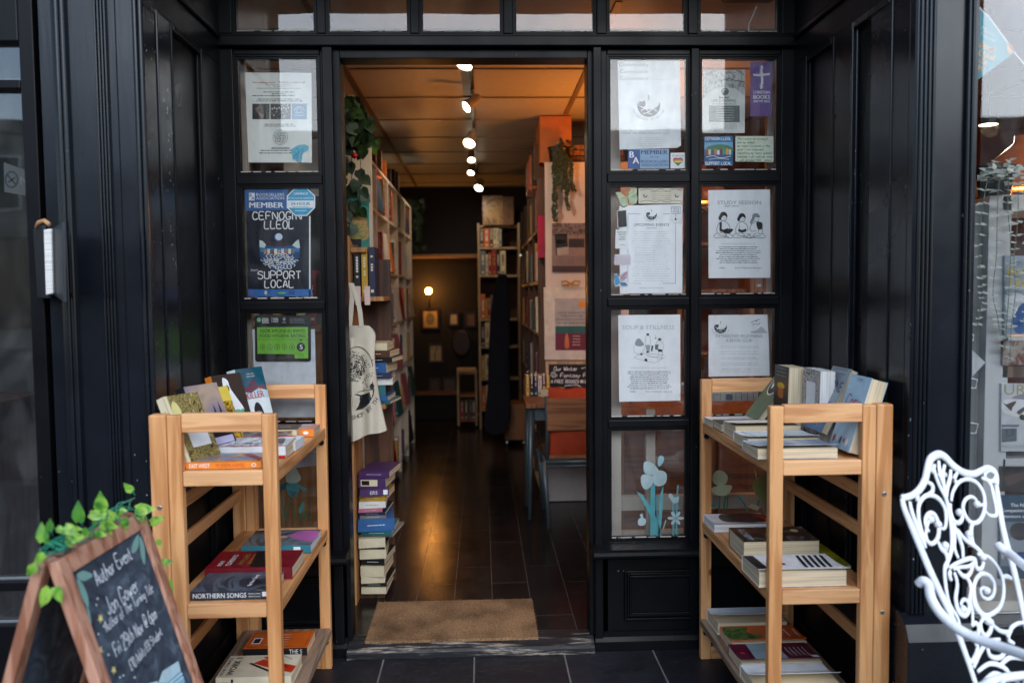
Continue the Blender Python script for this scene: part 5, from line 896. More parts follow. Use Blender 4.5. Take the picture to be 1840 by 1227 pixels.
def seated(i, x, y, s, hair, flipx=1, book=True, longhair=False):
    """line drawing of a cross-legged reader about 2.2 s tall"""
    f = flipx; P_ = lambda a, b: (x+a*s*f, y+b*s); w = s*.035
    i.blob([P_(-.28, -1.75), P_(-.1, -1.98), P_(.15, -1.98), P_(.32, -1.8), P_(.34, -1.55), P_(.1, -1.7), P_(-.1, -1.55), P_(-.22, -1.3), P_(-.38, -1.45)] if not longhair else [P_(-.3, -1.7), P_(-.05, -1.98), P_(.3, -1.9), P_(.38, -1.6), P_(.55, -1.2), P_(.45, -1.05), P_(.28, -1.3), P_(.1, -1.65), P_(-.15, -1.6)], hair, 2)
    i.line([P_(.3, -1.6), P_(.28, -1.4), P_(.1, -1.25), P_(-.12, -1.32), P_(-.2, -1.5)], w, INK, 2, True); i.line([P_(-.05, -1.25), P_(-.3, -1.1), P_(-.5, -.7), P_(-.45, -.25), P_(-.1, -.3)], w, INK, 2, True); i.line([P_(.15, -1.2), P_(.4, -1.05), P_(.55, -.7), P_(.4, -.45), P_(.05, -.5)], w, INK, 2, True)
    i.line([P_(-.45, -.3), P_(-.75, -.05), P_(-.6, .12), P_(0, .08), P_(.65, .12), P_(.8, -.02), P_(.45, -.25)], w, INK, 2, True); i.line([P_(-.4, -.1), P_(.1, -.05), P_(.5, .1)], w, INK, 2, True); i.line([P_(0, -.3), P_(.3, -.1), P_(.1, .08)], w, INK, 2, True); i.line([P_(-.2, -1.0), P_(-.15, -.4)], w, INK, 2)
    if book: i.poly([P_(-.3, -.65), P_(.05, -.55), P_(.4, -.68), P_(.38, -.42), P_(.05, -.32), P_(-.28, -.42)], INK, 3)
    i.line([P_(.0, -1.5), P_(.06, -1.49)], w*1.2, INK, 3); i.line([P_(.16, -1.5), P_(.22, -1.5)], w*1.2, INK, 3); i.line([P_(.05, -1.36), P_(.14, -1.35)], w, INK, 3)
sheet('poster', 'white study session poster with drawing of three seated readers', 'poster', [(910, 198), (1434, 192), (1437, 940), (912, 944)], PAPER, lambda i: (
    i.text('STUDY SESSION', 1172, 318, GREYINK, w=370, h=30, align='c'), i.hand('Quiet silence', 1050, 338, GREYINK, 16, w=120, lw=2.5, align='l'), seated(i, 1035, 590, 104, INK), i.rect(1004, 470, 1024, 528, INK, 3), seated(i, 1192, 590, 98, INK), seated(i, 1318, 592, 100, flat('#8f9399', .5), -1, False, True), i.blob([(1318, 470), (1365, 475), (1366, 525), (1330, 528)], INK, 3), i.blob([(1050, 530), (1120, 528), (1090, 565), (1045, 560)], INK, 3),
    i.text('9AM IN SILENCE', 1170, 658, LIGHTINK, w=280, h=12, align='c'), i.rows(965, 1362, 680, 812, 9, 6, flat('#6a6e76'), 1, 4), i.text('FREE', 1028, 863, flat('#4a4d54'), w=44, h=12, align='c'), i.text('Every Wednesday 4pm-6pm', 1250, 862, flat('#4a4d54'), w=225, h=13, align='c')), c4)
c_5 = crop(1080, 540, 5.4118)
sheet('poster', 'white soup and stillness poster with drawing of people on a picnic rug', 'poster', [(167, 142), (770, 136), (772, 972), (176, 984)], PAPER, lambda i: (
    i.text('SOUP & STILLNESS', 460, 280, LIGHTINK, w=505, h=40, align='c'), i.line([(320, 555), (390, 510), (610, 530), (625, 545), (530, 605), (440, 592), (320, 555)], 3, GREYINK),
    i.blob([(330, 430), (345, 380), (375, 370), (400, 400), (420, 430), (380, 445)], flat('#9a9ca0')), i.line([(320, 430), (325, 500), (380, 520), (420, 470), (430, 430)], 3, GREYINK, 1, True), i.ell(455, 330, 14, 12, INK), i.line([(430, 400), (440, 345), (455, 340), (475, 350), (482, 400), (470, 430), (440, 430), (430, 400)], 3, GREYINK, 1, True), i.poly([(430, 435), (480, 435), (470, 505), (445, 505)], flat('#a9abb0')), i.ell(452, 500, 14, 8, INK, 2), i.ell(570, 378, 16, 13, INK), i.line([(530, 430), (555, 390), (580, 395), (610, 430), (600, 480)], 3, GREYINK, 1, True), i.poly([(552, 470), (600, 478), (592, 500), (555, 495)], INK), i.poly([(525, 430), (560, 425), (550, 480), (525, 475)], flat('#6a6d74'), 2), i.poly([(492, 435), (508, 440), (500, 490), (485, 495)], DGR), i.line([(600, 490), (590, 570)], 4, GREYINK), i.line([(560, 495), (555, 560), (500, 545)], 3, GREYINK), i.blob([(380, 520), (400, 515), (405, 528), (385, 530)], INK), i.blob([(420, 575), (440, 562), (452, 590), (430, 588)], INK), i.ell(530, 365, 8, 8, GREYINK), i.line([(520, 335), (535, 345)], 4, GREYINK), i.rows(540, 600, 545, 570, 3, 3, GREYINK), i.line([(440, 530), (500, 550), (550, 548)], 3, DGR, 1, True),
    i.text('WEDNESDAY LUNCHTIMES', 465, 660, LIGHTINK, w=370, h=13, align='c'), i.rows(245, 692, 690, 855, 10, 7, flat('#74787f'), 1, 6), i.text('FREE', 310, 892, flat('#5a5d64'), w=50, h=14, align='c'), i.text('Every Wednesday 12pm-1pm', 565, 890, flat('#5a5d64'), w=255, h=14, align='c')), c_5)
sheet('poster', 'white book club poster headed with crescent emblem, partly behind the right bookshelf', 'poster', [(1045, 142), (1618, 136), (1632, 400), (1640, 730), (1046, 740)], PAPER, lambda i: (
    moonlogo(i, 1162, 258, 62), i.line([(1460, 215), (1490, 200), (1545, 182)], 5, DGR, 1, True), i.line([(1470, 240), (1500, 225), (1530, 235), (1545, 210)], 6, GREYINK, 1, True), i.line([(1500, 190), (1520, 210)], 5, DGR), i.blob([(1460, 300), (1510, 290), (1560, 255), (1605, 300), (1605, 316), (1465, 316)], flat('#c2c8cf')),
    i.text('INTERESTED IN JOINING', 1342, 360, GREYINK, w=455, h=30, align='c'), i.text('A BOOK CLUB?', 1345, 402, GREYINK, w=260, h=30, align='c'), i.rows(1115, 1575, 445, 458, 2, 3.5, LIGHTINK), i.rows(1115, 1575, 495, 518, 2, 3.5, LIGHTINK), i.rows(1130, 1560, 555, 570, 2, 3.5, LIGHTINK), i.rows(1120, 1580, 608, 625, 2, 3.5, LIGHTINK), i.rows(1130, 1580, 668, 690, 2, 3.5, LIGHTINK)), c_5)
sheet('paper_strip', 'white strip with drawn row of rounded book spines, low behind the right bookshelf', 'card', [(1060, 840), (1598, 826), (1600, 972), (1062, 978)], PAPER, lambda i: [
    (i.poly([(x, 968), (x, y), (x+w_*.3, y-9), (x+w_*.7, y-9), (x+w_, y), (x+w_, 968)], flat('#8a93a8') if dk else PAPER, 1), i.line([(x, 968), (x, y), (x+w_*.3, y-9), (x+w_*.7, y-9), (x+w_, y), (x+w_, 968)], 2.4, flat('#2a3348'), 2)) for x, w_, y, dk in ((1094, 66, 920, 0), (1160, 54, 880, 0), (1214, 60, 918, 1), (1276, 34, 886, 0), (1310, 56, 902, 0), (1368, 56, 922, 0), (1425, 54, 872, 0), (1482, 46, 910, 0), (1530, 34, 868, 1), (1566, 32, 920, 0))], c_5)
# ================================================================== INTERIOR
WSH = flat('#d8cdbb', .5, var=.05); YD = lambda d: d-3.0
def xat(px, py, Y): return XZ(px, py, Y)
BCOL = {'red': '#8e2222', 'orange': '#d2691e', 'cream': '#d8caa6', 'navy': '#1d2745', 'teal': '#25666a', 'black': '#1a1a1c', 'white': '#dcdad4', 'green': '#35543a', 'mustard': '#b98f2e', 'purple': '#4c2f5e', 'brown': '#553622', 'grey': '#6e7074', 'pink': '#b96a7c', 'blue': '#2f5f96'}
NAMES_ = list(BCOL); ORD = ['first', 'second', 'third', 'fourth', 'fifth', 'sixth', 'seventh', 'eighth', 'ninth', 'tenth', 'eleventh', 'twelfth', 'thirteenth', 'fourteenth', 'fifteenth', 'sixteenth', 'seventeenth', 'eighteenth', 'nineteenth']
_pb = {}
def plainbook(col, T, H, W=.14):
    """one small shelf book: cover wrapped round a page block, with a few bands on the spine"""
    k = (col, round(T, 3), round(H, 2), W)
    if k in _pb: return _pb[k]
    m = MB(); c = flat(BCOL[col], .45); p = flat('#c9b894', .8)
    m.box(.002, W-.003, .002, H-.002, .0015, T-.0015, p); m.box(0, W, 0, H, 0, .0015, c); m.box(0, W, 0, H, T-.0015, T, c); m.box(0, .002, 0, H, .0015, T-.0015, c)
    r2 = random.Random(len(col)*1000+ord(col[0])*7+int(T*1000)); b = flat(BCOL[r2.choice(['cream', 'white', 'mustard'])] if col not in ('cream', 'white') else BCOL[r2.choice(['navy', 'red', 'black'])], .5)
    a = H*r2.uniform(.3, .45)
    for q in range(9):  # lettering run down the spine
        if r2.random() < .8: m.box(-.0004, 0, a+q*.011, a+q*.011+.0085, T*.32, T*.68, b)
    m.box(-.0004, 0, H*.08, H*.08+.012, T*.25, T*.75, b)
    me = bpy.data.meshes.new('book'); me.from_pydata([tuple(v) for v in m.v], [], m.f)
    for x in m.mats: me.materials.append(x)
    me.polygons.foreach_set('material_index', m.mi); me.update(); _pb[k] = me; return me
def place(me, M, label, group, name='book'):
    o = bpy.data.objects.new(name, me); C.objects.link(o); o.matrix_world = M
    l, q, s_ = M.decompose(); o.location = l; o.rotation_euler = q.to_euler(); tag(o, label, 'book', group); return o
SIZES = [(.034, .205), (.042, .23), (.05, .22), (.018, .19), (.024, .20), (.030, .21), (.036, .235), (.014, .18), (.028, .195)]
br = random.Random(21)
def fill(x, y0, y1, z, hmax, sgn, where, group, frac=1.0, cols=None, stepx=0, most=6):
    """upright books with spines towards sgn*x, running away from the street"""
    y = y0+.006; i = 0; names = list(cols or NAMES_); end = y0+(y1-y0)*frac
    while i < most:
        T, H = br.choice(SIZES); H = min(H, hmax)
        if y+T > end: break
        c = names[int(br.random()**1.2*len(names))] ; lean = 0
        X = Vector((-sgn, 0, 0)); Yv = Vector((0, br.choice([0, 0, 0, .04, .12]), 1))
        # thickness axis must run with +y: X x Y = -sgn*x x z = sgn*y
        M = frame((x-sgn*br.uniform(.0, .018), y if sgn > 0 else y+T, z), X, Yv)
        place(plainbook(c, T, H), M, '%s spined book, %s along the %s' % (c, ORD[i], where), group)
        y += T+br.uniform(.0005, .004)+(H*.1 if Yv.y > .1 else (.008 if Yv.y > .02 else 0)); i += 1
# ---- white bookcase along the left
bc = thing('white_bookcase', (-.75, 2.6, .04), 'tall white cube bookcase running back along the inside left wall', 'bookcase')
XB = -.585; ys = [1.21, 1.80, 2.38, 2.96, 3.54, 4.12]; zsv = [.13, .46, .79, 1.12, 1.45, 1.785, 2.04]
for k, y in enumerate(ys): bar('upright', bc, XB-.32, XB, y-.010, y+.010, .04, 2.04, WSH, .002)
for z in zsv:
    for a, b in zip(ys, ys[1:]): bar('shelf', bc, XB-.318, XB-.002, a+.0105, b-.0105, z-.018, z, WSH, .002)
MB().box(XB-.335, XB-.321, 1.20, 4.13, .04, 2.04, WSH).build('back_panel', bc)
bays = ['nearest', 'second', 'middle', 'fourth', 'farthest']; rows_ = ['bottom', 'second', 'third', 'fourth', 'fifth', 'top']
for bi in range(5):
    for ri in range(6):
        f = br.choice([.45, .6, .85, .98]) if bi < 3 else br.choice([.3, .5, .6])
        if (bi, ri) in ((0, 5), (1, 5)): f = .35
        fo = br.random() < .62; y_s = ys[bi]+.016
        if fo:
            c_ = br.choice(['orange', 'cream', 'red', 'white', 'navy', 'teal', 'green', 'mustard', 'pink', 'blue']); Wc = br.choice([.15, .17, .2]); Hc = .24 if ri < 5 else .2
            y_c = ys[bi+1]-.02-Wc if br.random() < .5 else y_s+.004
            place(plainbook(c_, .016, Hc, Wc), frame((XB-.015, y_c, zsv[ri]+.001), (.12, 1, 0), (-.14, 0, 1)), '%s book facing out on the %s row of the %s bay, white bookcase' % (c_, rows_[ri], bays[bi]), 'books in the white bookcase')
            if y_c < y_s+.01: y_s = y_c+Wc+.01
        fill(XB+.014, y_s, (ys[bi+1]-.016 if not fo or y_s > ys[bi]+.1 else y_c-.005), zsv[ri]+.001, .29 if ri < 5 else .22, 1, '%s row of the %s bay, white bookcase' % (rows_[ri], bays[bi]), 'books in the white bookcase', .98, most=(5, 5, 4, 3, 2)[bi])
# larger face-out covers in the case, as in the photograph
def faceout(name, label, x, y, z, W, H, m, sgn=1, deco=None, ang=0, T=.02, cat='book'):
    Mx = frame((x, y, z), (.15*sgn if ang == 0 else math.sin(R(ang)), sgn*1, 0), (-.10*sgn, 0, 1)); return book(name, label, Mx, W, H, T, m, deco=deco)
faceout('book', 'orange covered book facing out on the top row of the white bookcase', XB-.03, 1.98, 1.787, .16, .23, flat('#e0581c', .4))
faceout('book', 'red framed annual with black capitals facing out in the white bookcase', XB-.02, 1.84, 1.122, .24, .31, flat('#e8e2d6', .5), deco=lambda i, W, H: (i.line([(.03, .03), (.97, .03), (.97, .97), (.03, .97), (.03, .03)], .05, flat('#b8301c')), i.text('WONDER', .5, .7, INK, h=.14, w=.7, align='c'), i.text('ART', .5, .45, INK, h=.14, align='c')))
faceout('book', 'navy hardback with pale lettering facing out beside the ivy', XB-.02, 1.30, 1.787, .15, .235, flat('#20254a', .4), deco=lambda i, W, H: i.text('SEA', .5, .4, flat('#8f9ac8'), h=.12, align='c'))
# items on top of the case
for k, (c, T, H) in enumerate((('cream', .05, .12), ('brown', .03, .15), ('brown', .04, .17), ('orange', .03, .14), ('brown', .05, .13), ('black', .04, .17), ('brown', .06, .19))):
    place(plainbook(c, T, H, .2), frame((XB-.03, 1.75+k*.27, 2.041), (-1, 0, 0), (0, .05*(k % 3), 1)), '%s book, %s back from the ivy on top of the white bookcase' % (c, ORD[k]), 'books on top of the white bookcase')
# white side board with framed map, dark spines below
MB().box(-.92, -.512, 1.0, 1.03, .04, 2.04, WSH).build('side_board', label='white board closing the street end of the white bookcase', cat='board')
mp = thing('framed_map', (-.6, .95, 1.5), 'framed coastal map in greens and ochre under the trailing ivy', 'framed map')
a, b = XZ(613, 352, .94), XZ(664, 500, .94)
MB().box(a[0]-.15, b[0], .945, .97, b[1], a[1], flat('#141414', .4)).build('frame', mp, bevel=.002)
mb = MB(); pn = Plane((0, .944, 0), (1, 0, 0), (0, 0, 1)); ik = pxink(mb, pn, crop(600, 120, 3.231), 3.94)
ik.rect(-40, 752, 205, 1180, flat('#3c8f84', .4), 1); ik.blob([(55, 900), (85, 830), (120, 800), (150, 850), (190, 890), (195, 1000), (60, 1000)], pic('map_land', ['#b98a5a', '#c9a06a', '#6d8a4a', '#d2b078'], 30), 2); ik.blob([(60, 870), (80, 800), (110, 790), (100, 840)], flat('#c9b04a'), 3); ik.rect(-40, 1000, 160, 1060, flat('#1a1d22', .4), 3); ik.text('Sir Benfro', 60, 1045, flat('#b98a5a'), w=80, align='l', l=4)
mb.build('map', mp)
# oak slope-topped end panel with shelves of flat books just inside the door
on = thing('oak_display_unit', (-.48, .5, .04), 'orange brown wooden display unit just inside the door, stacked with flat books', 'display unit')
m = MB(); m.prism([(-.554, .37, .04), (-.554, .37, 1.545), (-.554, .62, 1.46), (-.554, .62, .04)], (.030, 0, 0), OZ); m.build('side_panel', on, bevel=.002)
m = MB(); m.prism([(-.5235, .40, 1.50), (-.5235, .62, 1.43), (-.5235, .62, 1.41), (-.5235, .40, 1.48)], (.06, 0, 0), OZ); m.build('sloped_top', on, bevel=.002)
for z in (.86, 1.30): bar('shelf', on, -.5235, -.395, .40, .66, z-.018, z, OZ)
bar('plinth', on, -.5235, -.42, .45, .66, .04, .074, DKW); bar('back_panel', on, -.5235, -.395, .661, .675, .04, 1.46, DKW)
z = .0745; stack = [('cream', .030, .125, 0), ('black', .020, .13, 'b'), ('cream', .034, .12, 0), ('cream', .050, .12, 'black'), ('black', .035, .12, 0), ('cream', .048, .13, 0), ('black', .012, .12, 0), ('cream', .045, .13, 0), ('grey', .012, .16, 0), ('blue', .060, .17, 0), ('grey', .016, .13, 0), ('pink', .018, .12, 0), ('white', .032, .13, 0), ('mustard', .030, .13, 0), ('purple', .034, .14, 1), ('purple', .055, .135, 2), ('purple', .030, .15, 0)]
stack.insert(9, ('teal', .022, .15, 0)); stack.insert(12, ('navy', .014, .13, 0))
for k, (c, T, W, f) in enumerate(stack):
    T *= .84 if f != 2 else .75
    if z+T > .84: break
    W -= .022
    yy = .40+br.uniform(0, .015); M = frame((-.518, yy, z), (0, 1, 0), (-1, 0, 0)); M = frame((-.518+W+br.uniform(0, .012), yy, z), (br.uniform(-.16, .16), 1, 0), (-1, 0, 0))
    sp = (lambda i, W_, H_: (i.text('ERS', .35, .25, WHITE, h=.5), i.rect(.8, .15, .95, .85, WHITE))) if f == 1 else ((lambda i, W_, H_: (i.rect(.08, .2, .7, .85, CREAM), i.rect(.12, .3, .4, .75, INK, 2))) if f == 2 else (lambda i, W_, H_, c=c: i.rows(.2, .8, .5, .5, 1, .06, WHITE if c not in ('white', 'cream') else INK)))
    book('book', '%s spined book, %s up in the stack inside the door' % (c, ORD[k]), M, .2, W, T, flat(BCOL[c], .4), spine=sp if c != 'cream' else None, spm=flat('#cfc3a4', .7) if c == 'cream' else None, group='flat books stacked in the oak unit'); z += T+.0006
z = .8605; st2 = [('teal', .012, .14), ('blue', .020, .13), ('teal', .045, .12), ('white', .03, .15), ('navy', .018, .15), ('blue', .042, .125), ('black', .020, .15), ('brown', .028, .14), ('cream', .03, .13)]
for k, (c, T, W) in enumerate(st2):
    yy = .40+br.uniform(0, .03); book('book', '%s book lying %s up, upper stack under the tote bag' % (c, ORD[k]), frame((-.518+W, yy, z), (br.uniform(-.2, .2), 1, 0), (-1, 0, 0)), .18, W, T, flat(BCOL[c], .4), spine=lambda i, W_, H_: i.rows(.2, .8, .5, .5, 1, .06, WHITE), group='flat books stacked in the oak unit'); z += T+.0006
for k, (c, W_) in enumerate((('black', .10), ('mustard', .06), ('navy', .05))):
    place(plainbook(c, .024, .2), frame((-.515+.03*k, .42, 1.301), (0, 1, 0), (0, 0, 1)), '%s book standing under the sloped top, %s from the panel' % (c, ORD[k]), 'books under the sloped top')
# price tags hanging
for k, (px_, py_) in enumerate(((643, 530), (660, 530))):
    a = XZ(px_, py_, .36); MB().box(a[0]-.011, a[0]+.011, .36, .3612, a[1]-.04, a[1]+.035, flat('#d8b8b0', .6)).build('paper_tag', label=('small pale paper tag on a thread above the tote bag' if k else 'narrow pale paper tag tucked behind the tote handle'), cat='tag')
# ---- tote bag
tb_ = thing('tote_bag', (-.48, .33, .7), 'cream canvas tote bag with black round tree print hanging by the doorway', 'tote bag')
CAN = flat('#d3c8b4', .85, var=.04); TP = crop(600, 480, 3.231)
def tsurf(x, y, off=0):
    """crop pixel to the slightly folded front of the bag"""
    u, v = x, y; Y = .325-.010*math.sin((x-90)/16.0)*min(1, max(0, (y-340)/300.0))-.014*math.exp(-((x-95-(y-400)*.02)/14.0)**2)*(1 if y > 420 else 0)+.012*((x-170)/80.0)**2-off
    px_, py_ = TP(x, y); a = XZ(px_, py_, Y); return Vector((a[0], Y, a[1]))
Lf = [(345, 68), (400, 58), (440, 48), (500, 46), (560, 60), (640, 68), (760, 74), (880, 78), (950, 80), (1015, 82)]
Rt = [(340, 200), (370, 232), (400, 240), (440, 238), (500, 234), (560, 236), (640, 244), (760, 262), (880, 290), (950, 306), (965, 300)]
def edge(T_, y):
    for (y0, x0), (y1, x1) in zip(T_, T_[1:]):
        if y0 <= y <= y1: return x0+(x1-x0)*(y-y0)/(y1-y0)
    return T_[-1][1] if y > T_[-1][0] else T_[0][1]
mb = MB(); nx, ny = 22, 30; vs = []
for j in range(ny+1):
    for i in range(nx+1):
        t = i/nx; s_ = j/ny; yb = 340+(1015+(945-1015)*t-340)*s_+ (6*math.sin(t*9) if j == ny else 0); yb = max(yb, 340); vs.append(tsurf(edge(Lf, yb)+(edge(Rt, min(yb, 965))-edge(Lf, yb))*t, yb))
F_ = [(j*(nx+1)+i, (j+1)*(nx+1)+i, (j+1)*(nx+1)+i+1, j*(nx+1)+i+1) for j in range(ny) for i in range(nx)]
mb.add(vs, F_, CAN); n0 = len(vs); mb.add([v+Vector((0, .022, 0)) for v in vs], [f[::-1] for f in F_], CAN)
bnd = [i for i in range(nx+1)]+[(j*(nx+1)+nx) for j in range(1, ny+1)]+[ny*(nx+1)+i for i in range(nx-1, -1, -1)]+[j*(nx+1) for j in range(ny-1, 0, -1)]
mb.f += [(a, bnd[(q+1) % len(bnd)], bnd[(q+1) % len(bnd)]+n0, a+n0) for q, a in enumerate(bnd)]; mb.mi += [0]*len(bnd)
class TI(Ink):
    def __init__(s, mb):
        s.mb = mb; s.k = 1/3.231*3.32/1500
    def flip(s): return True
    def poly(s, pts, m, l=1): s.mb.add([tsurf(a, b, .0036+.0004*l) for a, b in pts], [tuple(range(len(pts)))], m)
    def line(s, pts, w, m, l=1, smooth=False):
        if smooth: pts = [(a.x, a.y) for a in smoothpts([(x, y, 0) for x, y in pts], 4)]
        vs = []; n = len(pts)
        for i in range(n):
            d = Vector((*pts[min(n-1, i+1)], 0))-Vector((*pts[max(0, i-1)], 0)); d = d.normalized() if d.length > 0 else Vector((1, 0, 0)); q = Vector((-d.y, d.x, 0))*w/2
            vs += [tsurf(pts[i][0]+q.x, pts[i][1]+q.y, .0018+.0011*l), tsurf(pts[i][0]-q.x, pts[i][1]-q.y, .0018+.0011*l)]
        s.mb.add(vs, [(2*i, 2*i+1, 2*i+3, 2*i+2) for i in range(n-1)], m)
    def text(s, txt, x, y, m, h, rot=0, l=1, **k):
        vs, fs = glyphs(txt); c, sn = math.cos(R(rot)), math.sin(R(rot)); sy = h/.7
        s.mb.add([tsurf(x+a*sy*c+b*sy*sn, y+a*sy*sn-b*sy*c, .0014) for a, b in vs], fs, m)
ti = TI(mb)
ti.line([(135+92*math.cos(R(a)), 600-138*math.sin(R(a))) for a in range(10, 176, 8)], 3.6, INK, 1)
tr_ = random.Random(5)
for k in range(230):
    a = tr_.uniform(0, 6.28); r_ = tr_.random()**.6; x = 118+62*r_*math.cos(a); y = 575+90*r_*math.sin(a)
    if x < 66: continue
    ti.line([(x, y), (x+tr_.uniform(-7, 7), y+tr_.uniform(-7, 7)), (x+tr_.uniform(-7, 7), y+tr_.uniform(-7, 7))], 3.8, INK)
for k in range(34):
    x = tr_.uniform(160, 222); y = tr_.uniform(510, 720); ti.line([(x, y), (x+tr_.uniform(3, 8), y+tr_.uniform(-4, 6)), (x+tr_.uniform(-2, 4), y+tr_.uniform(4, 8))], 3.4, INK)
ti.poly([(80, 690), (92, 690), (98, 745), (130, 735), (160, 742), (200, 728), (236, 705), (230, 745), (205, 790), (170, 820), (130, 830), (100, 830), (78, 815)], INK)
for p in ([(85, 770), (95, 758), (100, 768)], [(85, 790), (98, 775)], [(120, 760), (130, 790), (125, 805)], [(140, 755), (150, 775), (143, 795)], [(160, 752), (165, 768), (178, 775)], [(185, 748), (192, 758)], [(110, 800), (130, 812)]): ti.line(p, 4, CAN, 3)
ti.line([(135, 728), (175, 715), (215, 712), (225, 690), (218, 682)], 3, INK, 1, True); ti.blob([(208, 690), (222, 672), (234, 690), (226, 712), (212, 708)], INK)
ti.text('B', 78, 872, INK, 26)
for k, (ch_, x, y, rt) in enumerate((('S', 104, 886, -8), ('H', 120, 882, -12), ('O', 141, 876, -16), ('P', 162, 868, -22), ('B', 196, 847, -32), ('Y', 210, 834, -38), ('T', 235, 806, -48), ('H', 247, 788, -54))): ti.text(ch_, x, y, INK, 25, rot=rt)
mb.build('bag', tb_, smooth=False)
for hp in ([(92, 345), (100, 250), (106, 160), (100, 95)], [(160, 345), (150, 250), (128, 165), (108, 110), (100, 92)]):
    m = MB(); q = [tsurf(x, y, .003) for x, y in smoothpts([(x, y, 0) for x, y in hp], 4) and [(a.x, a.y) for a in smoothpts([(x, y, 0) for x, y in hp], 4)]]
    vs = []
    for p in q: vs += [p-Vector((.009, 0, 0)), p+Vector((.009, 0, 0)), p+Vector((.009, .003, 0)), p+Vector((-.009, .003, 0))]
    m.add(vs, [(i*4+k, i*4+(k+1) % 4, i*4+4+(k+1) % 4, i*4+4+k) for i in range(len(q)-1) for k in range(4)], CAN); m.build('handle', tb_)
# ---- ivy
IVY = pic('ivy_leaf', ['#0c1a0a', '#1a3414', '#12260e', '#2a4a1e'], 14, .45); IVYL = pic('ivy_leaf_light', ['#2a4a1c', '#4d6f2a', '#3a5a22'], 14, .45)
iv = thing('trailing_ivy', (-.6, 1.0, 1.5), 'dark green ivy trailing down from the top of the white bookcase', 'ivy plant'); ir = random.Random(9)
cI = crop(600, 120, 3.231); lv = MB(); stm = MB()
def ileaf(x, y, sz, Y, m=IVY):
    px_, py_ = cI(x, y); a = XZ(px_, py_, Y); leafmesh(lv, (a[0], Y, a[1]), (ir.uniform(-.8, .8), ir.uniform(-.5, .1), -1+ir.uniform(-.2, .6)), sz, m, .5, up=(ir.uniform(-.4, .4), -1, ir.uniform(-.3, .5)), cup=.1)
for k in range(190): ileaf(ir.uniform(35, 130), ir.uniform(180, 420)+0, ir.uniform(.045, .075), ir.uniform(.88, 1.1))
for k in range(26): ileaf(ir.gauss(170, 22), ir.gauss(360, 45), ir.uniform(.04, .065), ir.uniform(.88, 1.0))
for k in range(14): ileaf(ir.uniform(190, 250), ir.uniform(420, 480), ir.uniform(.03, .05), ir.uniform(1.0, 1.2), IVYL)
for x, y in ((65, 470), (55, 520), (80, 560), (60, 600), (75, 690), (65, 720), (160, 430), (185, 420), (150, 600), (165, 640), (140, 660), (155, 710), (170, 740), (140, 800), (120, 780), (150, 830), (70, 850), (110, 915), (70, 930), (65, 640)): ileaf(x+ir.uniform(-8, 8), y, ir.uniform(.05, .07), ir.uniform(.88, .92))
lv.build('foliage', iv)
for pts in ([(100, 420), (105, 600), (95, 800), (90, 940)], [(150, 420), (155, 560), (150, 700), (145, 830)], [(65, 420), (60, 600), (65, 720)]): stm.tube([Vector((XZ(*cI(x, y), .9)[0], .9, XZ(*cI(x, y), .9)[1])) for x, y in pts], .0018, flat('#2a2414'), 5)
stm.build('stem', iv)
r_ = XZ(637, 280, .87); m = MB(); m.lathe([(0, -.015), (.011, -.010), (.015, 0), (.011, .010), (0, .015)], flat('#a81418', .25), Matrix.Translation((r_[0], .87, r_[1])), 14); m.build('red_bauble', label='small shiny red bauble hanging in the ivy', cat='bauble', smooth=True)
iv2 = thing('trailing_plant', (-.56, 4.2, 1.6), 'dark trailing plant hanging at the far end of the white bookcase', 'hanging plant'); lv = MB()
for k in range(90): Y_ = ir.uniform(4.15, 4.35); a = XZ(746+ir.gauss(2, 5), ir.uniform(358, 445), Y_); leafmesh(lv, (a[0], Y_, a[1]), (ir.uniform(-1, 1), 0, -1), .05, IVY, .5, up=(0, -1, .2))
lv.build('foliage', iv2)
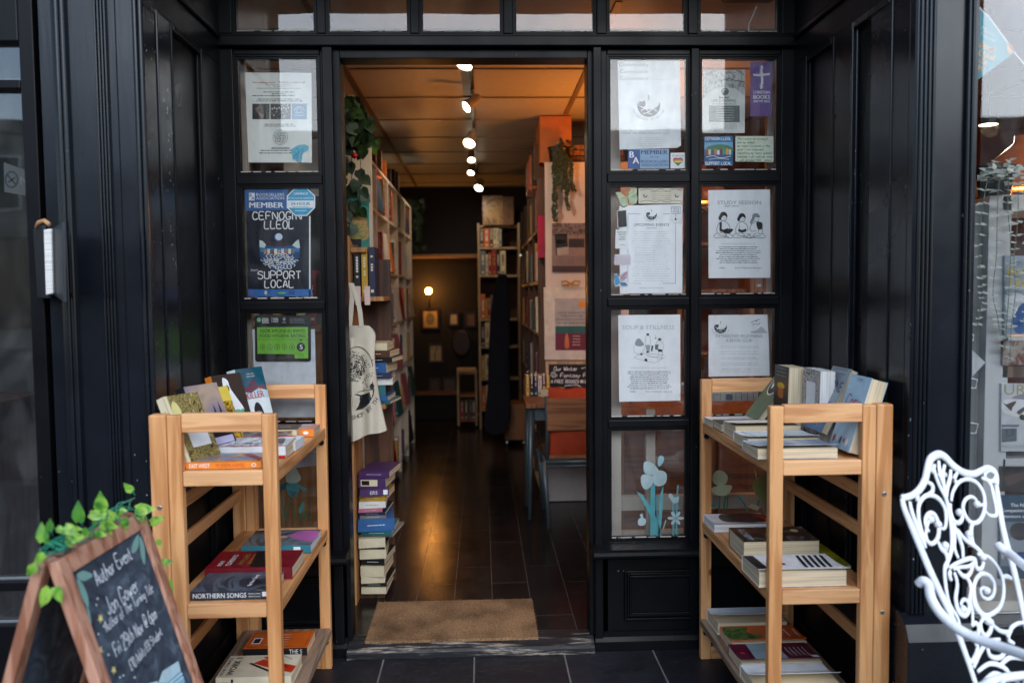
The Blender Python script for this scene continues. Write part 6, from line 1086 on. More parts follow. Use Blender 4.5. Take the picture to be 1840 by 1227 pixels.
# ---- ceiling track and lamps
HOT = flat((1, .86, .62), .5, emit=6, var=0); HOUS = flat('#b8a890', .4); 
tk = thing('ceiling_track', (-.03, 2.5, 2.37), 'black ceiling track running back down the middle of the shop', 'light track')
MB().box(-.043, -.025, .55, 4.6, 2.345, 2.3735, flat('#1c1a18', .4)).build('rail', tk)
for k, (px_, py_, d_, ax, sz, what) in enumerate(((835, 119, 3.62, (-.25, -.35, -1), .042, 'nearest the door, at the top of the opening'), (838, 192, 4.3, (-.9, -.5, -.8), .036, 'second from the door, turned to the bookcase'), (843, 258, 5.3, (-.35, -.8, -1), .048, 'third from the door, facing the street'), (847, 288, 6.0, (.0, -.8, -1), .034, 'fourth from the door and small'), (846, 311, 6.7, (-.3, -.8, -1), .034, 'fifth from the door'), (860, 338, 7.2, (-.35, -.8, -1), .046, 'farthest from the door, over the back bookcase'))):
    sz *= .86; Y_ = YD(d_); x, z = XZ(px_, py_, Y_); A = Vector(ax).normalized(); Pn = Vector((x, Y_, z))
    t = thing('track_spotlight', tuple(Pn), 'lit spotlight on the ceiling track, '+what, 'spotlight', 'spotlights on the ceiling track')
    Mx = A.to_track_quat('Z', 'Y').to_matrix().to_4x4(); Mx.translation = Pn
    m = MB(); m.lathe([(0, -.09), (sz*.7, -.09), (sz*.75, -.05), (sz, -.004), (sz, .002), (sz*.93, .002), (sz*.93, -.003)], HOUS, Mx, 18); m.build('housing', t, smooth=False)
    m = MB(); m.lathe([(0, -.002), (sz*.9, -.0025)], HOT, Mx, 18); m.build('lens', t)
    m = MB(); b0 = Mx @ Vector((0, 0, -.07)); m.tube([b0, Vector((-.035, b0.y, b0.z+.04)), Vector((-.035, b0.y, 2.35))], .007, HOUS, 8); m.build('bracket', t)
    ld = bpy.data.lights.new('spot_beam', 'SPOT'); ld.energy = 15.0 if k == 1 else 6.5; ld.color = (1, .80, .58); ld.spot_size = R(95); ld.spot_blend = .8; ld.shadow_soft_size = .03
    lo = bpy.data.objects.new('spot_beam', ld); C.objects.link(lo); lo.parent = t; lo.matrix_parent_inverse = Matrix.Translation(-Pn); lo.location = Pn+A*.02; lo.rotation_euler = Vector({1: (.42, .85, -.45), 3: (.9, -.1, -.5), 5: (.12, .9, -.7)}.get(k, (-.95, .12, -.42))).to_track_quat('-Z', 'Y').to_euler()
# glowing globe on the back wall
gx, gz = XZ(770, 523, 5.45); gp = thing('globe_wall_lamp', (gx, 5.45, gz), 'small glowing globe lamp on the dark back wall above the pictures', 'wall lamp')
m = MB(); m.lathe([(.031*math.sin(R(a)), -.031*math.cos(R(a))) for a in range(0, 181, 15)], flat((1, .36, .06), .5, emit=85, var=0), Matrix.Translation((gx, 5.45, gz)), 20); m.build('globe', gp, smooth=True)
m = MB(); m.tube([(gx, 5.45, gz-.030), (gx, 5.46, gz-.10), (gx, 5.59, gz-.13)], .007, flat('#7a5a2c', .3, metal=.8)); m.build('arm', gp)
ld = bpy.data.lights.new('globe_light', 'POINT'); ld.energy = .9; ld.color = (1, .5, .16); ld.shadow_soft_size = .04; lo = bpy.data.objects.new('globe_light', ld); C.objects.link(lo); lo.location = (gx, 5.38, gz)
# pictures on the back wall
def picture(label, px0, py0, px1, py1, fc, ic, deco=None, cat='picture', Y=5.58):
    a, b = XZ(px0, py0, Y), XZ(px1, py1, Y); t = thing('framed_picture', (a[0], Y, b[1]), label, cat); w_ = .022
    m = MB(); m.box(a[0], a[0]+w_, Y, Y+.02, b[1], a[1], fc); m.box(b[0]-w_, b[0], Y, Y+.02, b[1], a[1], fc); m.box(a[0]+w_, b[0]-w_, Y, Y+.02, b[1], b[1]+w_, fc); m.box(a[0]+w_, b[0]-w_, Y, Y+.02, a[1]-w_, a[1], fc); m.build('frame', t)
    m = MB(); m.box(a[0]+w_, b[0]-w_, Y+.008, Y+.014, b[1]+w_, a[1]-w_, ic)
    if deco: deco(pxink(m, Plane((0, Y+.008, 0), (1, 0, 0), (0, 0, 1)), None, Y+3))
    m.build('print', t); return t
DF = flat('#2a1a10', .3); GF = flat('#7a5426', .35, metal=.5)
picture('dark framed oval portrait print under the globe lamp', 757, 554, 790, 592, DF, flat('#a08a5a', .5), lambda i: i.ell(773, 573, 8, 11, flat('#6f6446')))
picture('small framed pale card, middle of the back wall row', 805, 560, 825, 586, DF, flat('#a89c86', .5)); picture('small framed brown print beside the pale card', 835, 560, 856, 588, DF, flat('#6a5438', .5))
picture('framed botanical sketch below the oval portrait', 769, 617, 797, 652, DF, flat('#9a8f70', .5), lambda i: i.line([(783, 648), (781, 635), (786, 625)], 1.5, DGR))
picture('dark picture leaning low at the left of the hearth shelf', 770, 680, 792, 706, DF, flat('#4a3628', .5)); picture('dark landscape picture leaning beside the book trolley', 795, 678, 822, 706, DF, flat('#54443a', .5))
ox, oz = XZ(829, 617, 5.56); ov = thing('oval_mirror', (ox, 5.56, oz), 'oval mirror hanging on the dark back wall', 'mirror'); Mo = Matrix.Translation((ox, 5.585, oz)) @ Matrix.Rotation(R(90), 4, 'X') @ Matrix.Diagonal((1, 1.35, 1, 1))
m = MB(); m.lathe([(.085, .02), (.10, .015), (.10, 0)], DF, Mo, 28); m.build('frame', ov); m = MB(); m.lathe([(0, .012), (.084, .012)], flat('#8a8f96', .05, metal=1), Mo, 28); m.build('glass', ov)
hs = thing('hearth_shelf', (-.5, 5.4, 0), 'low dark shelf at the foot of the back wall', 'shelf'); a = XZ(750, 707, 5.35)
bar('top', hs, -.75, -.22, 5.32, 5.575, a[1]-.02, a[1], DKW); bar('front', hs, -.74, -.23, 5.36, 5.38, .045, a[1]-.021, DARKW)
# book trolley at the back
tx0, tx1 = XZ(822, 740, 4.9)[0], XZ(858, 740, 4.9)[0]; tz = XZ(840, 668, 4.9)[1]
tr = thing('book_trolley', ((tx0+tx1)/2, 4.9, .04), 'small wooden book trolley with open shelves at the back of the aisle', 'trolley')
for x in (tx0, tx1-.02): bar('side_panel', tr, x, x+.02, 4.85, 5.1, .06, tz, mk_wood('trolley_wood', (.3, .2, .1), (.45, .32, .18), 2))
for z in (.10, (tz+.1)/2, tz-.02): bar('shelf', tr, tx0+.0205, tx1-.0205, 4.86, 5.09, z, z+.015, WARM)
for k, (c, xx) in enumerate((('red', .0), ('brown', .04), ('navy', .08), ('brown', .11))):
    place(plainbook(c, .03, .17), frame((tx0+.03+xx, 4.87, .117), (0, 1, 0), (0, 0, 1)), '%s book, %s across on the trolley\'s bottom shelf' % (c, ORD[k]), 'books on the trolley')
book('book', 'cream book lying open topped on the trolley', flat_spine_front(tx1-.01, 4.87, tz+.001), .15, .18, .03, flat('#b09668', .5))
# back bookcase facing the door
x0, x1 = XZ(861, 500, 4.75)[0], XZ(931, 500, 4.75)[0]; bk = thing('rear_bookcase', ((x0+x1)/2, 4.9, .04), 'pale wooden bookcase at the back, facing the doorway', 'bookcase'); PB = mk_wood('pale_shelf_wood', (.36, .24, .14), (.50, .36, .22), 2)
bar('upright', bk, x0-.012, x0+.008, 4.75, 5.0, .04, 1.955, PB); bar('upright', bk, x1, x1+.02, 4.75, 5.0, .04, 1.955, PB); MB().box(x0+.008, x1, 4.99, 5.0, .04, 1.955, flat('#3a2618', .8)).build('back_panel', bk)
zl = [XZ(890, y, 4.75)[1] for y in (405, 444, 494, 573, 622, 680, 735)]
for z in zl: bar('shelf', bk, x0+.0085, x1-.0005, 4.752, 4.985, z-.02, z, PB)
for r_i, z in enumerate(zl[1:]):
    x = x0+.012; i = 0
    while x < x1-.04 and i < 6:
        T, H = br.choice(SIZES[:6]); H = min(H, (zl[r_i]-z-.03)); c = br.choice(['brown', 'cream', 'orange', 'black', 'red', 'mustard', 'grey', 'cream'])
        # spine towards the street: local x -> +y, up stays up, thickness -> -x... so start at the right side
        place(plainbook(c, T, round(max(H, .08), 2)), frame((x, 4.76, z+.001), (0, 1, 0), (0, 0, 1)), '%s spined book, %s across, %s shelf down in the rear bookcase' % (c, ORD[i], ORD[r_i+1]), 'books in the rear bookcase'); x += T+.003; i += 1
ab = MB(); a, b = XZ(867, 352, 4.7), XZ(931, 404, 4.7); ab.box(a[0], (a[0]+b[0])/2+.02, 4.70, 4.73, zl[0]+.001, a[1], pic('atlas_photo', ['#8a6a3c', '#b08a50', '#6a4e30', '#4a3a2c'], 9)); ab.box((a[0]+b[0])/2+.0205, b[0]-.04, 4.70, 4.73, zl[0]+.001, a[1]-.01, pic('atlas_photo2', ['#5a3a24', '#7a5230', '#3a2a20'], 7)); ab.build('large_picture_book', label='large picture book standing open on top of the rear bookcase', cat='book')
# long coat
ct = MB(); pf = [(903, 492), (912, 500), (916, 560), (914, 640), (916, 700), (912, 772), (872, 776), (876, 700), (878, 620), (884, 540), (893, 498)]; Yc = 3.6
q0 = smoothpts([(XZ(x, y, Yc)[0], Yc, XZ(x, y, Yc)[1]) for x, y in pf], 3, True)[:-1]; q1 = [v+Vector((.012, .16, .0)) for v in q0]
ct.prism(q0, (.01, .15, 0), flat('#0d1120', .9)); ct.build('hanging_coat', label='long navy black coat hanging from the side bookcase', cat='coat', bevel=.02)
bxa, bxb = XZ(906, 727, 3.9), XZ(948, 796, 3.9); bx_ = thing('storage_box', (bxa[0], 3.9, .04), 'brown box on castors standing on the floor beyond the desk', 'storage box')
bar('box', bx_, bxa[0], bxb[0], 3.9, 4.2, max(.085, bxb[1]), bxa[1], WARM, .005)
for xx in (bxa[0]+.02, bxb[0]-.03):
    m = MB(); m.lathe([(0, -.008), (.018, -.008), (.018, .008), (0, .008)], flat('#8a8a8a', .3, metal=.6), Matrix.Translation((xx, 3.93, .06)) @ Matrix.Rotation(R(90), 4, 'Y'), 12); m.build('castor', bx_)
# ---- right-hand side bookcase running back (spines face the aisle)
XS = .345; rb = thing('side_bookcase', (.55, 3.2, .04), 'dark bookcase of close packed spines running back behind the white end panel', 'bookcase')
ys2 = [2.10, 2.62, 3.15, 3.68, 4.2]; zs2 = [.10, .42, .74, 1.06, 1.38, 1.70, 2.00]
for y in ys2: bar('upright', rb, XS, XS+.28, y-.012, y+.012, .04, 2.0, DKW)
for z in zs2[:-1]:
    for a, b in zip(ys2, ys2[1:]): bar('shelf', rb, XS+.002, XS+.28, a+.0125, b-.0125, z-.02, z, PB)
b2 = ['nearest', 'second', 'third', 'farthest']
for bi in range(4):
    for ri in range(1, 6 if bi < 2 else 5):
        fill(XS-.012, ys2[bi]+.013, ys2[bi+1]-.013, zs2[ri]+.001, .25, -1, '%s row of the %s bay, dark side bookcase' % (rows_[ri], b2[bi]), 'books in the dark side bookcase', .96 if bi < 2 else .5, ['red', 'cream', 'brown', 'white', 'black', 'orange', 'pink', 'teal', 'mustard', 'grey', 'navy'], most=4)
for k, c in enumerate(('brown', 'black', 'orange', 'red', 'brown')): place(plainbook(c, .036, .23, .2), frame((XS-.01, 2.2+.22*k+.036, 2.001), (1, 0, 0), (0, .1, 1)), '%s book, %s back on top of the dark side bookcase' % (c, ORD[k]), 'books on top of the side bookcase')
mg = MB(); a, b = XZ(966, 388, 2.04), XZ(979, 463, 2.04); mg.box(a[0], b[0], 2.04, 2.06, b[1], a[1], flat('#a8123c', .4)); mg.build('magenta_book', label='tall magenta book turned face out beside the white end panel', cat='book')
# white end panel with prints
a, b = XZ(979, 292, 2.0), XZ(1150, 906, 2.0); EP = flat('#cdbfb8', .6, var=.03)
MB().box(a[0], b[0]-.04, 2.0, 2.03, .045, a[1], EP).build('end_panel', label='tall white end panel facing the door, hung with prints', cat='panel')
cP = crop(720, 300, 3.8333)
def onpanel(name, label, cat, poly, base, draw=None, y=1.992, cr=cP):
    pn = Plane((0, y, 0), (1, 0, 0), (0, 0, 1), .0008); mb = MB(); ik = pxink(mb, pn, cr, 3+y); mb.prism([pn.pt(*pn.px(*cr(*p)), 0) for p in poly], (0, .003, 0), base)
    if draw: draw(ik)
    return mb.build(name, label=label, cat=cat)
onpanel('photo_print', 'dark monochrome print of an open book in foliage, pinned to the end panel', 'print', [(1043, 390), (1400, 388), (1400, 724), (1043, 724)], flat('#8a7470', .5), lambda i: (i.rect(1043, 388, 1400, 470, pic('print_foliage', ['#2a2224', '#5a4a4a', '#8a7674', '#3a3030'], 40)), i.poly([(1060, 465), (1145, 460), (1155, 600), (1070, 610)], flat('#141214')), i.hand('ONYX', 1072, 530, WHITE, 26, w=60, lw=4), i.poly([(1075, 560), (1155, 550), (1158, 600), (1078, 612)], flat('#a89a94'), 2), i.rect(1158, 495, 1265, 555, flat('#2a2022'), 1), i.rows(1050, 1390, 620, 670, 5, 4, flat('#5a4a4a')), i.rect(1043, 682, 1400, 724, flat('#3a2c34'))))
fp = thing('framed_poster', (.6, 1.97, 1.1), 'white framed booksellers poster with orange sun hanging on the end panel', 'framed poster')
cQ = cP; pn = Plane((0, 1.97, 0), (1, 0, 0), (0, 0, 1), .0008)
m = MB(); q = [pn.pt(*pn.px(*cQ(*p)), 0) for p in ((985, 828), (1500, 828), (1500, 1330), (992, 1330))]; m.prism(q, (0, .02, 0), flat('#d0c4b8', .4)); m.build('frame', fp, bevel=.003)
m = MB(); ik = pxink(m, pn, cQ, 4.97); ik.rect(1062, 905, 1460, 1090, flat('#a8a09e', .5)); ik.ell(1248, 945, 24, 24, flat('#d98a1c', .5), 2); ik.text('WE\'RE RAISING VOICES', 1200, 1010, flat('#4a4448'), w=240, h=12, align='c', l=2); ik.text('FINALIST FOR THE', 1180, 1032, flat('#4a4448'), w=150, h=12, align='c', l=2); ik.text('INDEPENDENT BOOKSHOP', 1180, 1056, flat('#4a4448'), w=230, h=12, align='c', l=2); ik.text('OF THE YEAR AWARD', 1180, 1080, flat('#4a4448'), w=200, h=12, align='c', l=2); ik.rect(1065, 1095, 1460, 1145, flat('#1f5a58', .5)); ik.rect(1065, 1145, 1460, 1262, flat('#6a1838', .5)); ik.blob([(1130, 1240), (1135, 1160), (1150, 1150), (1160, 1240)], flat('#c9703a'), 2); ik.rows(1180, 1240, 1165, 1225, 4, 4, CREAM, 2); m.build('print', fp)
bw_ = thing('raffia_bow', (.5, 1.96, 1.3), 'small straw coloured bow tied on top of the white framed poster', 'bow'); bxx, bzz = XZ(*cP(1170, 808), 1.955); RF = flat('#b98a4a', .7)
for s_ in (-1, 1):
    m = MB(); m.tube([Vector((bxx, 1.955, bzz)), Vector((bxx+s_*.025, 1.95, bzz+.02)), Vector((bxx+s_*.055, 1.95, bzz+.015)), Vector((bxx+s_*.05, 1.955, bzz-.008)), Vector((bxx, 1.955, bzz-.004))], .006, RF, 6); m.build('loop', bw_, smooth=True)
m = MB(); m.box(bxx-.008, bxx+.008, 1.945, 1.965, bzz-.01, bzz+.012, RF); m.build('knot', bw_)
cb = thing('small_chalkboard', (.6, 1.96, .8), 'small wooden framed chalkboard with handwritten event notice behind the desk chair', 'chalkboard'); c66 = crop(860, 480, 2.5568); pn = Plane((0, 1.96, 0), (1, 0, 0), (0, 0, 1), .0008)
def pp(x, y, cr=c66): return pn.pt(*pn.px(*cr(x, y)), 0)
m = MB(); m.prism([pp(308, 432), pp(560, 432), pp(560, 580), pp(308, 580)], (0, .016, 0), PB); m.build('frame', cb, bevel=.002)
m = MB(); ik = pxink(m, pn, c66, 4.96); ik.rect(322, 446, 545, 575, flat('#17181b', .8)); ik.hand('Our Winter', 345, 475, CHALK, 18, w=110, lw=3, l=2); ik.hand('Fantasy Fair', 375, 505, CHALK, 18, w=150, lw=3, l=2); ik.hand('A FREE BOOKED IN EVENT', 332, 532, CHALK, 14, w=210, lw=2.6, l=2); ik.line([(472, 465), (500, 458), (520, 462)], 3, CHALK, 2); ik.line([(395, 545), (450, 540), (470, 548)], 3, CHALK, 2)
ik.line([(345+ (16-k*.6)*math.cos(k*.6), 492+(16-k*.6)*math.sin(k*.6)) for k in range(24)], 2.5, CHALK, 2); m.build('slate', cb)
# plant pot and crate on top of the panel
hp = thing('trailing_pot_plant', (.5, 2.05, 2.05), 'black pot of small leaved plant trailing down the white end panel', 'pot plant'); px0, pz0 = XZ(1003, 292, 2.05)
m = MB(); m.lathe([(0, 0), (.05, 0), (.065, .09), (.06, .09), (.05, .08), (0, .08)], flat('#141210', .5), Matrix.Translation((px0, 2.03, a[1] if False else XZ(979, 292, 2.0)[1]+.002)), 16); m.build('pot', hp)
lv = MB(); sm_ = MB(); LVM = pic('sage_leaf', ['#16221a', '#2c4032', '#1f3026'], 20)
cT = crop(600, 0, 3.068)
for (xa, ya, xb, yb) in ((1215, 840, 1218, 1210), (1235, 850, 1240, 1020), (1275, 850, 1290, 1165), (1300, 880, 1320, 1060), (1255, 830, 1265, 1050), (1225, 900, 1215, 1225)):
    n = int((yb-ya)/9); pts = []
    for k in range(n):
        t = k/n; x = xa+(xb-xa)*t+5*math.sin(k*.4); y = ya+(yb-ya)*t; q = XZ(*cT(x, y), 1.96); pts.append(Vector((q[0], 1.96, q[1])))
        for s_ in (-1, 1): leafmesh(lv, pts[-1], (s_, ir.uniform(-.6, .3), ir.uniform(-.5, .4)), ir.uniform(.012, .021), LVM, .6, up=(0, -1, .3), heart=False)
    sm_.tube(pts, .0014, LVM, 4)
for k in range(60): q = XZ(*cT(ir.gauss(1250, 30), ir.gauss(830, 22)), ir.uniform(1.96, 2.1)); leafmesh(lv, (q[0], ir.uniform(1.96, 2.1), q[1]), (ir.uniform(-1, 1), ir.uniform(-.6, .3), ir.uniform(-.6, .8)), .022, LVM, .6, up=(0, -1, .3), heart=False)
lv.build('foliage', hp); sm_.build('stem', hp)
cr_ = thing('wooden_crate', (.68, 2.15, 2.09), 'slatted brown crate on top of the white end panel', 'crate'); ca, cbx = XZ(1024, 262, 2.06), XZ(1120, 291, 2.06)
for k in range(3): bar('slat', cr_, ca[0], cbx[0], 2.06, 2.075, cbx[1]+.006+k*.034, cbx[1]+.034+k*.034, WARM)
for x in (ca[0]+.002, cbx[0]-.03): bar('corner_post', cr_, x, x+.025, 2.0765, 2.10, cbx[1]+.004, ca[1], WARM)
ba, bb = XZ(970, 215, 2.1), XZ(1027, 262, 2.1)
MB().box(ba[0], bb[0], 2.1, 2.5, bb[1]-.1, 2.3715, flat('#c2703a', .7)).build('ceiling_pier', label='boxed pier dropping from the ceiling above the pot plant', cat='pier')
# desk
DM = flat('#5d6b70', .4, metal=.4); dk = thing('desk', (.6, 1.75, .04), 'old school style desk with wooden top and slim grey metal legs', 'desk')
def L3(px, py, Y): q = XZ(px, py, Y); return Vector((q[0], Y, q[1]))
dx0 = XZ(944, 735, 1.62)[0]; bar('top', dk, dx0, dx0+1.0, 1.55, 1.95, .675, .70, WARM, .004)
for (x, y) in ((dx0+.03, 1.60), (dx0+.03, 1.90), (dx0+.94, 1.60), (dx0+.94, 1.90)):
    m = MB(); m.tube([(x-.012, y, .045), (x, y, .67)], .014, DM, 8, [.8, 1.2]); m.build('leg', dk, smooth=True)
bar('apron', dk, dx0+.05, dx0+.93, 1.60, 1.615, .60, .672, DM); bar('shelf_bar', dk, dx0+.03, dx0+.05, 1.63, 1.88, .53, .545, DM)
dr_ = random.Random(8); zt = .701
for k, (xx, yy, W, H, T, c) in enumerate(((.12, 1.66, .14, .2, .03, 'cream'), (.30, 1.78, .15, .22, .025, 'white'), (.38, 1.62, .15, .22, .03, 'brown'), (.52, 1.8, .14, .2, .04, 'black'), (.10, 1.84, .14, .12, .05, 'mustard'))):
    book('book', '%s covered book lying %s along the grey legged desk' % (c, ORD[k]), flat_any(dx0+xx, yy, zt, dr_.uniform(-10, 10)), W, H*.7, T, flat(BCOL[c], .4), group='books on the desk')
for k, c in enumerate(('mustard', 'black', 'navy', 'white', 'brown', 'mustard')): place(plainbook(c, .02, .12), frame((dx0+.02+.024*k, 1.90, .7005), (0, 1, 0), (0, 0, 1)), '%s book standing %s from the desk\'s aisle end' % (c, ORD[k]), 'books standing on the desk')
# chair with orange cushion
kc = thing('desk_chair', (.6, 1.45, .04), 'grey metal framed chair with plywood back and burnt orange cushion', 'chair'); Yk = 1.45; PLY = mk_wood('plywood', (.22, .085, .03), (.38, .17, .065), 0)
a, b = L3(983, 716, Yk), L3(1075, 773, Yk)
m = MB(); m.box(a.x, b.x+.1, Yk, Yk+.012, b.z, a.z, PLY); m.build('backrest', kc, bevel=.004)
CU = flat('#b8401a', .8, var=.12); m = MB(); c0, c1 = L3(986, 698, Yk+.07), L3(1075, 817, Yk+.07)
nx = 12; vs = []
for j in range(nx+1):
    for i in range(nx+1):
        u, v = i/nx, j/nx; bul = (1-(2*u-1)**4)*(1-(2*v-1)**4); vs.append((c0.x+(c1.x+.08-c0.x)*u, Yk+.05-.032*bul, c1.z+(c0.z-c1.z)*v+.006*math.sin(u*17)*(v > .95)))
fs = [(j*(nx+1)+i, j*(nx+1)+i+1, (j+1)*(nx+1)+i+1, (j+1)*(nx+1)+i) for j in range(nx) for i in range(nx)]; n0 = len(vs)
m.add(vs+[(x, Yk+.10-(y-Yk-.05), z) for x, y, z in vs], fs+[tuple(q+n0 for q in f[::-1]) for f in fs], CU); m.build('cushion', kc, smooth=True)
s0 = L3(980, 826, Yk); bar('seat', kc, s0.x+.005, s0.x+.42, Yk+.02, Yk+.40, s0.z, s0.z+.018, PLY)
m = MB(); m.tube([L3(982, 712, Yk+.02), L3(984, 760, Yk+.02), L3(983, 822, Yk+.02)], .012, DM, 8); m.tube([Vector((s0.x, Yk, s0.z-.012)), Vector((s0.x+.42, Yk, s0.z-.012))], .011, DM, 8); m.tube([Vector((s0.x, Yk+.4, s0.z-.012)), Vector((s0.x+.42, Yk+.4, s0.z-.012))], .011, DM, 8); [m.tube([Vector((x_, Yk, s0.z-.012)), Vector((x_, Yk+.4, s0.z-.012))], .011, DM, 8) for x_ in (s0.x, s0.x+.42)]; m.tube([Vector((s0.x, Yk+.0, s0.z-.035)), Vector((s0.x+.42, Yk+.0, s0.z-.035))], .006, DM, 8); m.build('frame', kc, smooth=True)
for x, y, ox_ in ((s0.x, Yk, 0), (s0.x+.42, Yk, .02), (s0.x, Yk+.38, 0), (s0.x+.42, Yk+.38, .02)):
    m = MB(); m.tube([(x-.01, y, s0.z-.01), (x+.018+ox_, y-.02*(y == Yk), .042)], .013, DM, 8, [1.3, .7]); m.build('leg', kc, smooth=True)
# ---- copper pendant lamps (warm glow at the right of the shop)
COP = flat('#c9662f', .35, metal=.25, var=.1)
def pendant(x, y, z, r, label, e, vis=True):
    t = thing('copper_pendant_lamp', (x, y, z), label, 'pendant lamp', 'copper pendant lamps')
    m = MB(); m.lathe([(r*.99, 0), (r, .004), (r*.98, r*.35), (r*.78, r*.8), (r*.4, r*1.12), (.03, r*1.25), (.028, r*1.45), (0, r*1.45)], COP, Matrix.Translation((x, y, z)), 28); m.build('shade', t, smooth=True)
    m = MB(); m.lathe([(.03*math.sin(R(a)), .03-.03*math.cos(R(a))) for a in range(0, 181, 20)], flat((1, .5, .16), .5, emit=26, var=0), Matrix.Translation((x, y, z+.02)), 14); m.build('bulb', t, smooth=True)
    m = MB(); m.tube([(x, y, z+r*1.45), (x, y, 2.375)], .003, BLK, 6); m.build('flex', t)
    ld = bpy.data.lights.new('pendant_glow', 'POINT'); ld.energy = e; ld.color = (1, .36, .07); ld.shadow_soft_size = .05; lo = bpy.data.objects.new('pendant_glow', ld); C.objects.link(lo); lo.location = (x, y, z-.03)
pendant(1.12, 1.25, 1.76, .13, 'copper pendant lamp glowing behind the upcoming events poster', 5)
q = XZ(1838, 340, -.28); pendant(q[0], -.28, q[1], .12, 'large copper pendant lamp above the eucalyptus in the display window', 6)
# an uplighter behind gives the ceiling its orange wash
ul = thing('orange_uplighter', (.95, 1.75, 1.35), 'small orange glass uplighter on a shelf behind the poster windows', 'lamp')
m = MB(); m.lathe([(0, 0), (.05, 0), (.08, .12), (.075, .12), (.045, .01), (0, .01)], flat('#d06a1c', .3), Matrix.Translation((.80, 1.45, 1.50)), 18); m.build('shade', ul); m = MB(); m.tube([(.80, 1.45, .04), (.80, 1.45, 1.50)], .012, BLK); m.build('stand', ul)
ld = bpy.data.lights.new('uplighter_glow', 'SPOT'); ld.energy = 15; ld.spot_size = R(135); ld.spot_blend = .7; ld.color = (1, .30, .04); ld.shadow_soft_size = .06; lo = bpy.data.objects.new('uplighter_glow', ld); C.objects.link(lo); lo.location = (.80, 1.45, 1.66); lo.rotation_euler = (R(180), R(-12), 0)
# ---- behind the poster windows
lt = thing('white_lattice_shelf', (.8, .18, .04), 'white painted shelving frame right behind the poster windows', 'shelf unit')
def seg(px0, py0, px1, py1, Y, nm='upright', m=PAINTW):
    a, b = XZ(px0, py0, Y), XZ(px1, py1, Y); return bar(nm, lt, min(a[0], b[0]), max(a[0], b[0]), Y, Y+.03, min(a[1], b[1]), max(a[1], b[1]), m, .002)
seg(1096, 110, 1117, 1010, .09); seg(1161, 735, 1178, 1010, .14); seg(1380, 110, 1400, 1010, .09); seg(1100, 892, 1400, 912, .18, 'shelf'); seg(1100, 955, 1400, 972, .18, 'shelf')
wl = thing('white_window_lining', (-.8, .15, .04), 'pale painted inner lining along the panes left of the doorway', 'window lining')
a, b = XZ(426, 110, .09), XZ(438, 1000, .09); bar('upright', wl, a[0]-.02, a[0]+.026, .09, .12, .1, 2.2, PAINTW)
cbn = thing('wooden_cabinet', (1.2, 1.0, .04), 'warm brown wooden cabinet behind the low panes right of the doorway', 'cabinet')
bar('body', cbn, .62, 1.9, .75, 1.15, .045, .72, WARM); bar('top', cbn, .60, 1.92, .73, 1.17, .7205, .75, WARM)
for x in (.64, 1.07, 1.5): bar('door', cbn, x, x+.39, .735, .749, .08, .68, mk_wood('cabinet_door_wood', (.10, .035, .014), (.20, .075, .03), 0))
sd_ = thing('shelf_unit', (1.3, 1.9, .04), 'tall brown wooden shelf unit with bottles and books behind the study poster', 'shelf unit')
for x in (.80, 1.25, 1.72, 2.18): bar('upright', sd_, x, x+.03, 2.3, 2.55, .04, 1.85, WARM)
for z in (.5, .9, 1.3, 1.6, 1.83):
    for x in (.8305, 1.2805, 1.7505): bar('shelf', sd_, x, x+.418, 2.3, 2.55, z, z+.02, WARM)
for r_i, z in enumerate((.52, .92, 1.32, 1.62)):
    for s_i, xs_ in enumerate((.84, 1.29, 1.76)):
        x = xs_
        for i in range(1 if r_i else 2):
            T, H = br.choice(SIZES[:3]); c = br.choice(['brown', 'orange', 'teal', 'cream', 'red', 'grey', 'white']); place(plainbook(c, T, .19), frame((x, 2.32, z+.001), (0, 1, 0), (0, 0, 1)), '%s book, %s across the %s shelf of the %s column behind the posters' % (c, ORD[i], ORD[r_i], ORD[s_i]), 'books behind the poster windows'); x += T+.004
# left panes: wooden unit with vertical boards and files seen past the notices
lu = thing('wooden_cabinet', (-1.1, .9, .04), 'orange brown boarded cabinet behind the panes left of the doorway', 'cabinet'); OB = mk_wood('boarded_wood', (.22, .09, .03), (.38, .17, .06), 2)
bar('body', lu, -1.38, -.63, .62, .95, .045, 1.15, OB); bar('top', lu, -1.40, -.62, .60, .97, 1.1505, 1.18, WARM)
for k in range(2, 13): place(plainbook(['brown', 'orange', 'red', 'cream', 'brown', 'teal', 'white', 'brown', 'mustard', 'black', 'cream', 'red', 'brown'][k], .036, .235), frame((-1.30+.05*k, .64, 1.181), (0, 1, 0), (0, 0, 1)), '%s on the left boarded cabinet, counted from the wall' % ('book standing '+ORD[k]), 'books on the boarded cabinet')
MB().box(-1.38, -.66, 1.15, 1.17, 1.182, 2.0, flat('#6a3f22', .7)).build('back_board', label='brown back board above the cabinet left of the doorway', cat='board')
# alarm box above the window
al = thing('wall_speaker', (1.0, .2, 2.3), 'grey box with trailing wire behind the last transom pane', 'speaker'); a, b = XZ(1292, -25, .12), XZ(1380, 12, .12)
bar('case', al, a[0], b[0], .05, .095, b[1], a[1], flat('#6a6660', .5), .008); m = MB(); m.tube(smoothpts([L3(1360, 12, .08), L3(1352, 30, .08), L3(1346, 44, .085), L3(1345, 56, .09)], 4), .003, WHITE); m.build('wire', al)
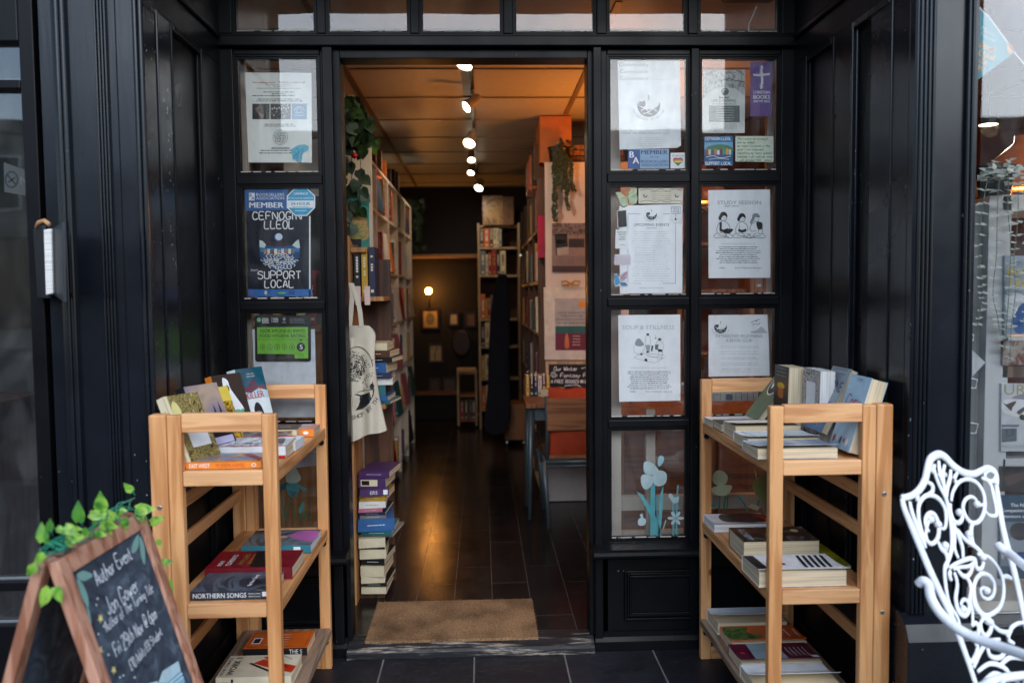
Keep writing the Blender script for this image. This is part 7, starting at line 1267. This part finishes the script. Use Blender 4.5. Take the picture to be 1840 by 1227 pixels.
# ================================================================== DISPLAY WINDOW ON THE RIGHT
du = thing('display_shelf', (1.6, -.55, .5), 'white open display shelf standing in the shop window beyond the white chair', 'display shelf'); Yd_ = -.60
WS2 = flat('#c4c9cb', .45, var=.02)
def dseg(nm, px0, py0, px1, py1, Y0=Yd_, dep=.03, wide=0):
    a, b = XZ(px0, py0, Y0), XZ(px1, py1, Y0); return bar(nm, du, min(a[0], b[0]), max(a[0], b[0])+wide, Y0, Y0+dep, min(a[1], b[1]), max(a[1], b[1]), WS2, .002)
dseg('upright', 1778, 352, 1801, 1098); 
for y0, y1 in ((350, 378), (604, 614), (774, 788), (824, 838), (1072, 1090)): dseg('shelf', 1801.5, y0, 1990, y1, dep=.25)
MB().box(XZ(1990, 500, Yd_)[0], XZ(1990, 500, Yd_)[0]+.03, Yd_, Yd_+.25, .5, 1.55, WS2).build('upright', du)
gpn = XZ(1757, 350, -.57); MB().box(gpn[0]-.12, XZ(1777, 350, -.57)[0], -.57, -.565, .53, 1.56, flat('#7c8284', .3)).build('reflection_sheet', label='grey sheet standing in for a reflection beside the white display shelf', cat='card')  # added sheet whose grey colour imitates a reflection in the window glass
def onwin(name, label, cat, poly, base, draw=None, Y=-.61, cr=None, th=.012):
    pn = Plane((0, Y, 0), (1, 0, 0), (0, 0, 1), .0005); mb = MB(); ik = pxink(mb, pn, cr, 3+Y); mb.prism([pn.pt(*pn.px(*(cr or (lambda a, b: (a, b)))(*p)), 0) for p in poly], (0, th, 0), base)
    if draw: draw(ik)
    return mb.build(name, label=label, cat=cat)
cW = crop(1740, 580, 4.38)
onwin('magazine', 'magazine with gold capitals and wintry horse and bird picture in the display shelf', 'magazine', [(262, 478), (640, 478), (640, 1010), (258, 1010)], flat('#c3cbd0', .35), lambda i: (i.text('UR', 282, 565, flat('#a89a6a'), h=82, w=170), i.blob([(262, 640), (300, 600), (380, 610), (440, 580), (440, 700), (400, 740), (320, 720), (270, 700)], flat('#dde2e6')), i.blob([(270, 628), (300, 640), (335, 625), (375, 615), (365, 640), (345, 668), (338, 692), (310, 670)], flat('#4a3a34'), 2), i.blob([(340, 590), (380, 570), (440, 560), (440, 600), (400, 600)], flat('#8a8a94'), 2), i.blob([(380, 700), (440, 660), (440, 690), (400, 720)], flat('#5a5a64'), 2), i.rect(262, 800, 400, 820, flat('#6f7a84'), 1), i.poly([(262, 830), (380, 830), (380, 930), (262, 940)], flat('#5a646e'), 1), i.line([(300, 840), (300, 890), (350, 880), (350, 830)], 5, INK, 2), i.poly([(385, 815), (405, 815), (412, 930), (395, 930)], flat('#c9d0d4'), 2), i.blob([(400, 730), (430, 720), (440, 760), (410, 760)], flat('#3a3a34'), 3), i.text('MAGAZINES', 262, 985, flat('#9aa2a8'), w=180, h=26), i.ell(408, 720, 8, 6, flat('#e0b03a'), 3)), cr=cW)
cX = crop(1740, 840, 3.17)
onwin('book', 'blue literary companion book facing out low in the display shelf', 'book', [(180, 158), (480, 158), (480, 630), (178, 632)], flat('#1f4560', .35), lambda i: (i.text('The New', 240, 222, WHITE, h=20, bold=.03), i.text('Companion to the', 188, 252, WHITE, h=19, bold=.03), i.text('Literature of Wales', 190, 285, WHITE, h=19, bold=.03), i.rect(182, 308, 480, 560, flat('#6d7c8a', .4), 1), i.blob([(235, 370), (250, 325), (290, 312), (330, 330), (330, 400), (270, 410)], flat('#1a1c20'), 2), i.blob([(205, 440), (240, 400), (330, 405), (330, 480), (220, 480)], flat('#8f9aa4'), 2), i.ell(200, 345, 14, 20, flat('#2c3038'), 2), i.rect(280, 480, 480, 560, flat('#2255a0'), 2), i.blob([(180, 420), (205, 400), (215, 480), (190, 520)], flat('#aab2ba'), 2)), cr=cX)
onwin('book', 'dark book face out on the shelf above the blue literary companion', 'book', [(186, -5), (480, -5), (480, 135), (184, 135)], flat('#221c1c', .4), lambda i: i.poly([(200, 50), (330, 20), (330, 60), (220, 110)], flat('#4a3630')), cr=cX)
cV = crop(1640, 280, 2.115)
onwin('book', 'book with yellow brush lettering over snowy blue scene on the upper display shelf', 'book', [(350, 380), (560, 380), (560, 680), (348, 680)], flat('#93a5b4', .35), lambda i: (i.hand('Winter', 356, 455, flat('#c9b03a'), 34, w=120, lw=6), i.hand('Tales', 360, 495, flat('#c9b03a'), 30, w=90, lw=6), i.blob([(352, 540), (390, 520), (430, 540), (430, 600), (370, 620)], flat('#d4dde4')), i.blob([(380, 600), (430, 560), (430, 660), (390, 670)], flat('#2f5f9e'), 2), i.line([(360, 520), (400, 560), (380, 610)], 6, WHITE, 3, True)), cr=cV)
onwin('patterned_box', 'russet and cream camouflage patterned box on the middle display shelf', 'box', [(344, 703), (560, 700), (560, 795), (342, 795)], pic('russet_pattern', ['#5c3a34', '#7a4a42', '#a8a49a', '#6a4038'], 30, dist=1), cr=cV)
onwin('wooden_box', 'plain brown wooden box under the patterned one in the display shelf', 'box', [(342, 798), (560, 796), (560, 842), (342, 842)], mk_wood('box_wood', (.10, .06, .04), (.18, .12, .08), 2), Y=-.60, cr=cV)
for k, pts in enumerate(([(40, 220), (135, 310), (40, 420)],)):
    onwin('card_diamond', 'white folded card corner clipped beside the display shelf', 'card', [(30, 215), (135, 312), (30, 425)], flat('#bfc6ca', .5), Y=-.60, cr=cW, th=.003)
for k, (y, h_) in enumerate(((85, 55), (435, 80), (785, 85))):
    m = MB(); m.tube([Vector((XZ(*cW(x_, y_), -.61)[0], -.61, XZ(*cW(x_, y_), -.61)[1])) for x_, y_ in ((20, y), (62-k*-8-(20 if k == 0 else 0), y+12), (58-(20 if k == 0 else 0), y+h_), (20, y+h_-4))], .0022, WHITE, 6); m.build('wire_clip', label='white wire clip, %s of three beside the display shelf' % ['topmost', 'middle one', 'lowest'][k], cat='clip', group='wire clips beside the display shelf')
# teal pennant
onwin('pennant', 'teal pennant with orange lettering hanging across the top corner of the display window', 'pennant', [(995, 40), (1050, 85), (1180, 265), (995, 402), (900, 300)], flat('#4f94a0', .5), lambda i: (i.line([(995, 40), (1050, 85), (1180, 265)], 8, flat('#b9c9cc'), 2), i.text('Music', 1010, 150, flat('#a9ccd0'), h=22, w=75, rot=30, l=2), i.text('Festival', 1005, 180, flat('#a9ccd0'), h=18, w=80, rot=25, l=2), i.hand('though', 1000, 232, flat('#d8a878'), 28, w=85, rot=22, lw=7), i.hand('Lloud', 1000, 275, flat('#d8a878'), 28, w=80, rot=20, lw=7), i.hand("it's", 1000, 312, flat('#d8a878'), 26, w=42, rot=20, lw=7), i.hand('Lou', 998, 345, flat('#d8a878'), 22, w=30, rot=20, lw=7), i.blob([(1140, 225), (1165, 230), (1175, 262), (1150, 270)], flat('#d8a878'), 2)), Y=-.72, cr=crop(1400, 0, 2.789), th=.002)
m = MB(); m.tube(smoothpts([Vector((XZ(x, y, -.71)[0], -.71, XZ(x, y, -.71)[1])) for x, y in ((1757, 10), (1790, 50), (1823, 95), (1850, 125), (1900, 170))], 4), .002, WHITE, 5); m.build('bunting_cord', label='thin white cord holding the teal pennant', cat='cord')
# ring-lit ceiling spot in the display
q = XZ(1776, 224, .2); t = thing('downlight', (q[0], .2, q[1]), 'bright round downlight seen through the display window', 'downlight'); Mx = Matrix.Translation((q[0], .2, q[1]))
m = MB(); m.lathe([(.034, 0), (.034, .02), (.02, .03), (0, .03)], BLK, Mx, 18); m.build('housing', t); m = MB(); m.lathe([(.014, .004), (.033, -.002)], HOT, Mx, 20); m.build('ring_lens', t); m = MB(); m.tube([(q[0], .2, q[1]+.03), (q[0], .2, 2.376)], .004, BLK); m.build('stem', t)
ld = bpy.data.lights.new('downlight_beam', 'SPOT'); ld.energy = 14; ld.color = (1, .72, .45); ld.spot_size = R(120); ld.spot_blend = .6; ld.shadow_soft_size = .03
lo = bpy.data.objects.new('downlight_beam', ld); C.objects.link(lo); lo.location = (q[0], .18, q[1]-.02); lo.rotation_euler = Vector((.25, -.75, -.35)).to_track_quat('-Z', 'Y').to_euler()
# eucalyptus
eu = thing('eucalyptus_plant', (1.5, -.66, 1.5), 'grey green eucalyptus strands trailing over the white display shelf', 'hanging plant'); EUM = pic('eucalyptus_leaf', ['#a4b2aa', '#bccac2', '#d3dcd6', '#aebcb4'], 16); lv = MB(); sm_ = MB(); er = random.Random(4)
for (pts) in ([(290, 60), (265, 200), (250, 340), (262, 480), (262, 560), (245, 650)], [(330, 60), (322, 200), (318, 380), (305, 520), (320, 600), (330, 660)], [(365, 60), (362, 200), (372, 330), (368, 480), (360, 600), (350, 740)], [(400, 70), (400, 230), (385, 400), (390, 520), (375, 650), (370, 780)], [(425, 100), (440, 300), (430, 500), (425, 640)]):
    q = smoothpts([Vector((XZ(*cV(x, y), -.64)[0], -.64, XZ(*cV(x, y), -.64)[1])) for x, y in pts], 14); sm_.tube(q, .0012, flat('#6a7a70'), 5)
    for k in range(0, len(q), 4):
        for s_ in (-1, 1): leafmesh(lv, q[k], (s_, er.uniform(-.7, .4), er.uniform(-.35, .5)), er.uniform(.014, .024)*(1.1 if k < 20 else .85), EUM, .55, up=(er.uniform(-.3, .3), -.4, 1), heart=False, cup=.1)
for k in range(75): px_, py_ = cV(er.gauss(335, 45), er.gauss(65, 18)); Y_ = er.uniform(-.68, -.52); q = XZ(px_, py_, Y_); leafmesh(lv, (q[0], Y_, q[1]), (er.uniform(-1, 1), er.uniform(-.7, .4), er.uniform(-.6, 1)), .022, EUM, .6, up=(0, -.5, 1), heart=False)
lv.build('foliage', eu); sm_.build('stem', eu)
q = XZ(1790, 352, -.56); m = MB(); m.lathe([(0, 0), (.045, 0), (.06, .09), (.054, .09), (0, .075)], flat('#15161a', .5), Matrix.Translation((q[0]+.01, -.53, XZ(1790, 350, Yd_)[1]+.001)), 16); m.build('pot', eu)
